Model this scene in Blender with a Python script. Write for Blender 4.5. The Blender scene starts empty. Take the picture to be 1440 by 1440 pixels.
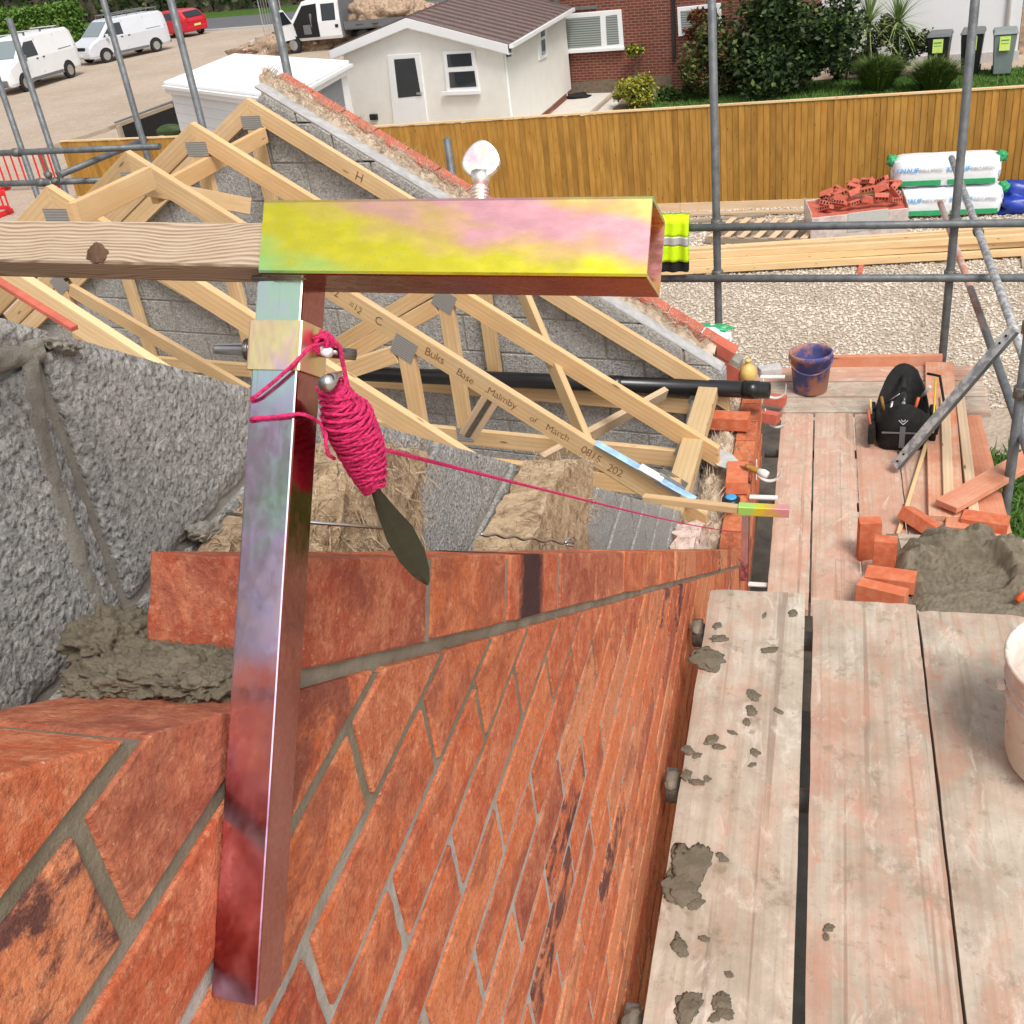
import bpy, bmesh, math, random
from mathutils import Vector, Matrix, noise
random.seed(7)
R = math.radians
scene = bpy.context.scene
COL = scene.collection

# ------------------------------------------------------------------ camera
CAMZ = 5.45
cam_data = bpy.data.cameras.new('camera')
cam_data.sensor_width = 36.0
cam_data.lens = 37.5
cam_data.clip_start = 0.02
cam_data.clip_end = 900.0
cam = bpy.data.objects.new('camera', cam_data)
COL.objects.link(cam)
RIGHT = Vector((0.96276081, 0.2435742, -0.11731681))
UP = Vector((-0.0260948, 0.51563201, 0.85641269))
BACK = Vector((0.26909233, -0.82145921, 0.50278631))
cam.matrix_world = Matrix(((RIGHT.x, UP.x, BACK.x, 0.0), (RIGHT.y, UP.y, BACK.y, 0.0), (RIGHT.z, UP.z, BACK.z, CAMZ), (0, 0, 0, 1)))
scene.camera = cam

# ------------------------------------------------------------------ sky, sun, exposure
SUN_EL, SUN_AZ = 55.0, 142.0        # azimuth clockwise from +Y
world = bpy.data.worlds.new('World')
scene.world = world
world.use_nodes = True
wn = world.node_tree
wn.nodes.clear()
sky = wn.nodes.new('ShaderNodeTexSky')
sky.sky_type = 'NISHITA'
sky.sun_disc = False
sky.sun_elevation = R(SUN_EL)
sky.sun_rotation = R(SUN_AZ)
sky.dust_density = 3.0
sky.air_density = 1.0
hs = wn.nodes.new('ShaderNodeHueSaturation')
hs.inputs['Saturation'].default_value = 0.22
bg = wn.nodes.new('ShaderNodeBackground')
bg.inputs['Strength'].default_value = 0.14
wo = wn.nodes.new('ShaderNodeOutputWorld')
wn.links.new(sky.outputs[0], hs.inputs['Color'])
wn.links.new(hs.outputs[0], bg.inputs['Color'])
wn.links.new(bg.outputs[0], wo.inputs['Surface'])
sl = bpy.data.lights.new('sun', 'SUN')
sl.energy = 1.9
sl.angle = R(20)
sl.color = (1.0, 0.965, 0.91)
sun = bpy.data.objects.new('sun', sl)
COL.objects.link(sun)
az = R(SUN_AZ); el = R(SUN_EL)
sdir = Vector((math.sin(az) * math.cos(el), math.cos(az) * math.cos(el), math.sin(el)))
sun.rotation_euler = sdir.to_track_quat('Z', 'Y').to_euler()
sun.location = (0, 0, 20)
scene.view_settings.view_transform = 'Standard'
scene.view_settings.look = 'None'
scene.view_settings.exposure = 0.42
scene.view_settings.gamma = 1.0
scene.view_settings.use_curve_mapping = False

# ------------------------------------------------------------------ node helpers
class N:
    def __init__(s, name):
        s.m = bpy.data.materials.new(name); s.m.use_nodes = True
        s.t = s.m.node_tree; s.t.nodes.clear()
        s.out = s.t.nodes.new('ShaderNodeOutputMaterial')
        s.b = s.t.nodes.new('ShaderNodeBsdfPrincipled')
        s.t.links.new(s.b.outputs[0], s.out.inputs['Surface'])
    def n(s, typ, **kw):
        nd = s.t.nodes.new('ShaderNode' + typ)
        for k, v in kw.items():
            if k in nd.inputs and not hasattr(nd, k): nd.inputs[k].default_value = v
            else: setattr(nd, k, v)
        return nd
    def l(s, a, b): s.t.links.new(a, b)
    def coord(s, scale=(1, 1, 1), rnd=False, kind='Object'):
        tc = s.n('TexCoord'); mp = s.n('Mapping')
        mp.inputs['Scale'].default_value = scale
        s.l(tc.outputs[kind], mp.inputs[0])
        if rnd:
            mu = s.n('VectorMath', operation='SCALE'); mu.inputs[0].default_value = (37.0, 19.0, 53.0)
            s.l(s.rnd(), mu.inputs['Scale']); s.l(mu.outputs[0], mp.inputs['Location'])
        return mp.outputs[0]
    def rnd(s):
        if not hasattr(s, '_r'):
            oi = s.n('ObjectInfo'); ge = s.n('NewGeometry')
            a = s.n('Math', operation='ADD'); s.l(oi.outputs['Random'], a.inputs[0]); s.l(ge.outputs['Random Per Island'], a.inputs[1])
            f = s.n('Math', operation='FRACT'); s.l(a.outputs[0], f.inputs[0]); s._r = f.outputs[0]
        return s._r
    def noise(s, co, scale, detail=4, rough=.55, dist=0, out=0):
        nd = s.n('TexNoise'); nd.inputs['Scale'].default_value = scale; nd.inputs['Detail'].default_value = detail
        nd.inputs['Roughness'].default_value = rough; nd.inputs['Distortion'].default_value = dist
        s.l(co, nd.inputs['Vector']); return nd.outputs[out]
    def voro(s, co, scale, feature='F1', out='Distance', rand=1):
        nd = s.n('TexVoronoi', feature=feature); nd.inputs['Scale'].default_value = scale
        nd.inputs['Randomness'].default_value = rand
        s.l(co, nd.inputs['Vector']); return nd.outputs[out]
    def ramp(s, fac, stops, interp='LINEAR'):
        nd = s.n('ValToRGB'); cr = nd.color_ramp; cr.interpolation = interp
        while len(cr.elements) > 1: cr.elements.remove(cr.elements[-1])
        for i, (p, c) in enumerate(stops):
            e = cr.elements[0] if i == 0 else cr.elements.new(p)
            e.position = p
            e.color = (c, c, c, 1) if isinstance(c, (int, float)) else (*c, 1)
        s.l(fac, nd.inputs[0]); return nd.outputs[0]
    def mix(s, fac, a, b, mode='MIX'):
        nd = s.n('Mix', data_type='RGBA', blend_type=mode)
        for sock, v in ((nd.inputs[0], fac), (nd.inputs[6], a), (nd.inputs[7], b)):
            if isinstance(v, (int, float)): sock.default_value = v
            elif isinstance(v, tuple): sock.default_value = (*v, 1)
            else: s.l(v, sock)
        return nd.outputs[2]
    def math(s, op, a, b=None):
        nd = s.n('Math', operation=op)
        for i, v in enumerate((a, b)):
            if v is None: continue
            if isinstance(v, (int, float)): nd.inputs[i].default_value = v
            else: s.l(v, nd.inputs[i])
        return nd.outputs[0]
    def col(s, c):
        if isinstance(c, tuple): s.b.inputs['Base Color'].default_value = (*c, 1)
        else: s.l(c, s.b.inputs['Base Color'])
    def set(s, rough=None, metal=None, spec=None, **kw):
        for k, v in (('Roughness', rough), ('Metallic', metal), ('Specular IOR Level', spec)):
            if v is None: continue
            if isinstance(v, (int, float)): s.b.inputs[k].default_value = v
            else: s.l(v, s.b.inputs[k])
    def bump(s, h, strength=.5, dist=.01):
        nd = s.n('Bump'); nd.inputs['Strength'].default_value = strength; nd.inputs['Distance'].default_value = dist
        s.l(h, nd.inputs['Height'])
        if hasattr(s, '_bn'): s.l(s._bn, nd.inputs['Normal'])
        s._bn = nd.outputs[0]
        s.l(nd.outputs[0], s.b.inputs['Normal'])

M = {}
def simple(key, c, rough=.6, metal=0., var=.12, nscale=8., bump=0., spec=.5, bscale=40.):
    k = N(key); co = k.coord(rnd=True)
    f = k.noise(co, nscale, 5, .6)
    lo = tuple(max(0, x * (1 - var)) for x in c); hi = tuple(min(1, x * (1 + var)) for x in c)
    k.col(k.mix(k.ramp(f, ((.3, 0.), (.7, 1.))), lo, hi)); k.set(rough, metal, spec)
    if bump: k.bump(k.noise(co, bscale, 4), bump, .004)
    M[key] = k.m; return k.m

def make_materials():
    # --- orange-red facing brick with burnt patches
    def brick(key, dust=0.0, burnt=False):
        k = N(key); co = k.coord(rnd=True); co2 = k.coord((1, .55, 1), rnd=True)
        r = k.rnd()
        base = k.ramp(r, ((0., (.48, .105, .042)), (.18, (.60, .17, .064)), (.36, (.42, .082, .038)), (.5, (.54, .125, .046)), (.64, (.67, .27, .125)), (.8, (.31, .06, .036)), (.9, (.63, .20, .078)), (1., (.52, .125, .048))))
        mot = k.noise(co, 34, 8, .72)
        c = k.mix(k.ramp(mot, ((.42, 0.), (.70, .8))), base, (.66, .28, .15))
        c = k.mix(k.ramp(k.noise(co, 20, 8, .74, .3), ((.30, .55), (.46, 0.))), c, (.28, .058, .03))
        fine = k.noise(co, 210, 4, .7)
        c = k.mix(k.ramp(fine, ((.36, .45), (.50, 0.))), c, (.20, .045, .024))
        c = k.mix(k.ramp(k.noise(co, 130, 4, .7), ((.56, 0.), (.68, .5))), c, (.72, .36, .20))
        # streaks of sand-creased dark red and near-black purple on some bricks
        st = k.noise(co2, 22, 8, .74, .7)
        s1 = k.math('MULTIPLY', k.ramp(st, ((.46, 0.), (.60, 1.))), k.ramp(k.math('FRACT', k.math('MULTIPLY', r, 7.31)), ((.36, 0.), (.44, 1.))))
        c = k.mix(k.math('MULTIPLY', s1, .62), c, (.22, .055, .038))
        s2 = k.math('MULTIPLY', k.ramp(st, ((.47, 0.), (.56, 1.))), k.ramp(k.math('FRACT', k.math('MULTIPLY', r, 13.7)), ((.84, 0.), (.86, 1.))))
        c = k.mix(k.math('MULTIPLY', s2, .85), c, (.055, .028, .035))
        spk = k.noise(co, 310, 2, .5)
        c = k.mix(k.ramp(spk, ((.73, 0.), (.77, .6))), c, (.66, .48, .38))
        if dust: c = k.mix(k.ramp(k.noise(co, 12, 4), ((.45, 0.), (.7, dust))), c, (.6, .35, .25))
        if burnt:
            sx = k.n('SeparateXYZ'); k.l(k.coord(), sx.inputs[0])
            d = k.math('ADD', k.math('ABSOLUTE', k.math('ADD', sx.outputs[1], .018)), k.math('MULTIPLY', k.noise(co, 60, 5, .7), .05))
            c = k.mix(k.ramp(d, ((.058, .93), (.082, 0.))), c, (.030, .018, .022))
        k.col(c); k.set(.92, 0, .2)
        k.bump(k.noise(co, 90, 6, .7), .8, .005); k.bump(k.noise(co2, 420, 3, .6), .45, .0015)
        M[key] = k.m
    brick('brick'); brick('brick_burnt', 0, True)
    k = N('brick_plain'); co = k.coord(rnd=True)
    c = k.mix(k.ramp(k.rnd(), ((0., 0.), (1., 1.))), (.50, .115, .050), (.58, .16, .075))
    c = k.mix(k.ramp(k.noise(co, 25, 5), ((.4, 0.), (.7, .7))), c, (.64, .25, .14)); k.col(c); k.set(.9, 0, .2); k.bump(k.noise(co, 150, 4), .4, .002); M['brick_plain'] = k.m
    # --- mortar
    for key, a, b in (('mortar', (.20, .17, .125), (.34, .30, .235)), ('mortar_wet', (.125, .102, .068), (.225, .19, .135)), ('mortar_grey', (.24, .215, .18), (.38, .35, .30))):
        k = N(key); co = k.coord()
        k.col(k.mix(k.ramp(k.noise(co, 22, 6, .65), ((.3, 0.), (.7, 1.))), a, b)); k.set(.88 if key != 'mortar_wet' else .62, 0, .3)
        k.bump(k.noise(co, 130, 6, .8), .8, .005); k.bump(k.noise(co, 600, 2, .6), .6, .0012); M[key] = k.m
    k = N('mortar_joint'); co = k.coord(); sx = k.n('SeparateXYZ'); k.l(co, sx.inputs[0])
    v = k.math('ADD', k.math('ADD', sx.outputs[2], k.math('MULTIPLY', sx.outputs[1], .648)), k.math('MULTIPLY', k.noise(co, 9, 4), .16))
    dry = k.mix(k.ramp(k.noise(co, 40, 5, .7), ((.3, 0.), (.7, 1.))), (.29, .265, .23), (.44, .41, .37))
    wet = k.mix(k.ramp(k.noise(co, 30, 5, .7), ((.3, 0.), (.7, 1.))), (.15, .125, .085), (.25, .215, .155))
    k.col(k.mix(k.ramp(k.math('SUBTRACT', v, 3.5), ((.44, 0.), (.52, 1.))), dry, wet)); k.set(.9, 0, .25); k.bump(k.noise(co, 160, 5, .75), .7, .004); M['mortar_joint'] = k.m
    # --- dense aggregate block
    for key, sc, dk in (('block', 1., 1.), ('block_far', .5, .95)):
        k = N(key); co = k.coord(); cor = k.coord(rnd=True)
        g = k.noise(co, 165 * sc, 5, .68); v = k.voro(co, 140 * sc)
        a = k.ramp(g, ((.30, (.045 * dk, .044 * dk, .043 * dk)), (.43, (.34 * dk, .33 * dk, .312 * dk)), (.68, (.68 * dk, .66 * dk, .62 * dk))))
        pit = k.ramp(k.math('ADD', v, k.math('MULTIPLY', g, .35)), ((.24, 0.), (.36, 1.)))
        c = k.mix(k.ramp(k.noise(cor, 5, 3), ((.35, 0.), (.65, .4))), a, (.46 * dk, .43 * dk, .39 * dk))
        c = k.mix(k.ramp(k.voro(co, 95 * sc, out='Color'), ((.2, .3), (.8, 0.))), c, (.13, .13, .135))
        k.col(c); k.set(.95, 0, .15)
        k.bump(g, 1., .0065); k.bump(k.ramp(v, ((.0, 1.), (.5, 0.))), .7, .0035); M[key] = k.m
    # --- timber, grain along local x
    def timber(key, lo, hi, dark, ring=26., knots=True, wear=None, rough=.75, bumpd=.0012, wc=.26):
        k = N(key); co = k.coord((.9, 10, 10), rnd=True); cf = k.coord((4, 130, 130), rnd=True); cb = k.coord(rnd=True)
        warp = k.noise(k.coord((1.4, 6, 6), rnd=True), 1.6, 3, .5)
        w = k.n('TexWave', wave_type='BANDS', bands_direction='Y'); w.inputs['Scale'].default_value = ring / 20; w.inputs['Distortion'].default_value = 3.2; w.inputs['Detail'].default_value = 2; w.inputs['Detail Scale'].default_value = .7
        k.l(co, w.inputs['Vector'])
        c = k.mix(k.ramp(warp, ((.3, 0.), (.7, 1.))), lo, hi)
        c = k.mix(k.ramp(w.outputs['Fac'], ((.45, 0.), (.95, wc))), c, dark)
        c = k.mix(k.ramp(k.noise(cf, 1, 3), ((.45, 0.), (.8, .35))), c, dark)
        if knots:
            kv = k.voro(k.coord((3.0, 13, 13), rnd=True), 1.0)
            c = k.mix(k.ramp(kv, ((.05, .9), (.10, 0.))), c, tuple(x * .35 for x in dark))
        if wear:
            c = k.mix(k.ramp(k.noise(cb, 7, 6, .7), ((.42, 0.), (.66, wear[1]))), c, wear[0])
        c = k.mix(1.0, c, k.ramp(k.math('FRACT', k.math('MULTIPLY', k.rnd(), 5.77)), ((0., (.72, .70, .66)), (.5, (1., 1., 1.)), (1., (1.0, .94, .86)))), 'MULTIPLY')
        k.col(c); k.set(rough, 0, .3); k.bump(k.noise(cf, 1, 3), .35, bumpd); k.bump(w.outputs['Fac'], .2, bumpd)
        M[key] = k.m
    timber('pine', (.62, .405, .20), (.74, .53, .30), (.48, .27, .11), wear=((.50, .36, .22), .35))
    timber('pine_light', (.70, .50, .27), (.78, .58, .34), (.55, .35, .16))
    timber('pine_pale', (.64, .47, .31), (.72, .56, .39), (.47, .31, .18))
    timber('fence_wood', (.32, .160, .026), (.49, .265, .055), (.20, .09, .014), ring=40, rough=.7)
    timber('fence_dark', (.33, .17, .045), (.42, .22, .06), (.22, .10, .025), ring=40)
    timber('old_wood', (.36, .29, .22), (.47, .39, .30), (.2, .15, .11), knots=False)
    timber('dusty_plank', (.62, .36, .24), (.66, .42, .29), (.5, .24, .15), wear=((.60, .20, .10), .85))
    timber('red_plank', (.58, .22, .12), (.62, .27, .16), (.48, .15, .08), wear=((.66, .40, .28), .5))
    # --- weathered grey-brown batten with curved growth rings
    k = N('batten'); cb = k.coord()
    tcn = k.noise(k.coord((11, 30, 30)), 1.0, 2, .5)
    sx = k.n('SeparateXYZ'); k.l(cb, sx.inputs[0])
    h = k.math('ADD', k.math('MULTIPLY', sx.outputs[2], 1500.), k.math('MULTIPLY', tcn, 34.))
    h = k.math('ADD', h, k.math('MULTIPLY', sx.outputs[1], 900.))
    ringf = k.math('PINGPONG', h, 1.6)
    ringr = k.ramp(k.math('DIVIDE', ringf, 1.6), ((.25, 0.), (.8, 1.)))
    c = k.mix(ringr, (.52, .40, .285), (.30, .205, .135))
    c = k.mix(k.ramp(k.noise(k.coord((40, 700, 700)), 1, 3), ((.4, 0.), (.8, .5))), c, (.63, .52, .40))
    k.col(c); k.set(.8, 0, .25); k.bump(ringf, .35, .0008); M['batten'] = k.m
    # --- trampled scaffold boards: cement grey, brick dust red, bare timber
    def board(key, red, base=((.34, .28, .215), (.55, .48, .39)), redc=(.52, .24, .16), grit=.6):
        k = N(key); cb = k.coord(rnd=True); cs = k.coord((.75, 1.7, 1), rnd=True); cg = k.coord((1.2, 60, 60), rnd=True)
        c = k.mix(k.ramp(k.noise(cb, 6, 6, .7), ((.32, 0.), (.68, 1.))), *base)
        c = k.mix(k.ramp(k.noise(cg, 1, 4, .6), ((.48, 0.), (.72, .5))), c, (.27, .195, .135))
        c = k.mix(k.ramp(k.noise(k.coord((.5, 34, 34), rnd=True), 1, 3, .5), ((.62, 0.), (.66, .55))), c, (.20, .14, .10))
        c = k.mix(k.ramp(k.noise(cs, 5.5, 7, .72, .8), ((.50 - red * .25, 0.), (.64 - red * .1, .35 + red * .5))), c, redc)
        c = k.mix(k.ramp(k.noise(cs, 15, 6, .75, 1.5), ((.60, 0.), (.72, .55))), c, (.56, .17, .09))
        c = k.mix(k.ramp(k.noise(cs, 9, 7, .75, 1.0, 0), ((.54, 0.), (.70, .6))), c, (.72, .65, .56))
        c = k.mix(k.ramp(k.noise(cb, 17, 6, .7), ((.57, 0.), (.66, grit))), c, (.25, .20, .14))
        c = k.mix(k.ramp(k.noise(cb, 120, 3, .6), ((.62, 0.), (.72, .5))), c, (.30, .22, .16))
        k.col(c); k.set(.9, 0, .2); k.bump(k.noise(cg, 1, 4), .6, .0022); k.bump(k.noise(cb, 60, 5, .7), .35, .0015); M[key] = k.m
    board('board_grey', .02, grit=.8); board('board_mixed', .34); board('board_pale', .12); board('board_red', .62, ((.43, .30, .22), (.60, .46, .36)), (.56, .26, .17), .3); board('board_far', .42, ((.44, .32, .24), (.62, .49, .39)), (.57, .28, .19), .3)
    # --- galvanised and painted tube
    k = N('tube'); co = k.coord(rnd=True)
    c = k.mix(k.ramp(k.noise(co, 14, 6, .7), ((.35, 0.), (.65, 1.))), (.10, .108, .112), (.175, .185, .19))
    c = k.mix(k.ramp(k.noise(co, 45, 4, .7), ((.64, 0.), (.70, .6))), c, (.30, .29, .27)); k.col(c); k.set(k.ramp(k.noise(co, 30, 4), ((.3, .42), (.7, .65))), .3, .4); M['tube'] = k.m
    k = N('tube_pale'); co = k.coord(rnd=True)
    c = k.mix(k.ramp(k.noise(co, 18, 6, .7), ((.45, 0.), (.55, 1.))), (.26, .265, .27), (.50, .49, .47)); k.col(c); k.set(.5, .35, .5); M['tube_pale'] = k.m
    k = N('tube_red'); co = k.coord(rnd=True)
    c = k.mix(k.ramp(k.noise(co, 9, 5, .7), ((.42, 0.), (.55, 1.))), (.50, .20, .13), (.52, .40, .36)); k.col(c); k.set(.7, .1, .4); M['tube_red'] = k.m
    simple('coupler', (.17, .165, .15), .6, .6, .4, 60)
    simple('steel', (.62, .62, .61), .28, 1., .1, 30)
    simple('steel_dark', (.30, .27, .25), .32, 1., .2, 40)
    # --- yellow-passivated zinc plate: interference colours, plus dark reflections painted into the colour
    def zinc(key, stops, rough, sc=(6, 6, 6), drift=None, face=None):
        k = N(key); co = k.coord(sc)
        f = k.noise(co, 1.5, 3, .5, .5)
        if drift:
            sx = k.n('SeparateXYZ'); k.l(k.coord(), sx.inputs[0])
            f = k.math('ADD', k.math('MULTIPLY', f, .55), k.math('ADD', k.math('MULTIPLY', sx.outputs[0], drift[0]), k.math('ADD', k.math('MULTIPLY', sx.outputs[2], drift[1]), drift[2])))
        c = k.ramp(f, stops)
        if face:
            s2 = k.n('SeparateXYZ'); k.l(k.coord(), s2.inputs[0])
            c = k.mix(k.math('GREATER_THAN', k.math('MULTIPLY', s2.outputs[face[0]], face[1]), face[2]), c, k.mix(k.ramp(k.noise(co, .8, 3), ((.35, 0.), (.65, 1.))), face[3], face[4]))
        g = k.noise(k.coord(), 300, 3)
        c = k.mix(k.ramp(g, ((.35, .05), (.6, 0.))), c, (.95, .9, .8))
        sc2 = k.noise(k.coord((30, 900, 30)), 1, 2)
        c = k.mix(k.ramp(sc2, ((.66, 0.), (.75, .25))), c, (.35, .25, .2))
        k.col(k.mix(1.0, c, (1., 1., 1.), 'MULTIPLY')); k.set(k.ramp(k.noise(co, 9, 5), ((.3, rough), (.7, rough + .14))), 1.0); M[key] = k.m
    Yc, Pk, Gn, Cy, Or, Lv = (1.0, .88, .06), (1.0, .50, .52), (.62, 1.0, .28), (.48, .90, .78), (1.0, .66, .24), (.78, .66, .95)
    zinc('zinc_arm', ((.20, Cy), (.29, Gn), (.38, Yc), (.50, Yc), (.58, Or), (.66, Pk), (.76, Pk), (.84, Or), (.92, Gn)), .20, (9, 14, 22), (1.15, 9.0, .28), (2, -1, .0182, (.40, .13, .05), (.24, .07, .035)))  # underside coloured dark copper to imitate its reflection of the brickwork
    zinc('zinc_far', ((.2, Gn), (.4, Yc), (.6, Or), (.8, Pk)), .55, (14, 22, 22), (4., 0, .2))
    zinc('zinc_post', ((.14, (.20, .05, .06)), (.26, (.42, .15, .20)), (.36, (.82, .55, .80)), (.44, (.92, .70, .80)), (.52, Lv), (.60, (.62, .84, .80)), (.68, (.66, .92, .66)), (.76, (.80, .75, .92)), (.86, Gn)), .10, (14, 22, 22), (1.2, 6.0, .26), (1, 1, .0126, (.30, .085, .05), (.40, .16, .15)))  # maroon foot and brown side face are dark reflections painted into the colour
    zinc('zinc_collar', ((.3, Pk), (.42, (.95, .70, .42)), (.55, (.95, .82, .42)), (.66, (.95, .68, .55)), (.75, Lv)), .32, (14, 40, 30))
    zinc('zinc_wing', ((.3, (.95, .85, .55)), (.5, (.95, .90, .85)), (.65, (.92, .70, .75)), (.8, (.9, .9, .7))), .3, (40, 40, 40))
    # --- fibrous insulation
    for key, a, b, d in (('wool', (.52, .35, .20), (.78, .60, .41), (.26, .16, .085)), ('wool_pale', (.62, .47, .33), (.80, .68, .54), (.40, .26, .16)), ('wool_dark', (.22, .14, .075), (.36, .24, .14), (.12, .07, .035)), ('wool_pink', (.72, .52, .44), (.84, .70, .62), (.5, .3, .22))):
        k = N(key); co = k.coord((30, 190, 120)); cb = k.coord()
        f = k.noise(co, 1.2, 6, .75, 1.2)
        c = k.mix(k.ramp(f, ((.3, 0.), (.7, 1.))), a, b)
        c = k.mix(k.ramp(k.noise(cb, 24, 5, .7), ((.34, .8), (.52, 0.))), c, d)
        k.col(c); k.set(.97, 0, .05); k.bump(f, .9, .006); k.bump(k.noise(cb, 60, 5, .7), .7, .01); M[key] = k.m
    simple('wrap_film', (.55, .47, .44), .35, 0, .25, 9, .6, .5, 14); simple('cap_grey', (.40, .39, .38), .9, 0, .2, 20, .4); simple('cord', (.74, .035, .15), .75, 0, .5, 420, .6, .2, 900)
    simple('pin_green', (.030, .036, .018), .30, .2, .35, 30, .2)
    simple('white_pvc', (.78, .78, .77), .35, 0, .03, 3)
    simple('white_dirty', (.68, .655, .61), .6, 0, .12, 9, .1)
    simple('black_plastic', (.012, .012, .013), .28, 0, .3, 8, 0, .5)
    simple('black_matt', (.014, .0135, .013), .8, 0, .4, 30, .4, .3)
    simple('black_hole', (.006, .006, .006), .9, 0, .1, 5)
    simple('render_cream', (.76, .735, .675), .92, 0, .04, 3, .25, .2, 120)
    simple('render_white', (.74, .74, .755), .92, 0, .03, 2, .2, .2, 90)
    simple('white_paint', (.80, .80, .80), .7, 0, .03, 4)
    simple('roof_white', (.86, .86, .86), .7, 0, .02, 4)
    simple('roof_brown', (.165, .115, .105), .8, 0, .15, 5, .3)
    simple('grey_door', (.20, .21, .225), .55, 0, .06, 2)
    simple('van_white', (.74, .745, .75), .25, 0, .04, 1.5, 0, .5)
    simple('van_silver', (.62, .635, .67), .25, .15, .04, 1.5, 0, .5)
    simple('car_red', (.50, .015, .03), .25, 0, .06, 2, 0, .5)
    simple('trim_grey', (.13, .135, .14), .6, 0, .1, 8)
    simple('tyre', (.018, .018, .018), .85, 0, .2, 20)
    simple('alloy', (.5, .5, .5), .35, .8, .1, 20)
    simple('lamp_clear', (.75, .78, .8), .12, .3, .1, 20)
    simple('lamp_red', (.5, .02, .01), .2, 0, .1, 20)
    simple('red_plastic', (.62, .018, .022), .45, 0, .15, 5)
    simple('hivis', (.58, .86, .012), .75, 0, .12, 14, .4, .2, 50)
    simple('reflective', (.50, .52, .50), .45, .2, .08, 30)
    simple('pack_white', (.80, .83, .86), .28, 0, .04, 10, .5, .5, 22)
    simple('pack_green', (.035, .33, .13), .3, 0, .15, 10, .4, .5, 25)
    simple('pack_blue', (.10, .42, .78), .4, 0, .05, 10)
    simple('print_grey', (.45, .48, .52), .5, 0, .05, 10)
    simple('tarp_blue', (.015, .045, .33), .35, 0, .3, 8, .5, .5, 12)
    simple('bucket_blue', (.14, .15, .30), .5, 0, .3, 9, .2)
    simple('bin_black', (.014, .015, .015), .45, 0, .1, 8)
    simple('bin_grey', (.20, .235, .23), .5, 0, .06, 8)
    simple('label_yellow', (.58, .72, .16), .6, 0, .06, 30)
    simple('ink', (.17, .075, .03), .8, 0, .1, 30)
    simple('strap_blue', (.33, .52, .74), .3, .1, .35, 12)
    simple('jug_yellow', (.66, .45, .14), .5, 0, .15, 20)
    simple('stone_grey', (.48, .46, .44), .9, 0, .15, 30, .3)
    simple('paving', (.60, .56, .50), .9, 0, .06, 3, .2)
    simple('brown_soil', (.075, .06, .045), .95, 0, .4, 6, .6); simple('shaded_soil', (.030, .026, .022), .95, 0, .3, 12, .6); simple('knot_wood', (.10, .05, .025), .7, 0, .5, 90, .4); simple('soil', (.16, .12, .085), .95, 0, .3, 12, .6)
    simple('debris', (.36, .25, .17), .95, 0, .5, 9, .5)
    simple('tape_yellow', (.75, .48, .03), .45, 0, .05, 10)
    simple('tape_blue', (.05, .33, .62), .4, 0, .05, 10)
    simple('orange_tool', (.66, .10, .02), .45, 0, .1, 10)
    simple('lintel_red', (.50, .12, .075), .85, 0, .2, 14, .3)
    k = N('bucket_dusty'); cb = k.coord()
    c = k.mix(k.ramp(k.noise(cb, 7, 4, .6), ((.44, 0.), (.54, 1.))), (.075, .085, .24), (.40, .185, .13)); k.col(c); k.set(.6, 0, .3); M['bucket_dusty'] = k.m
    k = N('tub_white'); cb = k.coord()
    c = k.mix(k.ramp(k.noise(cb, 11, 6, .7), ((.42, 0.), (.62, 1.))), (.70, .64, .57), (.60, .46, .38))
    c = k.mix(k.ramp(k.noise(cb, 26, 5, .7), ((.58, 0.), (.64, .8))), c, (.38, .34, .28)); k.col(c); k.set(.65, 0, .3); k.bump(k.noise(cb, 40, 4), .2, .002); M['tub_white'] = k.m
    k = N('glass'); k.col((.018, .022, .026)); k.set(.06, 0, .8); M['glass'] = k.m
    k = N('glass_blind'); co = k.coord(); w = k.n('TexWave', wave_type='BANDS', bands_direction='Z'); w.inputs['Scale'].default_value = 5.2; k.l(co, w.inputs['Vector'])
    k.col(k.mix(w.outputs['Fac'], (.12, .14, .13), (.33, .36, .34))); k.set(.15, 0, .6); M['glass_blind'] = k.m
    # --- far brick wall, too small to pick bricks apart
    k = N('brick_far'); oc = k.coord(); sx = k.n('SeparateXYZ'); k.l(oc, sx.inputs[0]); cx = k.n('CombineXYZ'); k.l(sx.outputs[0], cx.inputs[0]); k.l(sx.outputs[2], cx.inputs[1]); co = cx.outputs[0]; bt = k.n('TexBrick'); bt.inputs['Scale'].default_value = 1.0; bt.inputs['Brick Width'].default_value = .225; bt.inputs['Row Height'].default_value = .075; bt.inputs['Mortar Size'].default_value = .009
    bt.inputs['Color1'].default_value = (.21, .055, .032, 1); bt.inputs['Color2'].default_value = (.145, .04, .026, 1); bt.inputs['Mortar'].default_value = (.27, .19, .15, 1)
    k.l(co, bt.inputs['Vector']); k.col(k.mix(k.ramp(k.noise(co, 1.2, 4), ((.35, 0.), (.65, .3))), bt.outputs[0], (.11, .035, .025))); k.set(.9, 0, .2); k.bump(bt.outputs['Fac'], -.4, .01); M['brick_far'] = k.m
    # --- ground
    k = N('ground'); co = k.coord()
    c = k.mix(k.ramp(k.noise(co, .22, 7, .6), ((.3, 0.), (.7, 1.))), (.40, .31, .235), (.50, .41, .325))
    c = k.mix(k.ramp(k.noise(co, 2.3, 5, .7, 1.), ((.5, 0.), (.75, .6))), c, (.58, .50, .42))
    v = k.voro(co, 21, out='Color'); bw = k.n('RGBToBW'); k.l(v, bw.inputs[0])
    c = k.mix(k.ramp(bw.outputs[0], ((.2, .32), (.8, 0.))), c, (.24, .18, .125)); k.col(c); k.set(.95, 0, .15); k.bump(k.voro(co, 21), .5, .03); M['ground'] = k.m
    k = N('gravel'); co = k.coord()
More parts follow.
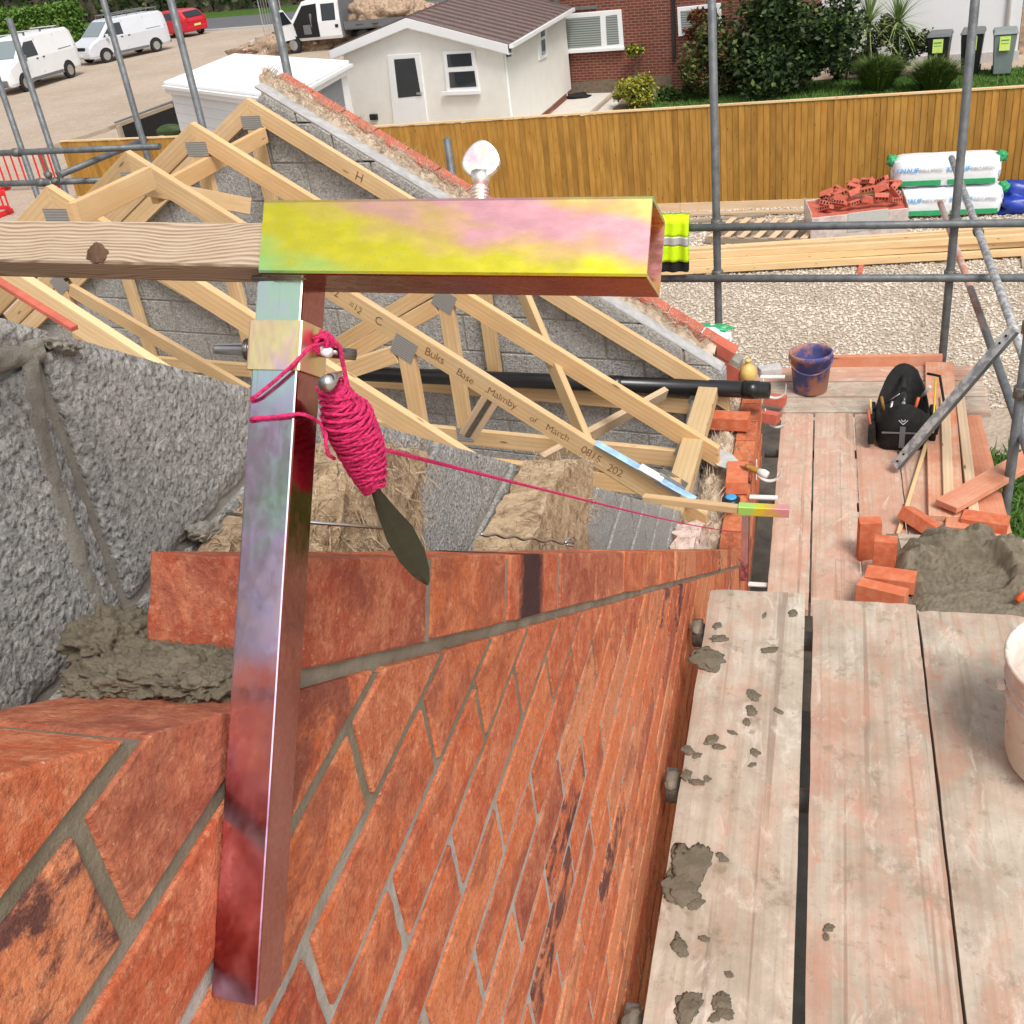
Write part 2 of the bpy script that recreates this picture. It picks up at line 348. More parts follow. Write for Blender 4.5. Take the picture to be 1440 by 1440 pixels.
    c = k.ramp(k.rnd(), ((0., (.40, .34, .28)), (.2, (.58, .52, .44)), (.45, (.70, .65, .57)), (.7, (.52, .46, .39)), (.85, (.78, .74, .68)), (1., (.33, .28, .23))))
    c = k.mix(1.0, c, k.ramp(k.noise(co, 1.1, 4, .6), ((.32, (.78, .74, .68)), (.62, (1.06, 1.04, 1.0)))), 'MULTIPLY'); k.col(c); k.set(.9, 0, .25); M['gravel'] = k.m
    simple('tarmac', (.115, .115, .12), .9, 0, .12, .8, .3)
    for key, a, b in (('grass', (.045, .10, .014), (.10, .19, .035)), ('leaf_dark', (.014, .030, .010), (.045, .075, .022)), ('leaf_mid', (.045, .085, .015), (.12, .17, .035)), ('leaf_yellow', (.22, .21, .02), (.42, .38, .05)), ('leaf_red', (.10, .025, .018), (.20, .06, .03)), ('leaf_palm', (.10, .19, .04), (.30, .36, .14)), ('leaf_hedge', (.06, .14, .014), (.115, .23, .032)), ('leaf_olive', (.06, .075, .015), (.15, .15, .04))):
        k = N(key); k.col(k.mix(k.rnd(), a, b)); k.set(.55, 0, .3); k.b.inputs['Transmission Weight'].default_value = 0
        M[key] = k.m
    simple('lawn', (.055, .115, .018), .95, 0, .3, 3, .4, .2, 60)
    simple('bark', (.10, .075, .055), .9, 0, .3, 20, .5)
make_materials()

# ------------------------------------------------------------------ geometry helpers
def ray(px, py):
    return RIGHT * (px - 720) + UP * (720 - py) - BACK * 1500.0
def pt(px, py, ax, val):
    "a measured point of the place: where the sight line meets a known real plane (x, y or z = val)"
    r = ray(px, py); i = 'xyz'.index(ax)
    o = Vector((0, 0, CAMZ)); return o + r * ((val - o[i]) / r[i])
def ptp(px, py, p0, ang):
    a = R(ang); n = Vector((-math.sin(a), math.cos(a), 0)); r = ray(px, py); o = Vector((0, 0, CAMZ))
    return o + r * (n.dot(Vector(p0) - o) / n.dot(r))

class MB:
    def __init__(s): s.v = []; s.f = []; s.uv = None
    def add(s, vs, fs):
        o = len(s.v); s.v += [Vector(v) for v in vs]; s.f += [tuple(i + o for i in f) for f in fs]; return s
    def box(s, c, size, m=None):
        x, y, z = (d / 2 for d in size); c = Vector(c)
        vs = [Vector((a, b, d)) for a in (-x, x) for b in (-y, y) for d in (-z, z)]
        if m is not None: vs = [m @ v for v in vs]
        return s.add([v + c for v in vs], [(0, 1, 3, 2), (4, 6, 7, 5), (0, 4, 5, 1), (2, 3, 7, 6), (0, 2, 6, 4), (1, 5, 7, 3)])
    def hexa(s, b, t):   # 4 bottom, 4 top
        return s.add(list(b) + list(t), [(3, 2, 1, 0), (4, 5, 6, 7), (0, 1, 5, 4), (1, 2, 6, 5), (2, 3, 7, 6), (3, 0, 4, 7)])
    def prism(s, poly, d):
        d = Vector(d); poly = [Vector(p) for p in poly]; n = len(poly)
        return s.add(poly + [p + d for p in poly], [tuple(range(n - 1, -1, -1)), tuple(range(n, 2 * n))] + [(i, (i + 1) % n, n + (i + 1) % n, n + i) for i in range(n)])
    def tube(s, pts, r, seg=10, caps=True, rs=None):
        pts = [Vector(p) for p in pts]; n = len(pts); prev = None; vs = []; fs = []
        for i, p in enumerate(pts):
            t = (pts[min(i + 1, n - 1)] - pts[max(i - 1, 0)]).normalized()
            if prev is None:
                a = t.orthogonal().normalized()
            else:
                a = (prev - t * prev.dot(t)); a = a.normalized() if a.length > 1e-6 else t.orthogonal().normalized()
            prev = a; b = t.cross(a); rr = rs[i] if rs else r
            vs += [p + (a * math.cos(2 * math.pi * k / seg) + b * math.sin(2 * math.pi * k / seg)) * rr for k in range(seg)]
        for i in range(n - 1):
            for k in range(seg):
                fs.append((i * seg + k, i * seg + (k + 1) % seg, (i + 1) * seg + (k + 1) % seg, (i + 1) * seg + k))
        if caps: fs += [tuple(range(seg - 1, -1, -1)), tuple(range((n - 1) * seg, n * seg))]
        return s.add(vs, fs)
    def lathe(s, prof, c=(0, 0, 0), seg=24, m=None):
        c = Vector(c); vs = []; fs = []
        for (r, z) in prof:
            for k in range(seg):
                v = Vector((r * math.cos(2 * math.pi * k / seg), r * math.sin(2 * math.pi * k / seg), z))
                vs.append((m @ v if m is not None else v) + c)
        for i in range(len(prof) - 1):
            for k in range(seg):
                fs.append((i * seg + k, i * seg + (k + 1) % seg, (i + 1) * seg + (k + 1) % seg, (i + 1) * seg + k))
        fs += [tuple(range(seg - 1, -1, -1)), tuple(range((len(prof) - 1) * seg, len(prof) * seg))]
        return s.add(vs, fs)
    def mesh(s, name, bevel=0, seg=1, off=None, smooth=False, jit=0):
        me = bpy.data.meshes.new(name)
        vs = [v - off for v in s.v] if off is not None else s.v
        me.from_pydata([tuple(v) for v in vs], [], s.f)
        if bevel or jit:
            bm = bmesh.new(); bm.from_mesh(me)
            if bevel:
                bmesh.ops.bevel(bm, geom=list(bm.edges), offset=bevel, segments=seg, affect='EDGES', profile=.6, clamp_overlap=True)
            if jit:
                for v in bm.verts: v.co += Vector((random.gauss(0, jit), random.gauss(0, jit), random.gauss(0, jit)))
            bm.to_mesh(me); bm.free()
        if smooth:
            for p in me.polygons: p.use_smooth = True
        me.update(); return me
    def build(s, name, mat, parent=None, bevel=0, seg=1, smooth=False, jit=0, **tags):
        off = Vector(parent.get('_w', (0, 0, 0))) if parent is not None else None
        me = s.mesh(name, bevel, seg, off, smooth, jit)
        o = link(name, me, mat, parent, **tags)
        if parent is not None: o['_w'] = tuple(off)
        return o

def link(name, me, mat, parent=None, loc=None, rot=None, **tags):
    o = bpy.data.objects.new(name, me); COL.objects.link(o)
    if mat is not None and me is not None and not me.materials: me.materials.append(M[mat] if isinstance(mat, str) else mat)
    if parent is not None: o.parent = parent
    if loc is not None: o.location = loc
    if rot is not None: o.rotation_euler = rot
    return tag(o, **tags)
def tag(o, label=None, cat=None, group=None, kind=None):
    if label: o['label'] = label
    if cat: o['category'] = cat
    if group: o['group'] = group
    if kind: o['kind'] = kind
    return o
def thing(name, label, cat, loc=(0, 0, 0), group=None, rz=0):
    "Empty at the base of a thing; parts built in world coordinates are moved under it"
    o = bpy.data.objects.new(name, None); COL.objects.link(o); o.location = loc; o.rotation_euler = (0, 0, rz); o.empty_display_size = .1
    o['_w'] = tuple(loc)
    return tag(o, label, cat, group)
def local(name, label, cat, loc=(0, 0, 0), rz=0, group=None):
    "Empty whose parts are built in local coordinates"
    o = thing(name, label, cat, loc, group, rz); o['_w'] = (0, 0, 0); return o
def copy_tree(o, parent=None):
    c = o.copy(); COL.objects.link(c)
    if parent is not None: c.parent = parent
    for ch in tuple(o.children): copy_tree(ch, c)
    return c
def frame(p0, p1, up=(0, 0, 1)):
    p0 = Vector(p0); p1 = Vector(p1); x = (p1 - p0).normalized(); up = Vector(up)
    y = up.cross(x).normalized(); z = x.cross(y)
    m = Matrix(((x.x, y.x, z.x), (x.y, y.y, z.y), (x.z, y.z, z.z))).to_4x4(); m.translation = (p0 + p1) / 2
    return m, (p1 - p0).length
def beam(name, p0, p1, w, h, mat, parent=None, up=(0, 0, 1), bevel=.002, ends=None, **tags):
    "straight timber/plate from p0 to p1, w across, h along up; local x runs along it"
    m, L = frame(p0, p1, up); b = MB().box((0, 0, 0), (L, w, h))
    me = b.mesh(name, min(bevel, w * .3, h * .3) if bevel else 0)
    o = link(name, me, mat, None, **tags)
    if parent is not None:
        o.parent = parent; m = Matrix.Translation(-Vector(parent.get('_w', (0, 0, 0)))) @ m
    o.matrix_basis = m
    return o
def pipe(name, p0, p1, r, mat, parent=None, seg=14, **tags):
    m, L = frame(p0, p1, (0, 0, 1) if abs((Vector(p1) - Vector(p0)).normalized().z) < .9 else (0, 1, 0))
    b = MB().tube([(-L / 2, 0, 0), (L / 2, 0, 0)], r, seg); ri = r * .86
    o = link(name, b.mesh(name, smooth=True), mat, None, **tags)
    for p in o.data.polygons:
        if len(p.vertices) > 4: p.use_smooth = False
    if parent is not None:
        o.parent = parent; m = Matrix.Translation(-Vector(parent.get('_w', (0, 0, 0)))) @ m
    o.matrix_basis = m
    return o
def clip(poly, f):
    "keep the part of a 2D polygon where f(p) >= 0 (f linear)"
    out = []
    for i, p in enumerate(poly):
        q = poly[(i + 1) % len(poly)]; a, b = f(p), f(q)
        if a >= 0: out.append(p)
        if (a >= 0) != (b >= 0):
            t = a / (a - b); out.append((p[0] + (q[0] - p[0]) * t, p[1] + (q[1] - p[1]) * t))
    return out
def ngrid(fn, nu, nv):
    "grid surface mesh builder from fn(u, v)"
    b = MB(); b.v = [Vector(fn(i / nu, j / nv)) for j in range(nv + 1) for i in range(nu + 1)]
    b.f = [(j * (nu + 1) + i, j * (nu + 1) + i + 1, (j + 1) * (nu + 1) + i + 1, (j + 1) * (nu + 1) + i) for j in range(nv) for i in range(nu)]
    return b
def lump(c, size, seed=0, amp=.25, freq=3., sub=3, flat=None, name='lump', rot=0, grit=0.):
    "irregular clod: noise-displaced sphere, flattened underneath"
    bm = bmesh.new(); bmesh.ops.create_icosphere(bm, subdivisions=sub, radius=1)
    cs, sn = math.cos(rot), math.sin(rot)
    for v in bm.verts:
        p = v.co.copy(); d = 1 + amp * noise.fractal(p * freq * .5 + Vector((seed * 7.1, seed * 3.3, seed)), 1., 2., 4)
        q = Vector((p.x * size[0], p.y * size[1], p.z * size[2])) * d
        if grit:
            n_ = Vector((p.x / size[0], p.y / size[1], p.z / size[2])).normalized(); q += n_ * grit * (noise.noise(q * 160) + .8 * noise.noise(q * 330) - .6 * max(0, noise.noise(q * 75 + Vector((3, 1, seed)))))
        if flat is not None and q.z < -flat: q.z = -flat
        v.co = Vector((q.x * cs - q.y * sn, q.x * sn + q.y * cs, q.z)) + Vector(c)
    me = bpy.data.meshes.new(name); bm.to_mesh(me); bm.free()
    for p in me.polygons: p.use_smooth = True
    return me
def text(s, size, mat, parent, m, name='lettering', ext=0.0, align='CENTER', bold=0.0, spacing=1.0):
    cu = bpy.data.curves.new(name, 'FONT'); cu.body = s; cu.size = size; cu.align_x = align; cu.align_y = 'CENTER'; cu.extrude = ext; cu.offset = bold; cu.space_character = spacing
    tmp = bpy.data.objects.new('tmp', cu); COL.objects.link(tmp)
    dg = bpy.context.evaluated_depsgraph_get(); me = bpy.data.meshes.new_from_object(tmp.evaluated_get(dg)); bpy.data.objects.remove(tmp)
    me.materials.clear(); o = link(name, me, mat, parent)
    o.matrix_basis = Matrix.Translation(-Vector(parent.get('_w', (0, 0, 0)))) @ m if parent is not None else m
    return o

# ================================================================== the brick gable wall beside the camera
SL = .648; TH = math.atan(SL); CT, ST = math.cos(TH), math.sin(TH)
RHO = Vector((0, CT, -ST)); NU = Vector((0, ST, CT))           # along the rake (downhill) and square to it
FACE = -.285                                                     # outer face of the brick leaf
BW = .1025
z_top = lambda y: 5.201 - SL * (y - .357)                        # top arris of the raking course
z_bot = lambda y: 5.069 - SL * (y - .437)                        # its lower arris
z_cut = lambda y: z_bot(y) - .014                                # cut bricks below the bed joint
EAVES_TOP = 2.815

def brick_mesh(name, L, W, H, fine, seed):
    rnd = random.Random(seed); bm = bmesh.new(); bmesh.ops.create_cube(bm, size=1)
    for v in bm.verts: v.co = Vector((v.co.x * W, v.co.y * L, v.co.z * H))
    if fine:
        bmesh.ops.bevel(bm, geom=list(bm.edges), offset=.0016, segments=2, affect='EDGES', profile=.5)
        es = [e for e in bm.edges if e.calc_length() > .03]
        bmesh.ops.subdivide_edges(bm, edges=es, cuts=4, use_grid_fill=True)
        for v in bm.verts:
            p = v.co; sd = Vector((seed * 3.7, seed * 1.3, seed * 9.1))
            e = sum((abs(abs(p[i]) - d / 2) < .004) for i, d in enumerate((W, L, H)))
            a = .0011 if e < 2 else .0019
            v.co = p + Vector((noise.noise(p * 55 + sd), noise.noise(p * 48 + sd * 2), noise.noise(p * 60 + sd * 3))) * a
    else:
        bmesh.ops.bevel(bm, geom=list(bm.edges), offset=.0013, segments=1, affect='EDGES')
        for v in bm.verts: v.co += Vector((rnd.gauss(0, .0003), rnd.gauss(0, .0005), rnd.gauss(0, .0005)))
    me = bpy.data.meshes.new(name); bm.to_mesh(me); bm.free()
    me.materials.append(M['brick']); return me
FINE = [brick_mesh('brick', .2130, BW, .0634, True, i) for i in range(9)]
COARSE = [brick_mesh('brick', .2130, BW, .0634, False, i) for i in range(8)]

gw = thing('brick_gable_wall', 'orange-red brick outer wall with raking top course running away beside the scaffold boards', 'brick wall', (FACE, 2.0, 0))
GW = Vector((FACE, 2.0, 0))
slots = []
k = -1
while True:
    k += 1
    zb = 5.075 - .075 * (k - 2); zt = zb + .065
    if zt < 2.35: break
    ph = .255 + (.1125 if k % 2 else 0) - .225 * 3
    for j in range(32):
        y0 = ph + .225 * j; y1 = y0 + .215
        if y0 > 5.62 or y1 < -.12: continue
        if y0 < 3.86 and z_cut(y0) <= zb + .006: continue
        if y0 >= 3.86 and zt > EAVES_TOP + .001: continue
        slots.append((y0, y1, zb, zt))
def vis_key(s):
    c = Vector((FACE, (s[0] + s[1]) / 2, (s[2] + s[3]) / 2)); return (c - Vector((0, 0, CAMZ))).length
slots.sort(key=vis_key)
far = MB(); nb = 0
for i, (y0, y1, zb, zt) in enumerate(slots):
    poly = [(y0, zb), (y1, zb), (y1, zt), (y0, zt)]
    cutp = poly
    if y0 < 3.86:
        cutp = clip(poly, lambda p: z_cut(p[0]) - p[1])
        if y1 > 3.95: cutp = clip(cutp, lambda p: EAVES_TOP - p[1]) if False else cutp
    if len(cutp) < 3: continue
    dx = abs(random.gauss(0, .0006)); whole = all(any(abs(q[0] - r_[0]) + abs(q[1] - r_[1]) < 1e-6 for r_ in cutp) for q in poly)
    c = Vector((FACE - BW / 2 + dx, (y0 + y1) / 2, (zb + zt) / 2))
    if nb < 276:
        if whole:
            me = FINE[random.randrange(9)] if vis_key((y0, y1, zb, zt)) < 1.7 else COARSE[random.randrange(8)]
            link('brick', me, None, gw, loc=c - GW, rot=(random.gauss(0, .004), 0, random.gauss(0, .004)))
        else:
            b = MB().prism([(FACE + dx, p[0], p[1]) for p in cutp], (-BW, 0, 0)); b.build('brick', 'brick', gw, bevel=.0016, jit=.0003)
        nb += 1
    else:
        e = .0025
        if whole:
            me = COARSE[i % 8]; far.add([v.co + c for v in me.vertices], [tuple(p.vertices) for p in me.polygons])
        else: far.prism([(FACE + dx, p[0], p[1]) for p in cutp], (-BW, 0, 0))
far.build('bricks', 'brick', gw, kind='stuff')
# mortar body, recessed behind the brick faces
poly = [(-.25, 2.2), (5.62, 2.2), (5.62, EAVES_TOP - .014), (3.90, EAVES_TOP - .014), (3.86, z_cut(3.86) - .003), (-.25, z_cut(-.25) - .003)]
MB().prism([(FACE - .0021, y, z) for y, z in poly], (-BW + .012, 0, 0)).build('mortar_joints', 'mortar_joint', gw)
# bed joint under the raking course
nseg = 90; b = MB()
ys = [.405 + (3.86 - .405) * i / nseg for i in range(nseg + 1)]
rows = []
for y in ys:
    wob = .0025 * noise.noise(Vector((y * 30, 1, 1)))
    rows.append([(FACE - .006 + wob, y, z_cut(y) - .004), (FACE - .0035 + wob, y, z_bot(y) + .001), (FACE - .095, y, z_bot(y) + .001), (FACE - .095, y, z_cut(y) - .004)])
for r in rows: b.v += [Vector(p) for p in r]
for i in range(nseg):
    for q in range(4): b.f.append((i * 4 + q, i * 4 + (q + 1) % 4, (i + 1) * 4 + (q + 1) % 4, (i + 1) * 4 + q))
b.f += [(3, 2, 1, 0), tuple(range(nseg * 4, nseg * 4 + 4))]
b.build('mortar_bed', 'mortar', gw)
# raking course: bricks laid square to the slope, with perpends between
def rake_pt(y, nu_off, x):       # y measured along the lower arris
    p = Vector((x, y, z_bot(y))); return p + NU * nu_off
starts = [(.338, .125 / CT * CT)]
y = .427
pitch = .225 * CT
n = 0
TOPM = [brick_mesh('brick', .2115, BW, .066, True, 30 + i) for i in range(6)]
HALF = brick_mesh('brick', .128, BW, .066, True, 50)
while y < 3.80:
    cy = y + .005 * CT + .1075 * CT
    c = rake_pt(cy, .033, FACE - BW / 2 + random.gauss(.001, .001))
    tm = TOPM[n % 6]
    if n == 2: tm = brick_mesh('brick', .2115, BW, .066, True, 77); tm.materials.clear(); tm.materials.append(M['brick_burnt'])
    link('brick', tm, None, gw, loc=c - GW, rot=(-TH + random.gauss(0, .004), 0, random.gauss(0, .004)))
    MB().box((0, 0, 0), (BW - .012, .012, .060), None)
    if n == 0:
        y += pitch; n += 1; continue
    j = rake_pt(y, .031, FACE - .0018 - (BW - .010) / 2)
    me = MB().box((0, 0, 0), (BW - .010, .016, .063)).mesh('mortar_joint', jit=.0005)
    link('mortar_joint', me, 'mortar', gw, loc=j - GW, rot=(-TH, 0, 0))
    y += pitch; n += 1
# mortar squeezed out at the open end of the raking course
ml = thing('mortar_heap', 'fresh grey-brown mortar heap squeezed under the first raking brick', 'mortar', (-.33, .33, 5.12))
NUC = (Vector((0, .4, z_cut(.4)))).dot(NU)
def on_cut(px, py, h=0.):
    r = ray(px, py); o = Vector((0, 0, CAMZ)); return o + r * ((NUC + h - o.dot(NU)) / r.dot(NU))
for i, (px, py, h, sz, sd) in enumerate(((255, 952, .008, (.040, .040, .015), 1), (180, 958, .006, (.034, .026, .014), 2), (305, 962, .006, (.024, .036, .012), 3), (225, 938, .010, (.036, .036, .015), 4), (140, 968, .003, (.020, .018, .008), 5), (288, 942, .010, (.030, .036, .014), 6))):
    c = on_cut(px, py, h); me = lump((0, 0, 0), sz, sd, .26, 5.0, 6, name='mortar_clod', grit=.0028)
    o = link('mortar_clod', me, 'mortar_wet', ml, loc=c - Vector((-.33, .33, 5.12)), rot=(-TH, 0, 0))

# ================================================================== inner leaf of grey aggregate blocks
BX = -.537
z_blk = lambda y: 5.217 - .647 * (y - .617)
iw = thing('block_inner_wall', 'rough grey concrete block inner wall with raking cut top beside the brick wall', 'block wall', (BX, 2.0, 0))
IW = Vector((BX, 2.0, 0))
def rough_block(poly, th, res, amp, seed):
    "block with a pitted face: polygon in (y,z) triangulated on a fine grid, displaced along x"
    ys_ = [p[0] for p in poly]; zs = [p[1] for p in poly]
    bm = bmesh.new(); vs = [bm.verts.new((0, p[0], p[1])) for p in poly]; f = bm.faces.new(vs)
    r = bmesh.ops.extrude_face_region(bm, geom=[f])
    for v in [g for g in r['geom'] if isinstance(g, bmesh.types.BMVert)]: v.co.x -= th
    y = min(ys_)
    n_y = int((max(ys_) - min(ys_)) / res); n_z = int((max(zs) - min(zs)) / res)
    for i in range(1, n_y):
        bmesh.ops.bisect_plane(bm, geom=bm.verts[:] + bm.edges[:] + bm.faces[:], plane_co=(0, min(ys_) + i * res, 0), plane_no=(0, 1, 0))
    for i in range(1, n_z):
        bmesh.ops.bisect_plane(bm, geom=bm.verts[:] + bm.edges[:] + bm.faces[:], plane_co=(0, 0, min(zs) + i * res), plane_no=(0, 0, 1))
    for v in bm.verts:
        p = Vector((v.co.x, v.co.y, v.co.z)) + Vector((seed, 0, 0))
        d = noise.fractal(p * 95, 1., 2., 3)
        e = min(p.y - min(ys_), max(ys_) - p.y, p.z - min(zs), (z_blk(p.y) - p.z))
        edge = max(0, 1 - e / .012)
        if v.co.x > -.5 * th: v.co.x += amp * d - edge * .004 * (1 + noise.noise(p * 60))
        v.co.y += amp * .7 * noise.noise(p * 80 + Vector((9, 0, 0))); v.co.z += amp * .9 * noise.noise(p * 80 + Vector((0, 9, 0)))
    bmesh.ops.recalc_face_normals(bm, faces=bm.faces)
    me = bpy.data.meshes.new('block'); bm.to_mesh(me); bm.free(); return me
k = 0
for ci in range(-1, 12):
    zb = 4.982 - .2275 * ci; zt = zb + .2155
    for j in range(-1, 12):
        y0 = (.612 if ci % 2 == 0 else .612 - .225) - .45 + .45 * j; y1 = y0 + .437
        if ci == -1: y0 -= .02; y1 = y0 + .437
        if y1 < .1 or y0 > 3.95: continue
        poly = clip([(y0, zb), (y1, zb), (y1, zt), (y0, zt)], lambda p: z_blk(p[0]) - p[1])
        poly = [p for i, p in enumerate(poly) if (Vector(p) - Vector(poly[i - 1])).length > .004]
        if len(poly) < 3: continue
        near = y0 < 1.0 and ci < 2
        if z_blk(y0) - zb > 1.0: continue
        me = rough_block(poly, .1, .008 if near else .03, .0009 if near else .0012, k * 1.7)
        link('block', me, 'block', iw, loc=Vector((BX, 0, 0)) - IW)
        k += 1
# mortar joints of the block wall (slightly recessed) plus the thick smeared perpend near the camera
poly = [(-.1, 2.3), (3.95, 2.3), (3.95, z_blk(3.95) - .012), (-.1, z_blk(-.1) - .012)]
MB().prism([(BX - .007, y, z) for y, z in poly], (-.085, 0, 0)).build('mortar_joints', 'mortar_grey', iw)
def smear(pts, w, name, off=.004, seed=1):
    b = MB(); n = len(pts)
    P = []
    for i in range(n - 1):
        a, c = Vector(pts[i]), Vector(pts[i + 1])
        for t in range(10): P.append(a.lerp(c, t / 10))
    P.append(Vector(pts[-1]))
    for i, p in enumerate(P):
        tdir = (P[min(i + 1, len(P) - 1)] - P[max(i - 1, 0)]).normalized(); sd = Vector((1, 0, 0)).cross(tdir).normalized()
        ww = w * (1 + .35 * noise.noise(p * 40 + Vector((seed, 0, 0))))
        for q in range(9):
            u = q / 8 - .5
            b.v.append(p + sd * u * ww + Vector((off * (1 - (2 * u) ** 4) - .003 + .0025 * noise.noise(p * 90 + sd * u * 3), 0, 0)))
    m = len(P)
    for i in range(m - 1):
        for q in range(8): b.f.append((i * 9 + q, i * 9 + q + 1, (i + 1) * 9 + q + 1, (i + 1) * 9 + q))
    b.build(name, 'mortar_grey', iw, smooth=True)
def bx(px, py): return pt(px, py, 'x', BX)
smear([bx(45, 500), bx(52, 590), bx(85, 700), bx(115, 790), bx(150, 880), bx(165, 930)], .022, 'mortar_joint', .0042, 2)
smear([bx(-60, 540), bx(0, 508), bx(40, 496), bx(62, 492)], .016, 'mortar_joint', .004, 5)
lump_o = link('mortar_clod', lump((0, 0, 0), (.007, .018, .006), 6, .3, 4, 5, grit=.002), 'mortar_grey', iw, loc=bx(85, 486) + Vector((.0, 0, 0)) - IW, rot=(-TH, 0, 0))
link('mortar_clod', lump((0, 0, 0), (.028, .04, .024), 8, .3, 5, 6, grit=.0028), 'mortar_wet', iw, loc=pt(165, 905, 'x', -.47) - IW, rot=(-TH, 0, 0))
link('mortar_clod', lump((0, 0, 0), (.010, .028, .010), 9, .25, 4, 5, grit=.002), 'mortar_grey', iw, loc=pt(290, 748, 'x', -.53) - IW, rot=(-TH, 0, 0))

# ================================================================== mineral wool batts in the cavity
def fibres(parent, centre_fn, n, length, mat, seed, width=.0011):
    "loose glass-fibre strands, short bent ribbons"
    rr = random.Random(seed); b = MB()
    for i in range(n):
        p, t, nrm = centre_fn(rr)
        L = length * rr.uniform(.4, 1.3); side = t.cross(nrm).normalized() * width * rr.uniform(.5, 1.2)
        bend = nrm * L * rr.uniform(.02, .35) + side.normalized() * L * rr.uniform(-.35, .35)
        a = p; m = p + t * L * .5 + bend; e = p + t * L + bend * rr.uniform(.2, 1.8)
        b.add([a - side, a + side, m + side, m - side, e], [(0, 1, 2, 3), (3, 2, 4)])
    b.build('loose_fibres', mat, parent, kind='stuff')
def batt(name, label, outline, th, mat, nf=900, seed=0, amp=.006, res=.012, fl=.03):
    "slab of wool: outline points in world (one plane, x = const), thickness towards -x"
    outline = [Vector(p) for p in outline]; base = sum(outline, Vector()) / len(outline)
    t = thing(name, label, 'insulation', tuple(base))
    bm = bmesh.new(); vs = [bm.verts.new(p - base) for p in outline]; f = bm.faces.new(vs)
    r = bmesh.ops.extrude_face_region(bm, geom=[f])
    for v in [g for g in r['geom'] if isinstance(g, bmesh.types.BMVert)]: v.co.x += th
    ys_ = [p.y - base.y for p in outline]; zs = [p.z - base.z for p in outline]
    for ax, lo, hi in ((1, min(ys_), max(ys_)), (2, min(zs), max(zs)), (0, 0, th)):
        nrm = Vector((0, 0, 0)); nrm[ax] = 1
        for i in range(1, max(2, int((hi - lo) / res))):
            co = Vector((0, 0, 0)); co[ax] = lo + i * (hi - lo) / max(2, int((hi - lo) / res))
            bmesh.ops.bisect_plane(bm, geom=bm.verts[:] + bm.edges[:] + bm.faces[:], plane_co=co, plane_no=nrm)
    for v in bm.verts:
        p = v.co * 1.0 + Vector((seed * 3.1, seed, 0))
        v.co += Vector((noise.fractal(p * 22, 1, 2, 4), noise.fractal(p * 25 + Vector((5, 5, 0)), 1, 2, 3), noise.fractal(p * 25 + Vector((0, 9, 5)), 1, 2, 3))) * amp * Vector((1.6, 1, 1)).length / 1.6
    bmesh.ops.recalc_face_normals(bm, faces=bm.faces)
    me = bpy.data.meshes.new('wool_slab'); bm.to_mesh(me); bm.free()
    link('wool_slab', me, mat, t)
    faces = [(p.center.copy(), p.normal.copy()) for p in me.polygons if p.normal.x > -.3]
    if nf and faces:
        def fn(rr):
            c, nr = rr.choice(faces); tt = Vector((rr.gauss(0, .3), rr.gauss(-.2, .6), rr.gauss(-.8, .5)))
            tt = (tt - nr * tt.dot(nr) * .6).normalized()
            return c + base + Vector((rr.gauss(0, res), rr.gauss(0, res), rr.gauss(0, res))) * .5, tt, nr
        fibres(t, fn, nf, fl, mat, seed, .0008); fibres(t, fn, nf // 2, fl * .8, 'wool_pale', seed + 50, .0006); fibres(t, fn, nf // 2, fl * .7, 'wool_dark', seed + 90, .0007)  # paler and darker strands mixed in at random
    return t
X1 = -.532
batt('insulation_batt', 'brown mineral wool batt between grey block and post, low in the cavity', [pt(x, y, 'x', X1) for x, y in ((235, 812), (330, 722), (372, 700), (372, 812))], .03, 'wool', 500, 1)
batt('insulation_batt', 'brown mineral wool batt behind the pink cord bundle', [pt(x, y, 'x', X1) for x, y in ((372, 815), (400, 655), (440, 625), (520, 632), (512, 700), (508, 812))], .075, 'wool', 1100, 2)
batt('insulation_batt', 'tall brown mineral wool batt standing in the cavity beyond the green pin', [pt(x, y, 'x', X1) for x, y in ((664, 815), (668, 770), (736, 650), (782, 648), (776, 700), (772, 812))], .085, 'wool', 1500, 3, res=.016)
batt('insulation_batt', 'pale mineral wool piece at the far end of the raking wall', [pt(x, y, 'x', X1) for x, y in ((938, 800), (948, 742), (984, 728), (988, 790))], .085, 'wool_pink', 700, 4, res=.03, fl=.06, amp=.02)
# stainless wall ties bridging the cavity
def tie(label, path, r=.0016, hook=None):
    t = thing('wall_tie', label, 'wall tie', tuple(path[0])); MB().tube(path, r, 8).build('wire', 'steel', t, smooth=True)
    if hook: MB().tube(hook, r, 8).build('hook', 'steel', t, smooth=True)
p0 = pt(318, 722, 'x', -.50); p1 = pt(440, 735, 'x', -.42); p2 = pt(545, 743, 'x', -.385)
tie('thin steel wall tie wire passing behind the profile post', [p0, p1, p2])
tw = [pt(676 + i * 5.5, 751 + i * .55 + 2 * math.sin(i * 1.3), 'x', -.435 + .002 * i) for i in range(25)]
hk = [pt(x, y, 'x', -.385) for x, y in ((795, 763), (800, 757), (806, 754), (811, 763), (806, 768), (797, 766))]
tie('twisted steel wall tie with triangular end on the far batt', tw, .0022, hk)

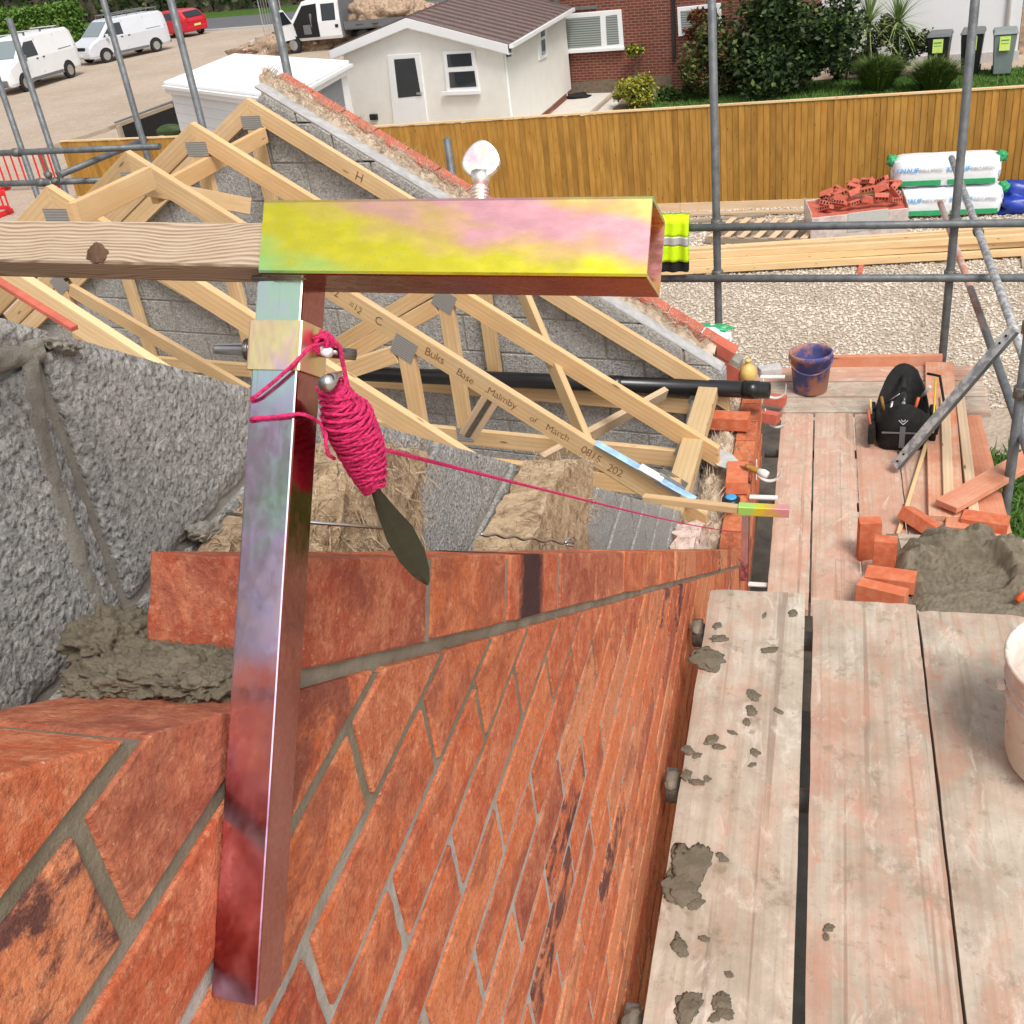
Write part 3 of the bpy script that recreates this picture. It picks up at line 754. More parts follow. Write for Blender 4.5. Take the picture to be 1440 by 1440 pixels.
# ================================================================== bricklayer's profile clamp (near)
def profile(label, org, scale=1.0, fine=True):
    "square post standing square to the rake, collar, arm tube with batten; org = foot of post"
    return None
PB = Vector((-.272, 0, 0)) + RHO * -2.465 + NU * 4.337
PT = Vector((-.262, 0, 0)) + RHO * -2.465 + NU * 4.702
pr = thing('profile_clamp', 'large iridescent zinc-plated profile clamp with square post and open arm tube in the foreground', 'profile clamp', tuple(PB))
def sq_tube(name, p0, p1, w, h, th, mat, parent, up, bevel=.0022):
    "hollow square section, local x along it"
    m, L = frame(p0, p1, up); bm = bmesh.new()
    def ring(w2, h2, x, r):
        out = []
        for sx_, sy_, a0 in ((1, 1, 0), (-1, 1, 90), (-1, -1, 180), (1, -1, 270)):
            for a in (0, 45, 90):
                an = R(a0 + a); out.append(bm.verts.new((x, sx_ * (w2 / 2 - r) + r * math.cos(an), sy_ * (h2 / 2 - r) + r * math.sin(an))))
        return out
    o0, o1 = ring(w, h, -L / 2, bevel), ring(w, h, L / 2, bevel)
    i0, i1 = ring(w - 2 * th, h - 2 * th, -L / 2, bevel * .5), ring(w - 2 * th, h - 2 * th, L / 2, bevel * .5)
    n = len(o0)
    for i in range(n):
        j = (i + 1) % n
        bm.faces.new((o0[i], o0[j], o1[j], o1[i])); bm.faces.new((i0[j], i0[i], i1[i], i1[j]))
        bm.faces.new((o0[j], o0[i], i0[i], i0[j])); bm.faces.new((o1[i], o1[j], i1[j], i1[i]))
    bmesh.ops.recalc_face_normals(bm, faces=bm.faces)
    me = bpy.data.meshes.new(name); bm.to_mesh(me); bm.free(); o = link(name, me, mat, parent)
    o.matrix_basis = Matrix.Translation(-Vector(parent['_w'])) @ m
    return o
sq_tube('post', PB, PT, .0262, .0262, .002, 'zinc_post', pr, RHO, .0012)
cm = PB.lerp(PT, .905); ax = (PT - PB).normalized()
sq_tube('collar', cm - ax * .0125, cm + ax * .0125, .0305, .0300, .0018, 'zinc_collar', pr, RHO, .0012)
A0 = Vector((-.268, 0, 0)) + RHO * -2.4675 + NU * 4.7205
A1 = Vector((-.0725, 0, 0)) + RHO * -2.4695 + NU * 4.7115
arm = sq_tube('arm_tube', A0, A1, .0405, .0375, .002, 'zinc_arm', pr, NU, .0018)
# weld bead and plate between post and arm
MB().tube([PT + Vector((-.015, 0, 0)) - RHO * .0140, PT + Vector((.015, 0, 0)) - RHO * .0140], .0016, 8).build('weld', 'steel_dark', pr, smooth=True, jit=.0003)
# clamping screw through the collar
s0 = cm + Vector((-.016, 0, 0)) - RHO * .002; s1 = s0 + Vector((-.0235, 0, 0)) + RHO * -.004
MB().tube([s0, s0.lerp(s1, .25), s0.lerp(s1, .3), s1.lerp(s0, .06), s1], .003, 12, rs=[.0052, .0052, .0034, .0026, .0022]).build('clamp_screw', 'steel', pr, smooth=True)
for i in range(5):
    c = s0.lerp(s1, .03 + i * .05); MB().tube([c, c + Vector((-.0006, 0, 0))], .0060, 12).build('thread', 'steel_dark', pr)
q0 = cm + Vector((.015, 0, 0)) + RHO * .004; q1 = q0 + Vector((.016, 0, 0)) + RHO * .012
MB().tube([q0, q1], .003, 12).build('tommy_bar', 'steel_dark', pr, smooth=True)
MB().tube([q0 + Vector((.0, 0, .001)), q0 + Vector((.009, -.005, .001))], .0026, 12).build('screw_end', 'white_pvc', pr, smooth=True)
# wing screw on top of the arm
wb = A0.lerp(A1, .545) + NU * .0188 + RHO * .004
b = MB()
for i in range(7): b.tube([wb + NU * (.0018 * i), wb + NU * (.0018 * i + .0011)], .0044, 14)
b.tube([wb, wb + NU * .015], .0036, 12)
b.build('threaded_stem', 'zinc_wing', pr)
wc = wb + NU * .0250; wing = MB(); prof = []
for a in range(24):
    an = 2 * math.pi * a / 24; rx = .0088 + .0010 * math.cos(2 * an); rz = .0096 + .0013 * math.sin(an)
    prof.append(wc + Vector((1, 0, 0)) * rx * math.cos(an) + NU * rz * math.sin(an) - RHO * .0016)
wing.prism(prof, RHO * .0034); wing.build('wing', 'zinc_wing', pr, bevel=.0008, seg=2)
nk = MB().tube([wb + NU * .013, wb + NU * .020], .0034, 12, rs=[.0036, .0052]); nk.build('wing_neck', 'zinc_wing', pr, smooth=True)
# the timber batten slid into the arm
B0 = A0 + Vector((.012, 0, 0)) - NU * .0042; B1 = B0 + (A0 - A1).normalized() * .36 + NU * .004
bt = beam('timber_batten', B1, B0, .0365, .0225, 'batten', None, NU, .0012, label='weathered grey-brown timber batten with dark knot slid into the large arm tube', cat='batten')
kn = link('knot', lump((0, 0, 0), (.0062, .0009, .0052), 3, .35, 3, 4), 'knot_wood', bt); kn.location = (.070, -.0183, -.0060)

# ================================================================== line pin with pink cord, and the string line
LPX = -.232
top = pt(467, 532, 'x', LPX); b1 = pt(474, 555, 'x', LPX); b2 = pt(505, 618, 'x', LPX); b3 = pt(521, 683, 'x', LPX); tip = pt(601, 822, 'x', LPX)
lp = thing('line_pin', 'dark green steel line pin wound with pink cord hanging at the post', 'line pin', tuple(tip))
ctrl = [(pt(468, 546, 'x', LPX), 0.0070), (pt(476, 565, 'x', LPX), 0.0080), (pt(490, 590, 'x', LPX), 0.0128), (pt(502, 618, 'x', LPX), 0.0126), (pt(512, 645, 'x', LPX), .0106), (pt(519, 668, 'x', LPX), .0080), (pt(523, 682, 'x', LPX), .0056)]
def along(t):
    f = t * (len(ctrl) - 1); i = min(int(f), len(ctrl) - 2); u = f - i; u = u * u * (3 - 2 * u) if False else u
    return ctrl[i][0].lerp(ctrl[i + 1][0], u), ctrl[i][1] * (1 - u) + ctrl[i + 1][1] * u
core = MB().tube([c for c, r in ctrl], .01, 16, rs=[r * .93 for c, r in ctrl]); core.build('cord_core', 'cord', lp, smooth=True)
axd = (ctrl[-1][0] - ctrl[0][0]).normalized(); e1 = axd.orthogonal().normalized(); e2 = axd.cross(e1)
for lay in range(3):
    path = []; turns = 24 if lay < 2 else 17
    for i in range(turns * 14):
        t = i / (turns * 14 - 1); tt = t if lay % 2 == 0 else 1 - t
        c, r = along(tt); a = i / 14 * 2 * math.pi * (1 if lay % 2 == 0 else -1)
        tilt = .0035 * math.sin(a + lay) * (1 if lay < 2 else -1.6)
        rr = r * (1 + .05 * lay * .5) + .0008 * noise.noise(Vector((i * .11, lay * 9, 0)))
        path.append(c + (e1 * math.cos(a) + e2 * math.sin(a)) * rr + axd * (tilt + .0028 * noise.noise(Vector((i * .07, lay, 3)))))
    MB().tube(path, .0009, 6).build('cord_winding', 'cord', lp, smooth=True)
# head and blade of the pin
hm, _ = frame(top, b1); hd = MB().tube([pt(458, 540, 'x', LPX + .004), pt(466, 534, 'x', LPX + .002), pt(480, 524, 'x', LPX)], .006, 16, rs=[.0040, .0036, .0010]); hd.build('pin_head', 'steel', lp, smooth=True)
blade = []; bd = MB(); bpath = [(523, 676, .0026), (530, 694, .0034), (545, 722, .0062), (562, 750, .0092), (580, 782, .0090), (593, 806, .0060), (600, 818, .0028), (602, 823, .0006)]
L_, R_ = [], []
for i, (x, y, w) in enumerate(bpath):
    c = pt(x, y, 'x', LPX); a = pt(bpath[max(i - 1, 0)][0], bpath[max(i - 1, 0)][1], 'x', LPX); d = pt(bpath[min(i + 1, 7)][0], bpath[min(i + 1, 7)][1], 'x', LPX)
    t = (d - a).normalized(); vdir = (c - Vector((0, 0, CAMZ))).normalized(); sd = t.cross(vdir).normalized()
    th = .0016
    bd.v += [c + sd * w, c + vdir * -th - sd * w * .2, c - sd * w, c + vdir * th]
for i in range(7):
    for q in range(4): bd.f.append((i * 4 + q, i * 4 + (q + 1) % 4, (i + 1) * 4 + (q + 1) % 4, (i + 1) * 4 + q))
bd.f += [(3, 2, 1, 0), (28, 29, 30, 31)]
bd.build('pin_blade', 'pin_green', lp, smooth=False, bevel=.0005)
# cord around post and on to the far profile
cord = thing('string_line', 'thin pink string line wrapped on the post and stretched to the far profile', 'string line', tuple(pt(450, 480, 'x', LPX)))
FX = -2.4875; 
def pr_pt(px, py, rho):
    n = RHO; r = ray(px, py); o = Vector((0, 0, CAMZ)); return o + r * ((rho - o.dot(n)) / r.dot(n))
knot_c = pt(455, 482, 'x', -.243)
loop = [knot_c + Vector((.002, 0, 0))] + [pr_pt(x, y, -2.4815) for x, y in ((437, 487), (410, 515), (385, 537), (360, 557), (354, 560))] + [Vector((-.2815, 0, 0)) + RHO * -2.46 + NU * 4.632]
MB().tube(loop, .00105, 8).build('cord', 'cord', cord, smooth=True)
loop = [Vector((-.2815, 0, 0)) + RHO * -2.46 + NU * 4.624] + [pr_pt(x, y, -2.4815) for x, y in ((353, 589), (360, 588), (390, 586), (420, 582), (428, 583))] + [pt(440, 588, 'x', -.247), pt(452, 596, 'x', -.243), pt(459, 620, 'x', -.24)]
MB().tube(loop, .00105, 8).build('cord', 'cord', cord, smooth=True)
rr = random.Random(4); path = []
for i in range(130):
    a = i * .55; path.append(knot_c + Vector((math.cos(a) * .0032 + rr.gauss(0, .001), math.sin(a * .37) * .003, math.sin(a) * .0045 + rr.gauss(0, .001))))
MB().tube(path, .001, 6).build('cord_knot', 'cord', cord, smooth=True)
drop = [knot_c + Vector((.003, .003, .002))] + [pt(x, y, 'x', -.236) for x, y in ((478, 488), (480, 500), (484, 520), (488, 540))] + [pt(x, y, 'x', -.222) for x, y in ((496, 560), (512, 580), (522, 598))]
MB().tube(drop, .0012, 8).build('cord', 'cord', cord, smooth=True)
slack = [pt(x, y, 'x', -.24) for x, y in ((459, 600), (458, 625), (462, 640), (470, 645))]
MB().tube(slack, .0011, 6).build('cord', 'cord', cord, smooth=True)
FPX = -.262
far_end = pt(1042, 748, 'x', FPX)
st0 = pt(520, 627, 'x', -.245); MB().tube([st0.lerp(far_end, i / 12) - Vector((0, 0, .012)) * math.sin(math.pi * i / 12) for i in range(13)], .00145, 6).build('stretched_line', 'cord', cord, smooth=True)

# ================================================================== scaffold boards (near lift)
ZN = 5.45 - 1.573
def board(label, x0, x1, y0, y1, zt, mat, th=.038, cat='scaffold board', group=None, splits=True, yaw=0):
    t = thing('scaffold_board', label, cat, ((x0 + x1) / 2, (y0 + y1) / 2, zt - th), group)
    b = MB(); n = 60; w = x1 - x0; L = y1 - y0; rows = []
    nx = 8
    fn = lambda u, v: (0, 0, 0)
    vs = []
    for j in range(n + 1):
        for i in range(nx + 1):
            u = i / nx; v = j / n; x = x0 + w * u; y = y0 + L * v
            z = zt - .0018 * (2 * abs(u - .5)) ** 6 + .0012 * noise.noise(Vector((x * 8, y * 2.5, label.__len__())))
            if i in (0, nx): x += .0025 * noise.noise(Vector((y * 9, i, 4))); z -= .002
            if j in (0, n): z -= .002; y += .004 * noise.noise(Vector((x * 30, j, 2)))
            vs.append(Vector((x, y, z)))
    b.v = vs; N1 = len(vs); b.v += [Vector((v.x, v.y, zt - th)) for v in vs]
    W_ = nx + 1
    for j in range(n):
        for i in range(nx):
            a = j * W_ + i; b.f.append((a, a + 1, a + W_ + 1, a + W_)); b.f.append((N1 + a, N1 + a + W_, N1 + a + W_ + 1, N1 + a + 1))
    for j in range(n):
        a = j * W_; b.f.append((a, a + W_, N1 + a + W_, N1 + a)); a += nx; b.f.append((a + W_, a, N1 + a, N1 + a + W_))
    for i in range(nx):
        b.f.append((i + 1, i, N1 + i, N1 + i + 1)); a = n * W_ + i; b.f.append((a, a + 1, N1 + a + 1, N1 + a))
    # rotate so that local x runs along the board
    c = Vector(t['_w']); me = bpy.data.meshes.new('plank'); me.from_pydata([((v - c).y, -(v - c).x, (v - c).z) for v in b.v], [], b.f); me.update()
    o = link('plank', me, mat, t, rot=(0, 0, R(90)))
    return t
board('mortar-splashed grey-beige scaffold board next to the brick wall', -.236, -.006, -1.6, 2.228, ZN, 'board_grey')
board('wide pale scaffold board stained red with brick dust, second from the wall', .013, .247, -1.6, 2.205, ZN, 'board_mixed')
board('pale cement-stained scaffold board under the white tub', .2525, .482, -1.6, 2.178, ZN, 'board_pale')
board('pale scaffold board at the right edge under the white tub, nearest lift', .487, .715, -1.6, 2.16, ZN, 'board_pale')
board('unseen scaffold board added by the near lift to shade below', .72, .945, -1.6, 2.15, ZN, 'board_pale')  # out-of-view board, added so the ground beneath is shaded
board('unseen outermost board put in for shading', .95, 1.17, -1.6, 2.15, ZN, 'board_pale')  # second out-of-view board, added for the same shading
# transoms under the boards with their blanked ends beside the wall
for y, lab in ((2.12, 'short grey scaffold tube under the far end of the near boards'), (1.60, 'short grey scaffold tube under the middle of the near boards'), (1.05, 'short grey scaffold tube under the near end of the near boards')):
    t = thing('scaffold_tube', lab, 'scaffold tube', (-.27, y, ZN - .066))
    pipe('tube', (-.268, y, ZN - .066), (1.1, y, ZN - .066), .0242, 'tube', t)
    m = MB().lathe([(.0285, -.016), (.030, -.014), (.030, .010), (.027, .013), (.020, .013)], (0, 0, 0), 18); o = link('end_coupler', m.mesh('end_coupler', smooth=True), 'coupler', t, loc=(.012, 0, 0), rot=(0, R(-90), 0))
    MB().box(Vector((-.262, y + .022, ZN - .048)), (.026, .030, .012)).build('coupler_bolt', 'coupler', t, bevel=.002)
    link('mortar_crust', lump((0, 0, 0), (.016, .026, .014), y, .3, 4, 3), 'mortar', t, loc=(.010, 0, .022))
for x, lab in ((.35, 'grey ledger tube running below the near boards'),):
    pass
# mortar droppings on the left board
rr = random.Random(11)
drops = [(1008, 880, 9), (1012, 898, 14), (1003, 930, 9), (995, 925, 22), (1082, 914, 13), (1075, 865, 6), (1060, 978, 13), (1057, 1000, 14), (1050, 1015, 10), (1000, 1040, 13), (1010, 1050, 10), (968, 1055, 12), (980, 1062, 7), (1062, 1058, 10), (1058, 1075, 8), (1030, 1030, 7), (965, 1090, 10), (980, 1100, 11), (995, 1095, 7), (1015, 1205, 9), (970, 1215, 34), (958, 1250, 24), (978, 1270, 17), (990, 1320, 9), (955, 1330, 18), (1025, 1370, 8), (968, 1418, 20), (1015, 1408, 18), (1005, 1430, 11), (1115, 862, 11), (1165, 1305, 10), (1162, 1318, 7), (1095, 1000, 8), (1020, 1425, 14)]
for i, (x, y, s) in enumerate(drops):
    c = pt(x, y, 'z', ZN + .001); r_ = s / 1500 * (c - Vector((0, 0, CAMZ))).length * (.62 if s < 20 else .95)
    big = s >= 20
    me = lump((0, 0, 0), (r_ * rr.uniform(.7, 1.0), r_ * rr.uniform(1.0, 1.6), min(r_ * .10, .0016)), i + 20, .55, 3.0, 4, .0008, grit=.0006, rot=rr.uniform(0, 3))
    link('mortar_dropping', me, 'mortar_wet', None, loc=c, label=('broad grey-brown mortar splat on the scaffold board beside the brick wall' if big else 'small dark mortar dropping on the near scaffold boards'), cat='mortar', group=('broad mortar splats' if big else 'mortar droppings on the near boards'))

# ================================================================== white plastic tub at the right edge
c = pt(1500, 985, 'z', ZN + .001); tb = thing('mortar_tub', 'white plastic tub caked with cement at the right edge', 'tub', (.505, 1.70, ZN + .001))
TBC = Vector(tb['_w'])
MB().lathe([(.118, 0), (.124, .01), (.138, .16), (.1395, .165), (.1455, .166), (.1455, .172), (.1405, .174), (.1415, .195), (.148, .196), (.148, .203), (.143, .205), (.145, .238), (.151, .240), (.153, .247), (.150, .252), (.145, .250), (.138, .16), (.130, .03), (.0, .028)], TBC, 40).build('tub_wall', 'tub_white', tb, smooth=True)
MB().box(TBC + Vector((-.1535, -.01, .19)), (.014, .022, .014)).build('handle_lug', 'tub_white', tb, bevel=.003)
me = lump((0, 0, 0), (.134, .134, .03), 3, .22, 4, 4); link('mortar_residue', me, 'mortar_grey', tb, loc=(0, 0, .10))

# ================================================================== far profile at the foot of the rake
fp0 = pt(1047, 815, 'x', -.262); fp1 = pt(1049, 722, 'x', -.258)
fp = thing('profile_clamp', 'small distant zinc-plated profile clamp at the far corner of the wall', 'profile clamp', tuple(fp0))
sq_tube('post', fp0, fp1, .034, .034, .002, 'zinc_post', fp, (0, 1, 0))
fa0 = fp1 + Vector((-.03, 0, .022)); fa1 = pt(1110, 719, 'y', fa0.y)
sq_tube('arm_tube', fa0, fa1, .042, .040, .002, 'zinc_far', fp, (0, 0, 1))
fb = fa0 + Vector((.01, 0, -.002)); fc = pt(905, 700, 'y', fa0.y + .1)
beam('timber_batten', fc, fb, .034, .030, 'pine', None, label='thin brown timber batten slid into the small distant arm tube', cat='batten')

# ================================================================== eaves wall beyond the rake: cavity wool, block leaf, wall plate
CW = thing('cavity_wool', 'fluffy beige mineral wool filling the open cavity of the far eaves wall', 'insulation', (-.46, 4.8, 2.78))
bm = bmesh.new(); bmesh.ops.create_grid(bm, x_segments=16, y_segments=110, size=.5)
for v in bm.verts:
    x, y = v.co.x * .165, v.co.y * 1.95; p = Vector((x, y, 0))
    v.co = Vector((x, y, .055 * noise.fractal(p * 14, 1, 2, 4) + .02 - 2.2 * abs(x) ** 2 * 4))
me = bpy.data.meshes.new('wool_surface'); bm.to_mesh(me); bm.free()
for q in me.polygons: q.use_smooth = True
link('wool_surface', me, 'wool_pale', CW)
fc_ = [p.center.copy() for p in me.polygons]
fibres(CW, lambda rr: (rr.choice(fc_) + Vector((-.46, 4.8, 2.78)), Vector((rr.gauss(0, 1), rr.gauss(0, 1), rr.uniform(.2, 1.2))).normalized(), Vector((0, 1, .2)).normalized()), 1400, .07, 'wool_pale', 5, .002)
EW = thing('eaves_block_wall', 'grey block inner wall below the timber wall plate at the far eaves', 'block wall', (-.6, 4.8, 0))
for j in range(5):
    for c in range(4):
        y0 = 3.9 + .45 * j - (.22 if c % 2 else 0); MB().box((-.597, y0 + .218, 2.80 - .225 * c), (.1, .437, .215)).build('block', 'block_far', EW, bevel=.004, jit=.001)
MB().box((-.597, 4.8, 1.4), (.088, 2.2, 2.95)).build('mortar_joints', 'mortar_grey', EW)
wp0, wp1 = pt(1000, 585, 'z', 3.0), pt(955, 700, 'z', 3.0)
beam('wall_plate', (-.545, 5.55, 2.965), (-.595, 3.95, 2.965), .105, .07, 'pine_light', None, label='pale timber wall plate lying along the far eaves wall', cat='timber')

# ================================================================== roof trusses
ANG = -10.5; TD = Vector((math.cos(R(ANG)), math.sin(R(ANG)), 0)); PD = Vector((-TD.y, TD.x, 0))
HALF_S = 2.72; ZA = 4.585; PS = .585
zr = lambda s: ZA - PS * abs(s + HALF_S)
def member(name, E, poly, p, th, mat, parent, d0, d1):
    "timber of polygon (s, z) at offset p across the truss, thickness th; grain along d0 -> d1"
    W3 = lambda s, z, q: E + TD * s + PD * q + Vector((0, 0, z))
    a, b_ = W3(*d0, p), W3(*d1, p); m, L = frame(a, b_, PD); mi = m.inverted()
    mb = MB().prism([W3(s, z, p - th / 2) for s, z in poly], PD * th); mb.v = [mi @ v for v in mb.v]
    o = link(name, mb.mesh(name, .0025), mat, parent); o.matrix_basis = Matrix.Translation(-Vector(parent['_w'])) @ m
    return o
def bar_poly(a, b_, w):
    a = Vector(a); b_ = Vector(b_); d = (b_ - a).normalized(); n = Vector((-d.y, d.x)) * w / 2
    return [tuple(a - n), tuple(b_ - n), tuple(b_ + n), tuple(a + n)]
def truss(label, y0, zc, king=True, marks=None, mats=('pine', 'pine'), left=True):
    E = Vector((-.5, y0, 0)); base = E + TD * -HALF_S + Vector((0, 0, zc))
    t = thing('roof_truss', label, 'roof truss', tuple(base), 'timber roof trusses')
    d = .118; e = .06; w = .092
    member('rafter', E, [(-HALF_S, ZA), (-HALF_S, ZA - d), (e, zr(e) - d), (e, zr(e))], 0, .036, mats[0], t, (-HALF_S, ZA), (0, zr(0)))
    member('rafter', E, [(-HALF_S - .001, ZA), (-2 * HALF_S - e, zr(e)), (-2 * HALF_S - e, zr(e) - d), (-HALF_S - .001, ZA - d)], 0, .036, mats[0], t, (-2 * HALF_S, zr(0)), (-HALF_S, ZA))
    member('bottom_chord', E, [(-2 * HALF_S + .05, zc), (-2 * HALF_S + .05, zc - w), (-.06, zc - w), (-.06, zc)], .003 if zc > 3 else 0, .036, 'pine', t, (-5, zc), (0, zc))
    if king: member('king_post', E, bar_poly((-HALF_S, zc + .001), (-HALF_S, ZA - d - .028), .085), 0, .0355, 'pine', t, (-HALF_S, zc), (-HALF_S, ZA))
    for sg in (1, -1):
        q = -HALF_S + sg * 1.36; zq = zr(q) - d
        member('queen_post', E, bar_poly((q, zc + .001), (q, zq + .002), .085), 0, .0355, 'pine', t, (q, zc), (q, zq))
        member('diagonal_web', E, bar_poly((-HALF_S + sg * .10, zc + .10), (q - sg * .06, zq - .045), .085), 0, .035, 'pine', t, (-HALF_S, zc), (q, zq))
    # nail plates proud of both faces
    W3 = lambda s, z, q: E + TD * s + PD * q + Vector((0, 0, z))
    for s, z, ww, hh, sl in ((-HALF_S, ZA - .135, .14, .075, 0), (-HALF_S + 1.36, zr(-HALF_S + 1.36) - .125, .12, .11, -math.atan(PS)), (-HALF_S - 1.36, zr(-HALF_S - 1.36) - .125, .12, .11, math.atan(PS)), (-.10, zc - .02, .13, .07, -math.atan(PS)), (-HALF_S + 1.36, zc - .03, .10, .08, 0)):
        for sd in (-1, 1):
            c = W3(s, z, sd * .0195); ax_ = TD * math.cos(sl) + Vector((0, 0, math.sin(sl)))
            beam('nail_plate', c - ax_ * ww / 2, c + ax_ * ww / 2, hh, .0014, 'nail_plate', t, PD, 0)
    return t, W3
k = N('nail_plate'); co = k.coord((150, 85, 1)); v = k.voro(co, 1.0, rand=.08)
k.col(k.mix(k.ramp(v, ((.2, 1.), (.36, 0.))), (.40, .395, .38), (.13, .12, .11))); k.set(.5, .5, .5); M['nail_plate'] = k.m
zs_ = dict(a=3.11, b=2.92)
tG, WG = truss('roof truss fixed against the far block gable, marked H', 5.40, 2.90)
tB, WB = truss('roof truss second from the far gable with a plain king post', 4.75, 2.92)
tA, WA = truss('roof truss with handwritten notes along its right rafter', 4.12, 3.11, king=False)
tC, WC = truss('roof truss just behind the near block wall, third in front of the gable', 3.50, 3.11, king=False)
tD_, WD = truss('nearest roof truss, its rafter crossing the lower left corner below the batten', 2.88, 3.11, king=False, mats=('pine_light', 'pine'))
def note(s, spos, size, t, W3, off=-.020, slope=-math.atan(PS), dz=-.062, sp=1.0):
    c = W3(spos, zr(spos) + dz, off); xx = TD * math.cos(slope) + Vector((0, 0, math.sin(slope))); zz = -PD; yy = zz.cross(xx)
    m = Matrix(((xx.x, yy.x, zz.x, c.x), (xx.y, yy.y, zz.y, c.y), (xx.z, yy.z, zz.z, c.z), (0, 0, 0, 1)))
    text(s, size, 'ink', t, m @ Matrix.Shear('XY', 4, (.18, 0)) if False else m, 'pencil_note', spacing=sp, bold=-.0008)
for w_, s_, sz_, dz_, rot_ in (('9+2', -1.70, .058, -.055, .10), ('=12', -1.585, .050, -.066, -.12), ('C', -1.47, .06, -.060, .15), ('Buks', -1.20, .060, -.058, .05), ('Base', -1.055, .056, -.066, -.06), ('.Malmby', -.885, .054, -.060, .03), ('of', -.735, .046, -.068, -.1), ('March', -.62, .052, -.058, .08), ('0815', -.465, .056, -.062, -.04), ('202', -.355, .056, -.068, .07)):
    note(w_, s_, sz_, tA, WA, slope=-math.atan(PS) + rot_, dz=dz_, sp=.92)
note('H', -2.05, .075, tG, WG)
note('3', -2 * HALF_S + 2.47, .08, tC, WC, slope=math.atan(PS))
c1 = WA(-1.74, 3.60, -.020)
# bracing between trusses
bz = thing('timber_brace', 'diagonal pale timber brace slung under the truss rafters', 'timber brace', tuple(WB(-1.4, 3.4, .2)))
b0 = ptp(733, 405, (-.5, 5.15, 0), ANG); b1 = ptp(838, 655, (-.5, 4.32, 0), ANG)
beam('brace', b0, b1, .035, .085, 'pine_light', bz, up=(.55, -.55, .6))
bz = thing('timber_brace', 'short pale timber brace rising to the right behind the noted rafter', 'timber brace', tuple(WA(-.9, 3.0, .2)))
beam('brace', ptp(760, 648, (-.5, 4.40, 0), ANG), ptp(935, 553, (-.5, 5.3, 0), ANG), .035, .075, 'pine_pale', bz, up=(0, -.6, .8))
bz = thing('timber_brace', 'short timber with a blue-grey strip standing between the queen posts', 'timber brace', tuple(WA(-1.2, 2.95, .2)))
bb0, bb1 = ptp(658, 612, (-.5, 4.45, 0), ANG), ptp(700, 545, (-.5, 4.45, 0), ANG)
beam('brace', bb0, bb1, .035, .09, 'pine_pale', bz, up=(1, 0, .5))
beam('metal_strip', bb0 + Vector((0, -.022, 0)), bb1 + Vector((0, -.022, 0)), .004, .028, 'steel_dark', bz, up=(1, 0, .5))
bz = thing('timber_binder', 'long pale timber binder running from truss to truss left of the clamp', 'timber brace', tuple(WA(-2.4, 3.9, .2)))
beam('binder', pt(105, 302, 'x', -2.75), pt(212, 250, 'x', -2.72), .036, .092, 'pine', bz, up=(0, 0, 1))
bz = thing('timber_binder', 'timber binder end sloping away beneath the second truss apex', 'timber brace', tuple(WA(-2.4, 4.1, .2)))
beam('binder', ptp(200, 262, (-.5, 4.14, 0), ANG), ptp(350, 290, (-.5, 4.72, 0), ANG), .036, .085, 'pine', bz, up=(0, 0, 1))
bz = thing('timber_binder', 'timber binder reaching up to the far gable truss', 'timber brace', tuple(WB(-2.4, 4.1, .2)))
beam('binder', ptp(215, 275, (-.5, 4.2, 0), ANG), ptp(372, 190, (-.5, 5.35, 0), ANG), .036, .085, 'pine', bz, up=(0, 0, 1))
# blue strip lying on the foot of the noted rafter
bs = thing('plastic_strip', 'blue and white protective strip on the foot of the noted rafter', 'strip', tuple(WA(0, 3.0, 0)))
sp0, sp1 = ptp(838, 624, (-.5, 4.10, 0), ANG), ptp(978, 704, (-.5, 4.08, 0), ANG)
beam('strip', sp0 + Vector((0, 0, .006)), sp1 + Vector((0, 0, .006)), .042, .006, 'strap_blue', bs)
beam('protective_film', sp0.lerp(sp1, .45) + Vector((0, 0, .014)), sp0.lerp(sp1, .68) + Vector((0, 0, .014)), .05, .004, 'pack_white', bs)
# black soil pipe across the trusses
g0, g1 = pt(1082, 549, 'z', 2.98), ptp(470, 524, (-.5, 5.26, 0), ANG)
gp = thing('soil_pipe', 'long black plastic pipe lying across the eaves in front of the far gable', 'pipe', tuple(g0))
b = MB(); m_, L_ = frame(g0, g1)
prof = []
for (ra, rb) in ((.046, .041),):
    n = 24; vs = []; fs = []
    for x in (-L_ / 2, L_ / 2):
        for r_ in (ra, rb): vs += [Vector((x, r_ * math.cos(2 * math.pi * i / n), r_ * math.sin(2 * math.pi * i / n))) for i in range(n)]
    for i in range(n):
        j = (i + 1) % n; fs += [(i, j, 2 * n + j, 2 * n + i), (n + j, n + i, 3 * n + i, 3 * n + j), (j, i, n + i, n + j), (2 * n + i, 2 * n + j, 3 * n + j, 3 * n + i)]
    b.add([m_ @ v for v in vs], fs)
b.build('pipe_barrel', 'black_plastic', gp, smooth=True)
for u in (.02, .30): pipe('socket', g0.lerp(g1, u), g0.lerp(g1, u + .03), .050, 'black_plastic', gp, 24)
# thin ridge strip, red, beneath the batten at left
rs = thing('red_lath', 'red-painted lath lying on the nearest rafter at lower left', 'lath', tuple(pt(40, 430, 'y', 3.0)))
beam('lath', pt(-40, 372, 'y', 3.2), pt(105, 462, 'y', 3.0), .03, .02, 'lintel_red', rs)

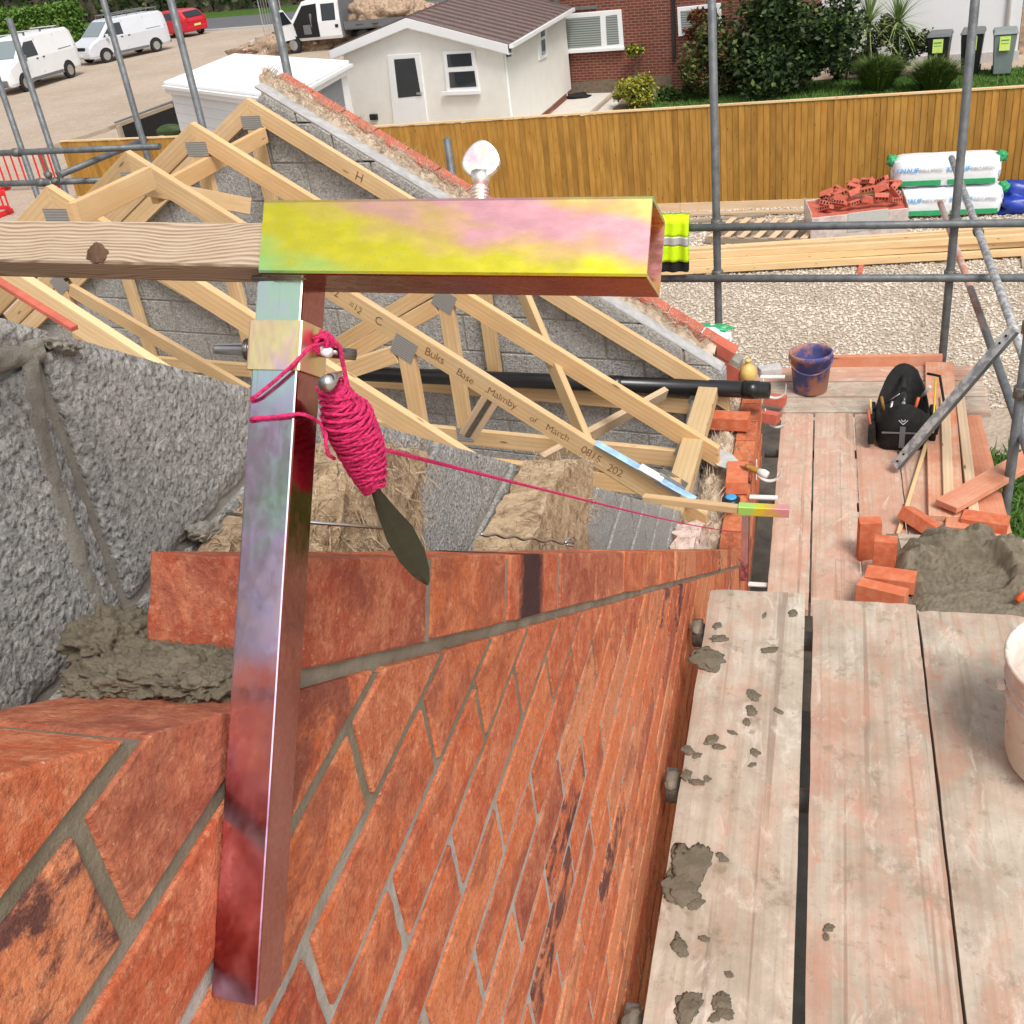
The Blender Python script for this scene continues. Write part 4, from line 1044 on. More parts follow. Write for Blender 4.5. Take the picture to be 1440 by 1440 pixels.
# ================================================================== far gable: block leaf, wool, brick leaf
EG = Vector((-.5, 5.40, 0)); WGf = lambda s, z, q: EG + TD * s + PD * q + Vector((0, 0, z))
fg = thing('far_block_gable', 'grey block inner gable wall behind the farthest truss', 'block wall', tuple(WGf(-HALF_S, 0, .1)))
ztop = lambda s: zr(s) + .05
for c in range(12):
    zb = 2.18 + .225 * c; zt = zb + .215
    for j in range(14):
        s0 = -5.6 + .45 * j + (.22 if c % 2 else 0); s1 = s0 + .437
        poly = [(s0, zb), (min(s1, .02), zb), (min(s1, .02), zt), (s0, zt)]
        if s0 > -.02 or s1 < -5.5: continue
        poly = clip(poly, lambda p: ZA + .05 - PS * (p[0] + HALF_S) - p[1]); poly = clip(poly, lambda p: ZA - .03 + PS * (p[0] + HALF_S) - p[1]) if len(poly) > 2 else poly
        poly = [p for i, p in enumerate(poly) if (Vector(p) - Vector(poly[i - 1])).length > .003]
        if len(poly) < 3: continue
        MB().prism([WGf(s, z, .05) for s, z in poly], PD * .1).build('block', 'block_far', fg, bevel=.004, jit=.0008)
MB().prism([WGf(s, z, .0565) for s, z in ((-5.5, 0), (.0, 0), (.0, ztop(0) - .012), (-HALF_S + .05, ztop(-HALF_S + .05) - .06), (-HALF_S, ZA - .05), (-5.5, zr(-5.5) - .06))], PD * .088).build('mortar_joints', 'mortar_grey', fg)
MB().prism([WGf(s, zr(s) + .051, .052) for s in (-HALF_S + .02, .0)] + [WGf(s, zr(s) + .051, .148) for s in (.0, -HALF_S + .02)], (0, 0, .012)).build('mortar_capping', 'cap_grey', fg, jit=.002)
fw = thing('gable_wool', 'ragged buff mineral wool along the sloping top of the far gable', 'insulation', tuple(WGf(-1.4, 3.6, .2)))
rows = []; b = MB(); nS, nP = 150, 8
for i in range(nS + 1):
    s = -HALF_S - .02 + (HALF_S - .05) * i / nS
    for j in range(nP + 1):
        q = .150 + .095 * j / nP; p = Vector((s * 9, q * 9, 0))
        h = zr(s) + .085 + .02 * max(0, 1 - i / nS * 1.6) + .035 * noise.fractal(p * 1.6, 1, 2, 4) + .03 * noise.noise(Vector((s * 34, j, 1))) - (.10 if j in (0, nP) else 0) - .02 * i / nS
        b.v.append(WGf(s, h, q))
for i in range(nS):
    for j in range(nP): a = i * (nP + 1) + j; b.f.append((a, a + 1, a + nP + 2, a + nP + 1))
b.build('wool_surface', 'wool_pale', fw, smooth=True)
fibres(fw, lambda rr: (WGf(*(lambda s: (s, zr(s) + .08 + rr.uniform(0, .03), rr.uniform(.14, .24)))(rr.uniform(-HALF_S, -.1))), Vector((rr.gauss(0, .6), rr.gauss(0, .6), rr.uniform(.3, 1))).normalized(), TD), 2200, .075, 'wool_pale', 9, .0022)
fbw = thing('far_brick_gable', 'red brick outer leaf raking down beyond the far block gable', 'brick wall', tuple(WGf(-1.4, 0, .35)))
top_s = lambda s: zr(s) + .09
RAKEB = [brick_mesh('brick', .215, BW, .065, False, 140 + i) for i in range(4)]
for m_ in RAKEB: m_.materials.clear(); m_.materials.append(M['lintel_red'])
n = 0; s = -HALF_S + .02
while s < -.16:
    c = WGf(s + .1075 * math.cos(math.atan(PS)), 0, .30); cz = top_s(s + .09) - .036
    o = link('brick', RAKEB[n % 4], None, fbw)
    xx = TD * math.cos(math.atan(PS)) - Vector((0, 0, math.sin(math.atan(PS)))); yy = PD; zz = xx.cross(yy)
    m = Matrix(((-yy.x, xx.x, zz.x, c.x), (-yy.y, xx.y, zz.y, c.y), (-yy.z, xx.z, zz.z, cz), (0, 0, 0, 1)))
    o.matrix_basis = Matrix.Translation(-Vector(fbw['_w'])) @ m
    s += .225 * math.cos(math.atan(PS)); n += 1
MB().prism([WGf(s, z, .255) for s, z in ((-5.5, 0), (.05, 0), (.05, top_s(.05) - .045), (-HALF_S, top_s(-HALF_S) - .10), (-5.5, top_s(-5.5) - .20))], PD * .09).build('mortar_joints', 'mortar_grey', fbw)
MB().prism([WGf(s, z, .2505) for s, z in ((-5.5, 0), (.055, 0), (.055, top_s(.055) - .080), (-HALF_S, top_s(-HALF_S) - .14), (-5.5, top_s(-5.5) - .24))], PD * .1).build('brickwork', 'lintel_red', fbw)
# left wall of the house and shaded floor inside
lw = thing('left_block_wall', 'grey block wall on the far left side of the open roof', 'block wall', (-6.0, 4, 0))
MB().prism([WGf(-5.5, 0, .1) , WGf(-5.4, 0, .1), WGf(-5.4, 0, -4.5), WGf(-5.5, 0, -4.5)], (0, 0, 2.95)).build('wall_body', 'block_far', lw)
fl = MB().prism([(-.6, 5.6, .16), (-5.9, 6.6, .16), (-6.6, .5, .16), (-.6, -.5, .16)], (0, 0, .02)).build('floor', 'mortar_grey', kind='structure')
MB().prism([(-.55, 0.0, .2), (-.62, 0.0, .2), (-.62, 4.0, .2), (-.55, 4.0, .2)], (0, 0, 2.2)).build('inner_wall', 'block_far', kind='structure')

# ================================================================== things lying on the eaves wall
lb = thing('loose_brick', 'loose orange brick lying across the far eaves wall', 'brick', tuple(pt(1025, 600, 'z', 2.83)))
o = link('brick_body', brick_mesh('brick', .215, BW, .07, False, 70), None, lb); o.data.materials.clear(); o.data.materials.append(M['brick_plain']); o.location = (0, 0, .036); o.rotation_euler = (0, 0, R(84))
lb = thing('loose_brick', 'pale red brick laid lengthways on the far eaves wall beside the blue tape', 'brick', tuple(pt(1037, 680, 'z', 2.82)))
o = link('brick_body', brick_mesh('brick', .215, BW, .065, False, 71), None, lb); o.data.materials.clear(); o.data.materials.append(M['brick_plain']); o.location = (0, .0, .034); o.rotation_euler = (0, 0, R(2))
tp = thing('tape_measure', 'small round blue and black tape measure on the far wall', 'tape measure', tuple(pt(1028, 707, 'z', 2.895)))
MB().lathe([(.038, 0), (.042, .006), (.042, .022), (.037, .027)], Vector(tp['_w']), 24).build('tape_case', 'black_plastic', tp, smooth=True)
MB().lathe([(.026, .0272), (.026, .033), (.018, .036)], Vector(tp['_w']), 20).build('tape_cap', 'tape_blue', tp, smooth=True)
tr = thing('trowel', 'brick trowel with mortar-grey blade and wooden handle resting on the far wall', 'trowel', tuple(pt(1010, 640, 'z', 2.86)))
bl = [pt(x, y, 'z', 2.87) for x, y in ((985, 628), (1000, 626), (1030, 640), (1044, 655), (1030, 662), (1008, 655))]
MB().prism(bl, (0, 0, .004)).build('blade', 'stone_grey', tr)
MB().tube([pt(1040, 656, 'z', 2.88), pt(1050, 656, 'z', 2.91), pt(1052, 657, 'z', 2.91)], .006, 8).build('tang', 'steel', tr, smooth=True)
h0, h1 = pt(1048, 655, 'z', 2.91), pt(1074, 666, 'z', 2.89); MB().tube([h0, h0.lerp(h1, .3), h0.lerp(h1, .7), h1], .014, 12, rs=[.011, .014, .016, .013]).build('handle', 'fence_wood', tr, smooth=True)
MB().tube([h1.lerp(h0, .3), h1, h1.lerp(h0, -.22)], .02, 12, rs=[.016, .022, .018]).build('handle_cap', 'white_dirty', tr, smooth=True)
def wall_bracket(px, py, label):
    c = pt(px, py, 'x', -.21); t = thing('gutter_bracket', label, 'gutter bracket', tuple(c)); r_ = .058; path = [c + Vector((r_ * math.cos(a), 0, r_ * math.sin(a))) for a in [R(180 + 180 * i / 14) for i in range(15)]]
    path = [path[0] + Vector((0, 0, .02))] + path + [path[-1] + Vector((0, 0, .025))]
    b = MB()
    for p in path: b.v += [p + Vector((0, -.011, 0)), p + Vector((0, .011, 0)), p + Vector((0, .011, 0)) + (p - c).normalized() * .005, p + Vector((0, -.011, 0)) + (p - c).normalized() * .005]
    for i in range(len(path) - 1):
        for q in range(4): b.f.append((i * 4 + q, i * 4 + (q + 1) % 4, (i + 1) * 4 + (q + 1) % 4, (i + 1) * 4 + q))
    b.build('hook', 'white_dirty', t, smooth=False)
    beam('back_plate', c + Vector((-.066, 0, -.05)), c + Vector((-.066, 0, .06)), .03, .006, 'white_dirty', t, up=(1, 0, 0))
wall_bracket(1092, 588, 'white gutter bracket nearest the upright loose brick')
wall_bracket(1082, 662, 'white gutter bracket beside the trowel handle')
wall_bracket(1090, 546, 'white gutter bracket at the end of the black pipe')
for px, py, lab in ((1070, 822, 'white plastic strip sticking out at the foot of the small profile'), (1072, 699, 'white plastic strip sticking out above the small profile'), (1085, 530, 'white plastic strip sticking out below the black pipe end')):
    c = pt(px, py, 'x', -.22); t = thing('plastic_strip', lab, 'strip', tuple(c)); beam('strip', c + Vector((-.06, 0, 0)), c + Vector((.07, -.01, .004)), .03, .010, 'white_dirty', t)
for i, (px, py, rz) in enumerate(((1090, 562, 80), (1080, 586, 75))):
    c = pt(px, py, 'z', 2.53); t = thing('loose_brick', ('orange brick lying below the black pipe end', 'orange brick standing against the far wall face')[i], 'brick', tuple(c))
    o = link('brick_body', brick_mesh('brick', .215, BW, .065, False, 80 + i), None, t); o.data.materials.clear(); o.data.materials.append(M['lintel_red']); o.rotation_euler = (R(5), R(10), R(rz)); o.scale = (.8, .6, .9)
for y, lab in ((5.75, 'grey transom tube end beside the far wall, farthest'), (5.15, 'grey transom tube end beside the far wall, middle'), (4.3, 'grey transom tube end beside the small profile')):
    t = thing('scaffold_tube', lab, 'scaffold tube', (-.26, y, 2.38)); pipe('tube', (-.27, y, 2.385), (.95, y, 2.385), .0242, 'tube', t)
jg = thing('plastic_jug', 'small yellowish plastic jug at the far corner of the wall', 'jug', tuple(pt(1052, 532, 'z', 2.92)))
MB().lathe([(.042, 0), (.048, .008), (.045, .05), (.032, .075), (.015, .088), (.015, .10), (.018, .101), (.018, .115), (.008, .117)], Vector(jg['_w']), 20).build('jug_body', 'jug_yellow', jg, smooth=True)
sg = thing('stone_offcut', 'pale grey stone offcut beside the yellow jug', 'stone', tuple(pt(1082, 528, 'z', 2.62)))
MB().box(Vector(sg['_w']) + Vector((0, 0, .03)), (.14, .09, .06), Matrix.Rotation(.3, 3, 'Z')).build('stone_body', 'stone_grey', sg, bevel=.008, jit=.003)
pbag = thing('plastic_bag', 'crumpled white and green plastic wrapping beyond the foot of the far gable', 'plastic bag', tuple(pt(992, 492, 'y', 6.35)))
link('bag_film', lump((0, 0, 0), (.15, .10, .085), 14, .35, 4.5, 4, .06), 'pack_white', pbag, loc=(0, 0, .07))
link('bag_edge', lump((0, 0, 0), (.155, .05, .022), 15, .3, 3, 4), 'pack_green', pbag, loc=(.02, .03, .135))

# ================================================================== far scaffold lift (boards, poles, rails)
ZF = 2.45
names = ('pale pink-beige scaffold board nearest the far eaves wall', 'dusty pink scaffold board, second from the far eaves wall', 'red-stained scaffold board beneath the stacked bricks', 'red-stained scaffold board beneath the tool bag and loose planks', 'red scaffold board at the outer edge of the far lift')
xs = ((-.185, .004), (.014, .236), (.247, .466), (.477, .700), (.710, .955))
for (x0, x1), nm, mt, y1_ in zip(xs, names, ('board_far', 'board_far', 'board_red', 'board_red', 'red_plank'), (6.165, 6.17, 6.16, 6.16, 6.15)):
    board(nm, x0, x1, 4.12, y1_, ZF, mt)
gy = ((6.18, 6.395, 'board_pale', 'pale grey cross board of the far lift, nearest the long boards'), (6.405, 6.63, 'board_pale', 'grey-white cross board of the far lift under the bucket'), (6.64, 6.87, 'board_red', 'outermost red-dusted cross board of the far lift'))
for y0, y1, mt, nm in gy:
    t = thing('scaffold_board', nm, 'scaffold board', (0, (y0 + y1) / 2, ZF - .038)); beam('plank', (-1.6, (y0 + y1) / 2, ZF - .019), (1.02, (y0 + y1) / 2, ZF - .019), y1 - y0 - .008, .038, mt, t, bevel=.003)
beam('toe_board', (-.05, 6.885, ZF + .022), (.80, 6.885, ZF + .022), .036, .10, 'red_plank', None, label='bright orange-red toe board along the outer edge of the far lift', cat='toe board')
def pole(label, x, y, z0, z1, mat='tube', couplers=(), r=.0255):
    t = thing('scaffold_pole', label, 'scaffold pole', (x, y, z0)); pipe('tube', (x, y, z0), (x, y, z1), r, mat, t)
    for z in couplers:
        MB().lathe([(.034, -.03), (.037, -.026), (.037, .026), (.034, .03)], (x, y, z), 14).build('coupler', 'coupler', t, smooth=True)
        MB().box((x + .035, y - .035, z), (.05, .03, .035)).build('coupler_bolt', 'coupler', t, bevel=.004)
    return t
def rail(label, p0, p1, mat='tube', r=.0245, couplers=()):
    t = thing('scaffold_rail', label, 'scaffold tube', tuple(p0)); pipe('tube', p0, p1, r, mat, t)
    p0, p1 = Vector(p0), Vector(p1); d = (p1 - p0).normalized()
    for u in couplers:
        c = p0.lerp(p1, u); MB().tube([c - d * .03, c + d * .03], .034, 12).build('coupler', 'coupler', t, smooth=True)
    return t
pole('tall grey scaffold pole in front of the fence and dark shrub', -.63, 6.93, 0, 6.2, couplers=(3.43, 3.09))
pole('tall grey scaffold pole at the far right corner crossing the insulation packs', .805, 6.93, 0, 6.2, couplers=(3.37, 3.04))
rail('upper grey guard rail across the far lift', (-1.25, 6.88, 3.44), (1.9, 6.88, 3.34))
rail('lower grey guard rail across the far lift', (-1.25, 6.88, 3.10), (1.9, 6.88, 3.00))
pole('grey scaffold pole at the right edge carrying the side guard rails', .985, 5.23, 0, 4.2, couplers=(3.36, 3.02))
def along_rail(pa, pb, x): return pt(*pa, 'x', x), pt(*pb, 'x', x)
r0, r1 = along_rail((1338, 222), (1452, 535), 1.02); rail('upper pale side guard rail, mortar-spattered, sloping across the right edge', r0, r1, 'tube_pale', couplers=(.45,))
r0, r1 = along_rail((1322, 285), (1448, 640), 1.02); rail('lower grey-pink side guard rail at the right edge', r0, r1.lerp(r0, .35), 'tube_red'); 
rail('lower grey side guard rail nearest part at the right edge', r1.lerp(r0, .52), r1, 'tube')
d0, d1 = pt(1257, 655, 'z', 2.50), pt(1424, 462, 'x', .955)
fb_ = thing('flat_brace', 'galvanised steel angle brace slanting in front of the tool bag', 'steel brace', tuple(d0))
beam('flange', d0, d1, .052, .004, 'tube_pale', fb_, up=(-.5, -.6, .6)); m_, L_ = frame(d0, d1, (-.5, -.6, .6)); sd = m_.to_3x3() @ Vector((0, -1, 0)); upv = m_.to_3x3() @ Vector((0, 0, 1))
beam('flange', d0 + sd * .026 - upv * .016, d1 + sd * .026 - upv * .016, .004, .032, 'tube', fb_, up=(-.5, -.6, .6))
for u in (.035, .09, .9, .95): 
    c = d0.lerp(d1, u) + upv * .0028; MB().tube([c, c + upv * .0012], .007, 10).build('bolt_hole', 'black_hole', fb_)
pole('short grey scaffold pole seen between gable and wing screw', *(lambda p: (p.x, p.y))(pt(629, 200, 'y', 7.1)), 0, pt(629, 194, 'y', 7.1).z)
for lab, x, y, z1, cp in (('grey scaffold pole rising behind the ragged gable top', *tuple(pt(383, 0, 'y', 6.35))[:2], 6.0, ()), ('grey scaffold pole in front of the white garage roof corner', *tuple(pt(240, 0, 'y', 6.95))[:2], 6.0, (3.9,)), ('grey scaffold pole crossing the silver van', *tuple(pt(145, 0, 'x', -5.3))[:2], 6.2, (3.5, 3.7)), ('grey scaffold pole crossing the nearer white van', *tuple(pt(30, 80, 'x', -6.2))[:2], pt(12, 26, 'x', -6.2).z, ()), ('grey scaffold pole at the extreme left edge', *tuple(pt(0, 120, 'x', -6.6))[:2], pt(-5, 100, 'x', -6.6).z, ())):
    pole(lab, x, y, 0, z1, couplers=cp)
rail('upper grey rail at the far left above the red barrier', pt(-40, 217, 'y', 7.6), pt(225, 206, 'y', 7.6), couplers=(.25,))
rail('lower grey rail at the far left below the red barrier', pt(-40, 260, 'y', 7.6), pt(160, 253, 'y', 7.6), couplers=(.5,))
rail('slanting grey tube meeting the noted truss apex from the left', pt(84, 246, 'y', 7.3), pt(205, 196, 'y', 8.2))
cpl = thing('swivel_coupler', 'rusty cluster of swivel couplers where the left rails meet', 'coupler', tuple(pt(75, 250, 'y', 7.5)))
for i, (px, py) in enumerate(((68, 246), (78, 254), (84, 244), (72, 258))): link('clamp_half', lump((0, 0, 0), (.035, .03, .03), i, .3, 3, 2), 'coupler', cpl, loc=pt(px, py, 'y', 7.5) - Vector(cpl['_w']))

# high-visibility jacket over the guard rail
hv = thing('hi_vis_jacket', 'bright yellow high-visibility jacket hung over the guard rail', 'jacket', tuple(pt(948, 384, 'y', 6.8)))
for nm, py0, py1, mt, ins in (('jacket_body', 306, 333, 'hivis', 0), ('reflective_band', 333, 345, 'reflective', .004), ('jacket_hem', 345, 368, 'hivis', .0), ('dark_lining', 368, 382, 'black_matt', -.01)):
    b = MB(); nx = 14
    for r_ in range(7):
        for i in range(nx + 1):
            px = 905 + (968 - 905) * i / nx; py = py0 + (py1 - py0) * r_ / 6 + .6
            p = pt(px, py, 'y', 6.815 - ins); p.y += .018 * noise.noise(Vector((px * .07, py * .02, 3))) + .012 * math.sin(px * .35)
            if nm == 'jacket_body' and r_ == 0: p.y += .06
            b.v.append(p)
    W_ = nx + 1
    for r_ in range(6):
        for i in range(nx): a = r_ * W_ + i; b.f.append((a, a + 1, a + W_ + 1, a + W_))
    n0 = len(b.v); b.v += [v + Vector((0, .05, 0)) for v in b.v]; b.f += [tuple(n0 + i for i in reversed(f)) for f in list(b.f)]
    for i in range(nx): b.f += [(i + 1, i, n0 + i, n0 + i + 1), (6 * W_ + i, 6 * W_ + i + 1, n0 + 6 * W_ + i + 1, n0 + 6 * W_ + i)]
    for r_ in range(6): b.f += [(r_ * W_, (r_ + 1) * W_, n0 + (r_ + 1) * W_, n0 + r_ * W_), ((r_ + 1) * W_ + nx, r_ * W_ + nx, n0 + r_ * W_ + nx, n0 + (r_ + 1) * W_ + nx)]
    b.build(nm, mt, hv, smooth=True)

# ================================================================== bucket, tool bag, planks, bricks, mortar board
bc = Vector((-.02, 6.50, ZF + .001)); bk = thing('builders_bucket', 'blue builders bucket coated in red dust on the far lift', 'bucket', tuple(bc))
MB().lathe([(.100, 0), (.105, .008), (.128, .235), (.136, .236), (.136, .262), (.132, .268), (.124, .266), (.122, .23), (.100, .02), (.0, .018)], bc, 32).build('bucket_wall', 'bucket_dusty', bk, smooth=True)
MB().tube([bc + Vector((-.136 * math.cos(a), -.136 * math.sin(a) * .9 - .01, .245 - .085 * math.sin(a))) for a in [math.pi * i / 16 for i in range(17)]], .004, 8).build('handle', 'bucket_dusty', bk, smooth=True)
tbx, tby = .485, 5.66; tg = local('tool_bag', 'black open tool bag with steel handle bar and white V emblem on the far lift', 'tool bag', (tbx, tby, ZF + .001), R(-3))
def rrect(a, w, l, e=3.2):
    ca, sa = math.cos(a), math.sin(a); return Vector((w / 2 * math.copysign(abs(ca) ** (2 / e), ca), .235 + l / 2 * math.copysign(abs(sa) ** (2 / e), sa), 0))
def bag_ring(kind):
    out = []
    for i in range(40):
        a = 2 * math.pi * i / 40; up = abs(math.sin(a)) ** 2.2; wob = .006 * noise.noise(Vector((math.cos(a) * 3, math.sin(a) * 3, len(kind))))
        p = {'base': lambda: rrect(a, .25, .43, 5), 'low': lambda: rrect(a, .285, .465, 4) + Vector((0, 0, .035)), 'mid': lambda: rrect(a, .30, .475, 3.2) + Vector((0, 0, .12)), 'rim': lambda: rrect(a, .285, .50, 2.3) + Vector((0, 0, .165 + .14 * up + (.03 if math.sin(a) > 0 else 0) * up)), 'irim': lambda: rrect(a, .268, .482, 2.3) + Vector((0, 0, .164 + .14 * up + (.03 if math.sin(a) > 0 else 0) * up)), 'ibase': lambda: rrect(a, .25, .44, 4) + Vector((0, 0, .06))}[kind]()
        out.append(p + Vector((wob, wob, wob * .6)))
    return out
b = MB()
for kd in ('base', 'low', 'mid', 'rim', 'irim', 'ibase'): b.v += bag_ring(kd)
for r_ in range(5):
    for i in range(40): b.f.append((r_ * 40 + i, r_ * 40 + (i + 1) % 40, (r_ + 1) * 40 + (i + 1) % 40, (r_ + 1) * 40 + i))
b.f += [tuple(range(39, -1, -1)), tuple(range(200, 240))]
b.build('bag_body', 'black_matt', tg, smooth=True)
pipe('handle_bar', (0, .005, .215), (0, .46, .27), .011, 'steel', tg)
MB().tube([(0, .16, .235), (0, .30, .25)], .017, 12).build('grip', 'black_plastic', tg, smooth=True)
for i, (x, y, z) in enumerate(((-.165, .04, .085), (-.165, .16, .085), (-.165, .28, .09), (.165, .1, .085), (.165, .26, .09))): MB().box((x, y + .03, z), (.035, .1, .11)).build('side_pocket', 'black_matt', tg, bevel=.012, seg=2)
for a_, b_ in (((-.024, .175), (0, .150)), ((0, .150), (.024, .175)), ((-.012, .178), (0, .166)), ((0, .166), (.012, .178))): beam('emblem', (a_[0], -.010 + (a_[1] - .17) * .12, a_[1] + .03), (b_[0], -.010 + (b_[1] - .17) * .12, b_[1] + .03), .002, .005, 'print_grey', tg, bevel=0)
beam('web_strap', (0, -.004, .03), (0, -.010, .165), .004, .03, 'trim_grey', tg, up=(1, 0, 0)); beam('web_strap', (-.11, -.008, .125), (.11, -.008, .125), .004, .010, 'trim_grey', tg)
for i, (x0, y0, z0, x1, y1, z1, rr_, mt) in enumerate(((-.08, .08, .16, -.06, .12, .26, .007, 'steel'), (-.10, .18, .16, -.12, .2, .25, .008, 'fence_wood'), (.06, .2, .15, .08, .22, .24, .009, 'orange_tool'), (-.09, .3, .16, -.02, .26, .24, .006, 'steel'), (.16, .02, .12, .17, .36, .30, .006, 'tape_yellow'), (-.166, .06, .1, -.19, .09, .22, .008, 'lintel_red'), (-.168, .2, .1, -.18, .2, .23, .007, 'jug_yellow'), (.10, .38, .16, .14, .30, .27, .01, 'white_dirty'))): MB().tube([(x0, y0, z0), (x1, y1, z1)], rr_, 8).build('hand_tool', mt, tg, smooth=True)
MB().tube([(.13, .46, .28), (.19, .36, .31), (.215, .2, .22), (.18, .04, .1)], .008, 8).build('shoulder_strap', 'black_matt', tg, smooth=True)

def plank(label, a, b_, w, h, mat, up=(0, 0, 1)):
    t = thing('loose_plank', label, 'plank', tuple(a)); beam('plank', a, b_, w, h, mat, t, up=up, bevel=.003)
plank('wide red-dusted plank lying lengthways beside the tool bag', (.66, 4.92, ZF + .018), (.78, 6.85, ZF + .018), .17, .034, 'dusty_plank')
plank('clean pine strip on top of the wide dusty plank', (.675, 4.98, ZF + .048), (.765, 6.30, ZF + .048), .05, .022, 'pine_pale')
plank('second pine batten just right of the wide dusty plank', (.785, 4.86, ZF + .025), (.855, 6.35, ZF + .025), .05, .046, 'pine_pale')
plank('red plank lying square across the other planks at the right edge', pt(1330, 712, 'z', ZF + .075), pt(1460, 638, 'z', ZF + .09), .125, .036, 'red_plank')
plank('thin pale lath leaning along the foot of the tool bag', pt(1318, 575, 'z', ZF + .03), pt(1263, 752, 'z', ZF + .012), .022, .022, 'pine')
plank('red-stained short plank under the crossing plank', pt(1345, 745, 'z', ZF + .015), pt(1352, 690, 'z', ZF + .015), .11, .028, 'red_plank')
BRK = [brick_mesh('brick_body', .215, BW, .065, False, 90 + i) for i in range(4)]
for m_ in BRK: m_.materials.clear(); m_.materials.append(M['brick_plain'])
def lbrick(label, c, rot):
    t = local('loose_brick', label, 'brick', tuple(c)); o = link('brick_body', random.choice(BRK), None, t); o.rotation_euler = rot
lbrick('orange brick on end, left of the standing pair by the mortar board', pt(1222, 758, 'z', 2.55), (R(90), 0, R(8)))
lbrick('orange brick on end, right of the standing pair by the mortar board', pt(1244, 785, 'z', 2.56), (R(90), 0, R(-6)))
lbrick('orange brick lying flat in front of the standing pair', pt(1252, 815, 'z', 2.56), (0, 0, R(80)))
lbrick('orange brick on its side, lowest of the group by the mortar board', pt(1240, 838, 'z', 2.54), (0, R(90), R(70)))
lbrick('orange brick behind the flat one by the mortar board', pt(1250, 832, 'z', 2.49), (0, 0, R(15)))
lbrick('orange brick tilted beside the thin lath', pt(1297, 735, 'z', ZF + .045), (R(10), R(25), R(50)))
lbrick('broken orange brick half sunk in dust near the outer edge', pt(1385, 735, 'z', ZF + .02), (0, 0, R(75)))
sb = thing('mortar_board', 'square plywood spot board carrying a heap of wet mortar', 'mortar board', tuple(pt(1360, 810, 'z', ZF + .04)))
q = [pt(1262, 754, 'z', ZF + .05), pt(1460, 764, 'z', ZF + .05), pt(1490, 930, 'z', ZF + .05), pt(1300, 905, 'z', ZF + .05)]
MB().prism(q, (0, 0, .014)).build('board_sheet', 'board_pale', sb)
for a_, b_ in ((0, 3), (1, 2)): beam('bearer', q[a_].lerp(q[b_], .05) - Vector((0, 0, .022)), q[a_].lerp(q[b_], .95) - Vector((0, 0, .022)), .05, .04, 'old_wood', sb)
mh = thing('wet_mortar_heap', 'big wet grey-brown mortar heap on the spot board with a scooped hollow', 'mortar', tuple(pt(1362, 812, 'z', ZF + .065)))
hc = Vector(mh['_w']); b = MB(); nu, nv = 150, 130
for j in range(nv + 1):
    for i in range(nu + 1):
        u = i / nu * 2 - 1; v = j / nv * 2 - 1; r_ = math.sqrt(u * u + v * v)
        edge = 1 + .22 * noise.noise(Vector((math.atan2(v, u) * 1.6, 3, 0)))
        h = max(0, 1 - (r_ / (.93 * edge)) ** 2.2)
        x, y = u * .34, v * .36; p = Vector((x, y, 0))
        z = .085 * min(1, h * 1.6) ** .6 + (.040 * noise.fractal(Vector((x * 7, y * 13, 0)) + Vector((4, 2, 0)), 1, 2, 5) + .035 * (1 - abs(noise.noise(Vector((x * 9 + y * 5, y * 17, 2)))) * 2.2)) * min(1, h * 3)
        dig = ((u - .12) / .46) ** 2 + ((v + .02) / .40) ** 2 + .12 * noise.noise(p * 12)
        if dig < 1: z = z * max(0, (dig - .62) / .38) + (.018 + .012 * v) * min(1, (1 - dig) / .3 + .2) if dig > .62 else .016 + .012 * v + .004 * noise.noise(p * 20)
        fr = min(1, max(0, (v + .55) / .9)); z *= .28 + .85 * fr * fr * (3 - 2 * fr)
        z = max(z, .0 if h <= 0 else .004)
        if h <= 0: z = -.004
        if h > 0: z += .006 * noise.noise(p * 70) + .003 * noise.noise(p * 140)
        b.v.append(hc + Vector((x, y, z)))
for j in range(nv):
    for i in range(nu): a = j * (nu + 1) + i; b.f.append((a, a + 1, a + nu + 2, a + nu + 1))
b.build('mortar_body', 'mortar_wet', mh, smooth=True)
oh = thing('pointing_trowel', 'orange-handled trowel poking out of the mortar heap at the right edge', 'trowel', tuple(pt(1430, 842, 'z', ZF + .12)))
MB().tube([pt(1430, 845, 'z', ZF + .12), pt(1450, 825, 'z', ZF + .16)], .014, 12).build('handle', 'orange_tool', oh, smooth=True)

# ================================================================== ground, road, lawns
MB().prism([(-400, -120, -.3), (300, -120, -.3), (300, 420, -.3), (-400, 420, -.3)], (0, 0, .3)).build('ground', 'ground', kind='structure')
def sheet(name, pts, z, mat, th=.004, **k): return MB().prism([(x, y, z - th) for x, y in pts], (0, 0, th)).build(name, mat, kind='structure', **k)
RD = Vector((.965, -.262)); 
def rq(d0, d1, l0=-90, l1=90, o=Vector((-32, 66))):
    n = Vector((.262, .965)); return [tuple(o + n * d0 + RD * l0), tuple(o + n * d0 + RD * l1), tuple(o + n * d1 + RD * l1), tuple(o + n * d1 + RD * l0)]
sheet('road', rq(-2.5, 5.0), .012, 'tarmac'); sheet('verge', rq(5.0, 9.5), .016, 'lawn')
MB().prism([(x, y, 0) for x, y in rq(-2.8, -2.55)], (0, 0, .10)).build('kerb', 'stone_grey', kind='structure')
sheet('lawn', [(-5.2, 19.9), (9, 19.0), (9, 30.6), (-1, 31.6), (-5.2, 31.9)], .02, 'lawn'); sheet('patio', [(-7.6, 20.4), (-5.35, 20.2), (-5.35, 32), (-7.6, 32.6)], .02, 'paving')
sheet('grass_patch', [(1.65, 1.5), (7, 1.5), (7, 10.6), (1.3, 10.2)], .01, 'lawn')
sheet('soil_strip', [(-.9, -3), (1.6, -3), (1.6, 6.2), (-.9, 6.2)], .012, 'shaded_soil')  # soil colour darkened to stand in for shade below the boards
